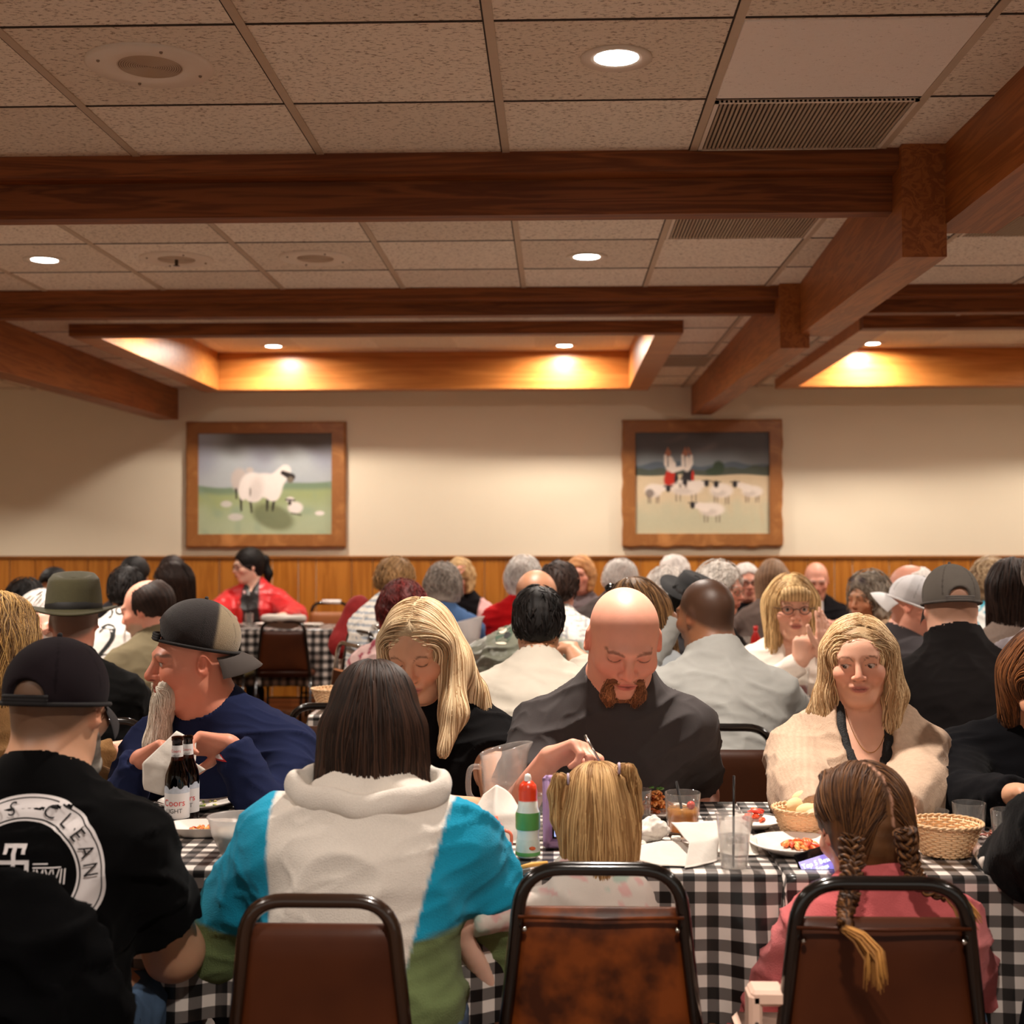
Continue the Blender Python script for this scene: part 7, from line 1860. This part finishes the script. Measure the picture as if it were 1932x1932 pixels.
person('woman with long brown hair and sunglasses pushed up on her head, leaning left', 1200, 1096, 5.0, face=190, hface=205, pitch=4, roll=14, k=1.0, tx=1208, fwd=.1, skin='fair', top=C(170, 176, 180), hair='long', hc=bk((60, 38, 24), (150, 112, 72)), hairfn=sunnies, h=.012)
bl = person('woman with a blonde fringe, dark-rimmed glasses and a cream sweater, hands raised', 1494, 1090, 5.95, face=-2, hface=0, pitch=4, k=1.10, fwd=.06, w=1.0, bust=.9, skin='fair', fem=1, top=C(232, 220, 208), hair='bob', hc=H_BLD, hk=1.15, h=.010, hf=.0068, eyes='open', feat=dict(gaze=(0, -.05)), vneck=.10, rh=W(1510, 1250, 5.62), lh=W(1553, 1236, 5.60), rp=(-1, -.2, -1), lp=(1, -.2, -1),
       rhand=dict(dr=(.15, .0, 1), n=(.3, .9, 0), curl=(60, 65, 70, 70), thumb=30), lhand=dict(dr=(.05, .1, 1), n=(-.6, .8, 0), curl=(6, 6, 8, 10), thumb=5), arm=1.15)
glasses(bl, C(60, 22, 26), .0017)
def fringe_bangs(ctx):
    E_ = ctx['E']; pr = [E_((0, -.078, .058), (.062, .030, .036), .02)]
    V, F = isosurf(pr, 0, .006, planes=[(ctx['Rh'] @ A3(0, 0, -1), ctx['hd'](0, 0, .034))]); N = vnorm(V, F); V = V + N * (np.sin(V[:, 0] * 420) * .0018)[:, None]
    t = np.clip(.5 + .5 * np.sin(V[:, 0] * 420), 0, 1)[:, None]; mk('fringe', V, F, M_hair, ctx['root'], col=np.array(H_BLD[0]) * (1 - t) + np.array(H_BLD[1]) * t)
fringe_bangs(bl)
def whitecap(ctx): ballcap(ctx, C(190, 188, 190), front=188, mesh=True, col2=C(214, 212, 214), billcol=C(210, 208, 208), strap=C(220, 218, 218), tip=-4)
person('man in a white mesh cap worn backwards, bent behind the broad man', 1727, 1092, 6.15, face=140, hface=62, pitch=16, roll=6, k=1.08, tx=1700, fwd=.12, w=1.0, skin='pink', top=C(62, 58, 60), hairfn=whitecap, h=.011, hf=.008)
# jacketed man behind the white t-shirt
def patch_fn(V, base, q): return base
jm = person('bald man in a grey-green flight jacket with an eagle patch', 1014, 1076, 6.3, face=168, hface=150, pitch=10, k=1.16, tx=985, fwd=.22, w=1.15, d=1.1, skin='tan', top=C(88, 90, 76), topm=M_satin, h=.011, arm=1.4, collar=.04, lh=W(880, 1250, 6.5), lp=(-1, -.2, -.6), stub=('buzz', C(150, 104, 78)), fold=.006)
def eagle(ctx):
    e = ctx['loc'](W(956, 1196, 6.2)); s = .042
    def disc(r, n=28, sx=1, sz=1, ox=0, oz=0): P = [(e[0] + ox, e[2] + oz)] + [(e[0] + ox + r * sx * math.cos(a), e[2] + oz + r * sz * math.sin(a)) for a in np.linspace(0, 2 * math.pi, n + 1)[:-1]]; return P, [(0, i + 1, (i + 1) % n + 1) for i in range(n)]
    p1 = place_print(ctx, [disc(s, sz=.9)], 'sleeve_patch', pm('patch_green', C(44, 66, 50), rough=.8), ctx['top'])
    place_print(ctx, [disc(s * .5, sx=1.1, sz=.62, ox=.018, oz=.018)], 'patch_head', pm('patch_cream', C(214, 202, 180), rough=.8), p1, off=.003)
    place_print(ctx, [disc(s * .34, sx=1.2, sz=.9, ox=-.018, oz=.0)], 'patch_wing', pm('patch_black', C(20, 20, 20), rough=.8), p1, off=.0034)
    place_print(ctx, [disc(s * .5, sx=1.3, sz=.22, ox=0, oz=-.034)], 'patch_band', MATS['patch_cream'], p1, off=.0036)
eagle(jm)
def floral(V, base, q): m = sstep(.25, .4, noise3(V, 60, 4))[:, None]; return base * (1 - m) + np.array(C(150, 70, 84)) * m
person('woman with dark red hair in a floral blouse, seen from behind', 762, 1106, 6.15, face=176, hface=172, pitch=12, k=1.0, tx=752, fwd=.12, w=1.0, skin='pale', top=C(214, 182, 178), topfn=floral, hair='curly', hc=H_RED, h=.011, arm=1.2)
def checked(V, base, q):
    P = q['world'](V); g = (np.abs(np.sin(P[:, 0] * math.pi / .024)) < .28) | (np.abs(np.sin(P[:, 2] * math.pi / .024)) < .28); return np.where(g[:, None], np.array(C(150, 152, 156)), base)
person('man in a white checked shirt with dark hair, seen from behind', 1056, 1064, 6.85, face=176, hface=168, pitch=4, k=1.05, tx=1088, fwd=.12, w=1.15, skin='pink', top=C(222, 216, 206), topfn=checked, hair='short', hc=H_DBR, hk=1.2, h=.013, arm=1.2, collar=.02)
# vest man, hat man's neighbours on the left
def vest_fn(V, base, q): P = q['world'](V); m = (np.abs(P[:, 2] - 1.06) < 2)[:, None]; return base
person('balding man in an olive vest, in profile facing left', 276, 1096, 6.1, face=200, hface=262, pitch=14, k=1.1, tx=288, fwd=.12, w=1.0, skin='pink', top=C(112, 102, 80), hair='fringe', hc=H_DBR, h=.011, hf=.008, collar=.02, neckr=1.1, stub=('beard', C(180, 160, 140)))
j = person('man in a white sports jersey with a black number, seen from behind', 240, 1074, 6.75, face=172, hface=190, pitch=10, k=1.0, tx=222, fwd=.14, w=1.1, skin='tan', top=C(226, 222, 216), sleeve='short', hair='short', hc=H_BLK, h=.012)
def jersey(ctx):
    e = ctx['loc'](W(214, 1152, 6.55)); V2, F2 = text_geo('JOI', .075); place_print(ctx, [([(e[0] - x * 1.0, e[2] + y) for x, y in V2], F2)], 'jersey_name', pm('jersey_black', C(20, 20, 20), rough=.8), ctx['top'], off=.003)
    V2, F2 = text_geo('2', .24); place_print(ctx, [([(e[0] + .03 - x, e[2] - .16 + y) for x, y in V2], F2)], 'jersey_number', MATS['jersey_black'], ctx['top'], off=.003)
jersey(j)
person('woman with long brown hair and a cream top, in profile facing left', 322, 1064, 7.4, face=-70, hface=-64, pitch=10, k=.92, tx=352, fwd=.05, skin='tan', top=C(214, 186, 156), hair='long', hc=H_DBR, h=.012, arm=1.3)
person('person with black hair beyond the jersey, only the top of the head showing', 256, 1054, 8.9, face=170, k=1.0, skin='tan', top=C(60, 60, 66), hair='short', hc=H_BLK, hk=1.5, h=.014)
person('person with dark brown hair almost hidden behind the long brown hair', 326, 1052, 9.4, face=180, k=1.0, skin='tan', top=C(80, 70, 66), hair='short', hc=H_DBR, hk=1.4, h=.014)
person('person with black curly hair low at the panelled wall', 50, 1100, 7.2, face=175, k=.92, skin='tan', top=C(40, 40, 44), hair='curly', hc=H_BLK, h=.013)
person('child with dark hair peering over the olive hat brim', 100, 1074, 9.0, face=10, hface=-10, pitch=16, k=1.0, skin='tan', top=C(200, 196, 190), hair='bob', hc=H_BLK, h=.013)
person('white-haired person with hands folded at the chin, left of the olive hat', 92, 1120, 6.0, face=150, hface=120, pitch=16, k=1.05, tx=90, fwd=.1, skin='pink', top=C(212, 204, 196), hair='bob', hc=H_WHT, h=.012, rh=W(92, 1196, 5.7), lh=W(84, 1200, 5.7))
# red satin jacket at the far table
def redjack(ctx):
    NB = ctx['NB']; E_, CC = ctx['E'], ctx['CC']
    pr = [con(NB + A3(-.075, -.03, .0), NB + A3(-.045, -.11, -.07), .022, .018, .01), con(NB + A3(.075, -.03, .0), NB + A3(.045, -.11, -.07), .022, .018, .01)]
    V, F = isosurf(pr, 0, .009); mk('collar', V, F, M_knit, ctx['top'], col=np.tile(np.array(C(236, 190, 190)), (len(V), 1)))
def rjf(V, base, q):
    NBx = q['NB']; ax = np.abs(V[:, 0] - NBx[0]); m = (sstep(.0, .02, .075 - ax + .12 * (NBx[2] - V[:, 2])) * (V[:, 1] < -.02))[:, None]; return base * (1 - m) + np.array(C(22, 20, 20)) * m
rd = person('woman with black hair in a ponytail and glasses, wearing a red satin jacket', 468, 1036, 10.78, face=-4, hface=-58, pitch=8, k=1.12, tx=474, fwd=.02, w=1.12, bust=.9, skin='pale', top=C(206, 24, 30), topm=M_satin, topfn=rjf, hair='pony', hc=H_BLK, hairfn=redjack, h=.0115, hf=.009, arm=1.5, rh=W(422, 1164, 10.3), lh=W(535, 1162, 10.3), rp=(-1, -.1, -.6), lp=(1, -.1, -.6), vneck=.04)
glasses(rd, C(50, 40, 40), .002)
# boy kneeling up on a chair
def striped(V, base, q): P = q['world'](V); m = (np.sin(P[:, 2] * 2 * math.pi / .030 + 2 * P[:, 0]) > .55)[:, None]; return np.where(m, np.array(C(150, 160, 172)), base)
person('boy in a striped white shirt and khaki trousers kneeling up, looking away', 748, 1058, 6.9, face=160, hface=140, pitch=20, k=.94, tx=722, fwd=.12, w=.92, skin='pink', top=C(224, 218, 208), topfn=striped, hair='short', hc=bk((92, 66, 40), (164, 126, 82)), hk=1.4, h=.011, seat=.66, waist=.76, pants=C(176, 162, 128), lh=W(712, 1165, 6.95), lp=(-.5, -.2, -.6), arm=.8)
t = empty('red_jacket', W(668, 1180, 7.4)); t.name = 'red_jacket'
pr = [con((0, 0, .05), (-.05, 0, -.12), .06, .09, .05), con((.03, .0, .09), (.05, 0, -.1), .05, .08, .05)]; V, F = isosurf(pr, 0, .012); V = V + vnorm(V, F) * (noise3(V, 40, 2) * .008)[:, None]
bpy.data.objects.remove(t, do_unlink=True); tag(mk('red_jacket', V + W(668, 1172, 7.4), F, pm('jacket_red', C(140, 18, 20), rough=.8, noise=.2)), 'dark red jacket hung on a chair beside the kneeling boy', 'jacket')
# fourth table and the wall side
person('woman with short grey hair in a blue shirt, seen from behind', 838, 1070, 7.9, face=184, hface=170, pitch=6, k=.95, tx=842, fwd=.06, w=1.1, skin='fair', top=C(78, 108, 152), hair='curly', hc=bk((110, 102, 96), (176, 166, 156)), h=.013, arm=1.2, sleeve='short', sl=.9)
g2 = person('short-haired blonde woman in a black vest and pink sleeves, chin on her hand', 866, 1058, 9.3, face=-18, hface=-25, pitch=14, k=.95, tx=878, fwd=.05, skin='pink', top=C(226, 178, 176), topfn=lambda V, b, q: np.where(((np.abs(V[:, 0] - q['NB'][0]) < .14) & (V[:, 2] > .6))[:, None], np.array(C(24, 22, 24)), b), hair='fluffy', hc=H_BLD, h=.012, rh=W(852, 1096, 9.1), rp=(-.3, -.4, -1))
glasses(g2, C(50, 20, 24), .0022)
person('white-haired person in a bright red sweater, seen from behind', 990, 1056, 8.2, face=176, hface=160, pitch=2, k=.95, tx=962, fwd=.05, w=1.05, skin='pink', top=C(190, 22, 26), topm=M_knit, hair='fluffy', hc=H_WHT, h=.013, arm=1.25)
person('smiling woman with strawberry blonde hair by the wall', 1094, 1053, 9.35, face=-10, hface=-14, pitch=0, k=1.0, fwd=.0, skin='pink', top=C(120, 108, 110), hair='fluffy', hc=H_STR, h=.011, hf=.010)
person('white-haired person in a charcoal coat hunched over, seen from behind', 1172, 1062, 8.0, face=150, hface=140, pitch=22, k=.95, tx=1125, fwd=.16, w=1.2, skin='pink', top=C(84, 76, 74), hair='short', hc=H_WHT, hk=1.6, h=.013, collar=.02)
def stripes2(V, base, q): return np.where((np.sin(V[:, 2] * 200) > 0)[:, None], np.array(C(90, 84, 130)), base)
person('white-haired woman in a purple striped top by the wall', 1268, 1052, 9.3, face=-30, hface=-60, pitch=4, k=.95, tx=1250, skin='pink', top=C(226, 214, 216), topfn=stripes2, hair='fluffy', hc=H_WHT, h=.013)
person('person with fluffy white hair and a red top, just behind the black hat', 1262, 1078, 7.2, face=150, hface=130, pitch=6, k=.95, tx=1262, skin='pink', top=C(200, 26, 30), hair='fluffy', hc=bk((170, 162, 156), (222, 214, 206)), h=.013)
def blackhat(ctx):
    hd = ctx['hd']; mb = MB(); V = []; n = 32
    pr = [(.165, .03), (.168, .034), (.10, .045), (.098, .10), (.088, .135), (.0, .128)]
    for (r, z) in pr:
        for jj in range(n): a = 2 * math.pi * jj / n; V.append(hd(r * math.sin(a), r * 1.1 * math.cos(a) + .015, z + (.035 * math.sin(a) ** 2 if r > .15 else 0)))
    F = [(l * n + i, l * n + (i + 1) % n, (l + 1) * n + (i + 1) % n, (l + 1) * n + i) for l in range(len(pr) - 1) for i in range(n)]
    mk('black_hat', V, F, pm('felt_black', C(12, 11, 12), rough=.95), ctx['root'])
person('person in a tilted black hat leaning behind the shaved head', 1304, 1092, 6.4, face=150, hface=140, pitch=6, roll=-26, k=1.0, tx=1290, skin='fair', top=C(40, 38, 40), hairfn=blackhat, hair='short', hc=H_BLK, h=.013)
g3 = person('grey-haired woman with glasses in a black coat, turned to the right', 1362, 1068, 6.75, face=60, hface=58, pitch=6, k=1.0, tx=1352, fwd=.06, w=1.15, skin='pink', top=C(26, 22, 22), hair='curly', hc=bk((150, 142, 134), (214, 206, 198)), h=.011, hf=.009)
glasses(g3, C(150, 120, 100), .0016)
g4 = person('old man with white stubble hair and dark glasses in black, facing the room', 1408, 1065, 9.7, face=4, hface=6, pitch=2, k=1.08, fwd=.0, skin='pink', top=C(18, 16, 18), hair='short', hc=H_WHT, h=.011, hf=.010)
glasses(g4, C(20, 16, 16), .003)
person('woman with straight light brown hair in a taupe top, seen from behind', 1459, 1058, 8.75, face=178, hface=160, pitch=4, k=1.05, tx=1440, skin='fair', top=C(112, 98, 92), hair='long', hc=bk((104, 76, 56), (164, 132, 104)), h=.012)
g5 = person('bald elderly man in a black jacket by the wall, looking down', 1540, 1062, 10.3, face=4, hface=-6, pitch=16, k=1.12, fwd=.1, w=1.1, skin='pink', top=C(24, 22, 24), hair=None, h=.011, hf=.010, vneck=.12, hc=H_WHT)
MB().box((-.03, -.02, -.12), (.03, .0, .0), bev=.006).build('shirt_front', pm('shirt_white', C(210, 200, 196), rough=.9), g5['root'], M=Matrix.Translation(Vector(g5['NB'] + A3(0, -.105, -.01))))
g6 = person('woman with short curly grey hair and pushed-up glasses, in profile facing left', 1636, 1086, 6.9, face=-60, hface=-52, pitch=4, k=1.0, tx=1660, fwd=.03, skin='tan', top=C(176, 146, 118), hair='curly', hc=bk((84, 74, 64), (160, 146, 130)), h=.011, hf=.009)
mb = MB(); 
for s in (-1, 1): mb.ball(g6['hd'](s * .035, -.075, .105), (.024, .012, .014), 10, 6)
mb.build('glasses', glass('lens', C(220, 220, 230)), g6['root'])
g7 = person('bald elderly man with glasses in a grey suit, in profile facing left', 1712, 1066, 7.25, face=-60, hface=-74, pitch=2, k=1.18, tx=1700, fwd=.03, skin='pink', top=C(78, 72, 74), hair='fringe', hc=H_WHT, h=.011, hf=.009)
glasses(g7, C(120, 100, 90), .0018)
person('woman with long dark hair and a grey knit cardigan, seen from behind', 1908, 1058, 6.0, face=176, hface=190, pitch=0, k=1.08, tx=1905, fwd=.04, w=1.0, skin='fair', top=C(150, 134, 124), topm=M_knit, hair='long', hc=H_DBR, h=.012, arm=1.3)
def bluefl(V, base, q): m = sstep(0, .15, noise3(V, 60, 4))[:, None]; return base * (1 - m) + np.array(C(80, 168, 190)) * m
person('person with short sandy hair in a white and turquoise patterned shirt', 1868, 1060, 7.25, face=176, hface=170, pitch=4, k=.95, tx=1862, skin='pink', top=C(226, 226, 222), topfn=bluefl, hair='curly', hc=bk((130, 104, 76), (190, 166, 132)), h=.012)
person('person in a pale grey shirt at the picture edge, head out of view', 1985, 1030, 4.85, face=184, k=1.1, tx=1962, skin='pink', top=C(168, 162, 168), hair='short', hc=H_GRY, h=.013, arm=1.2)
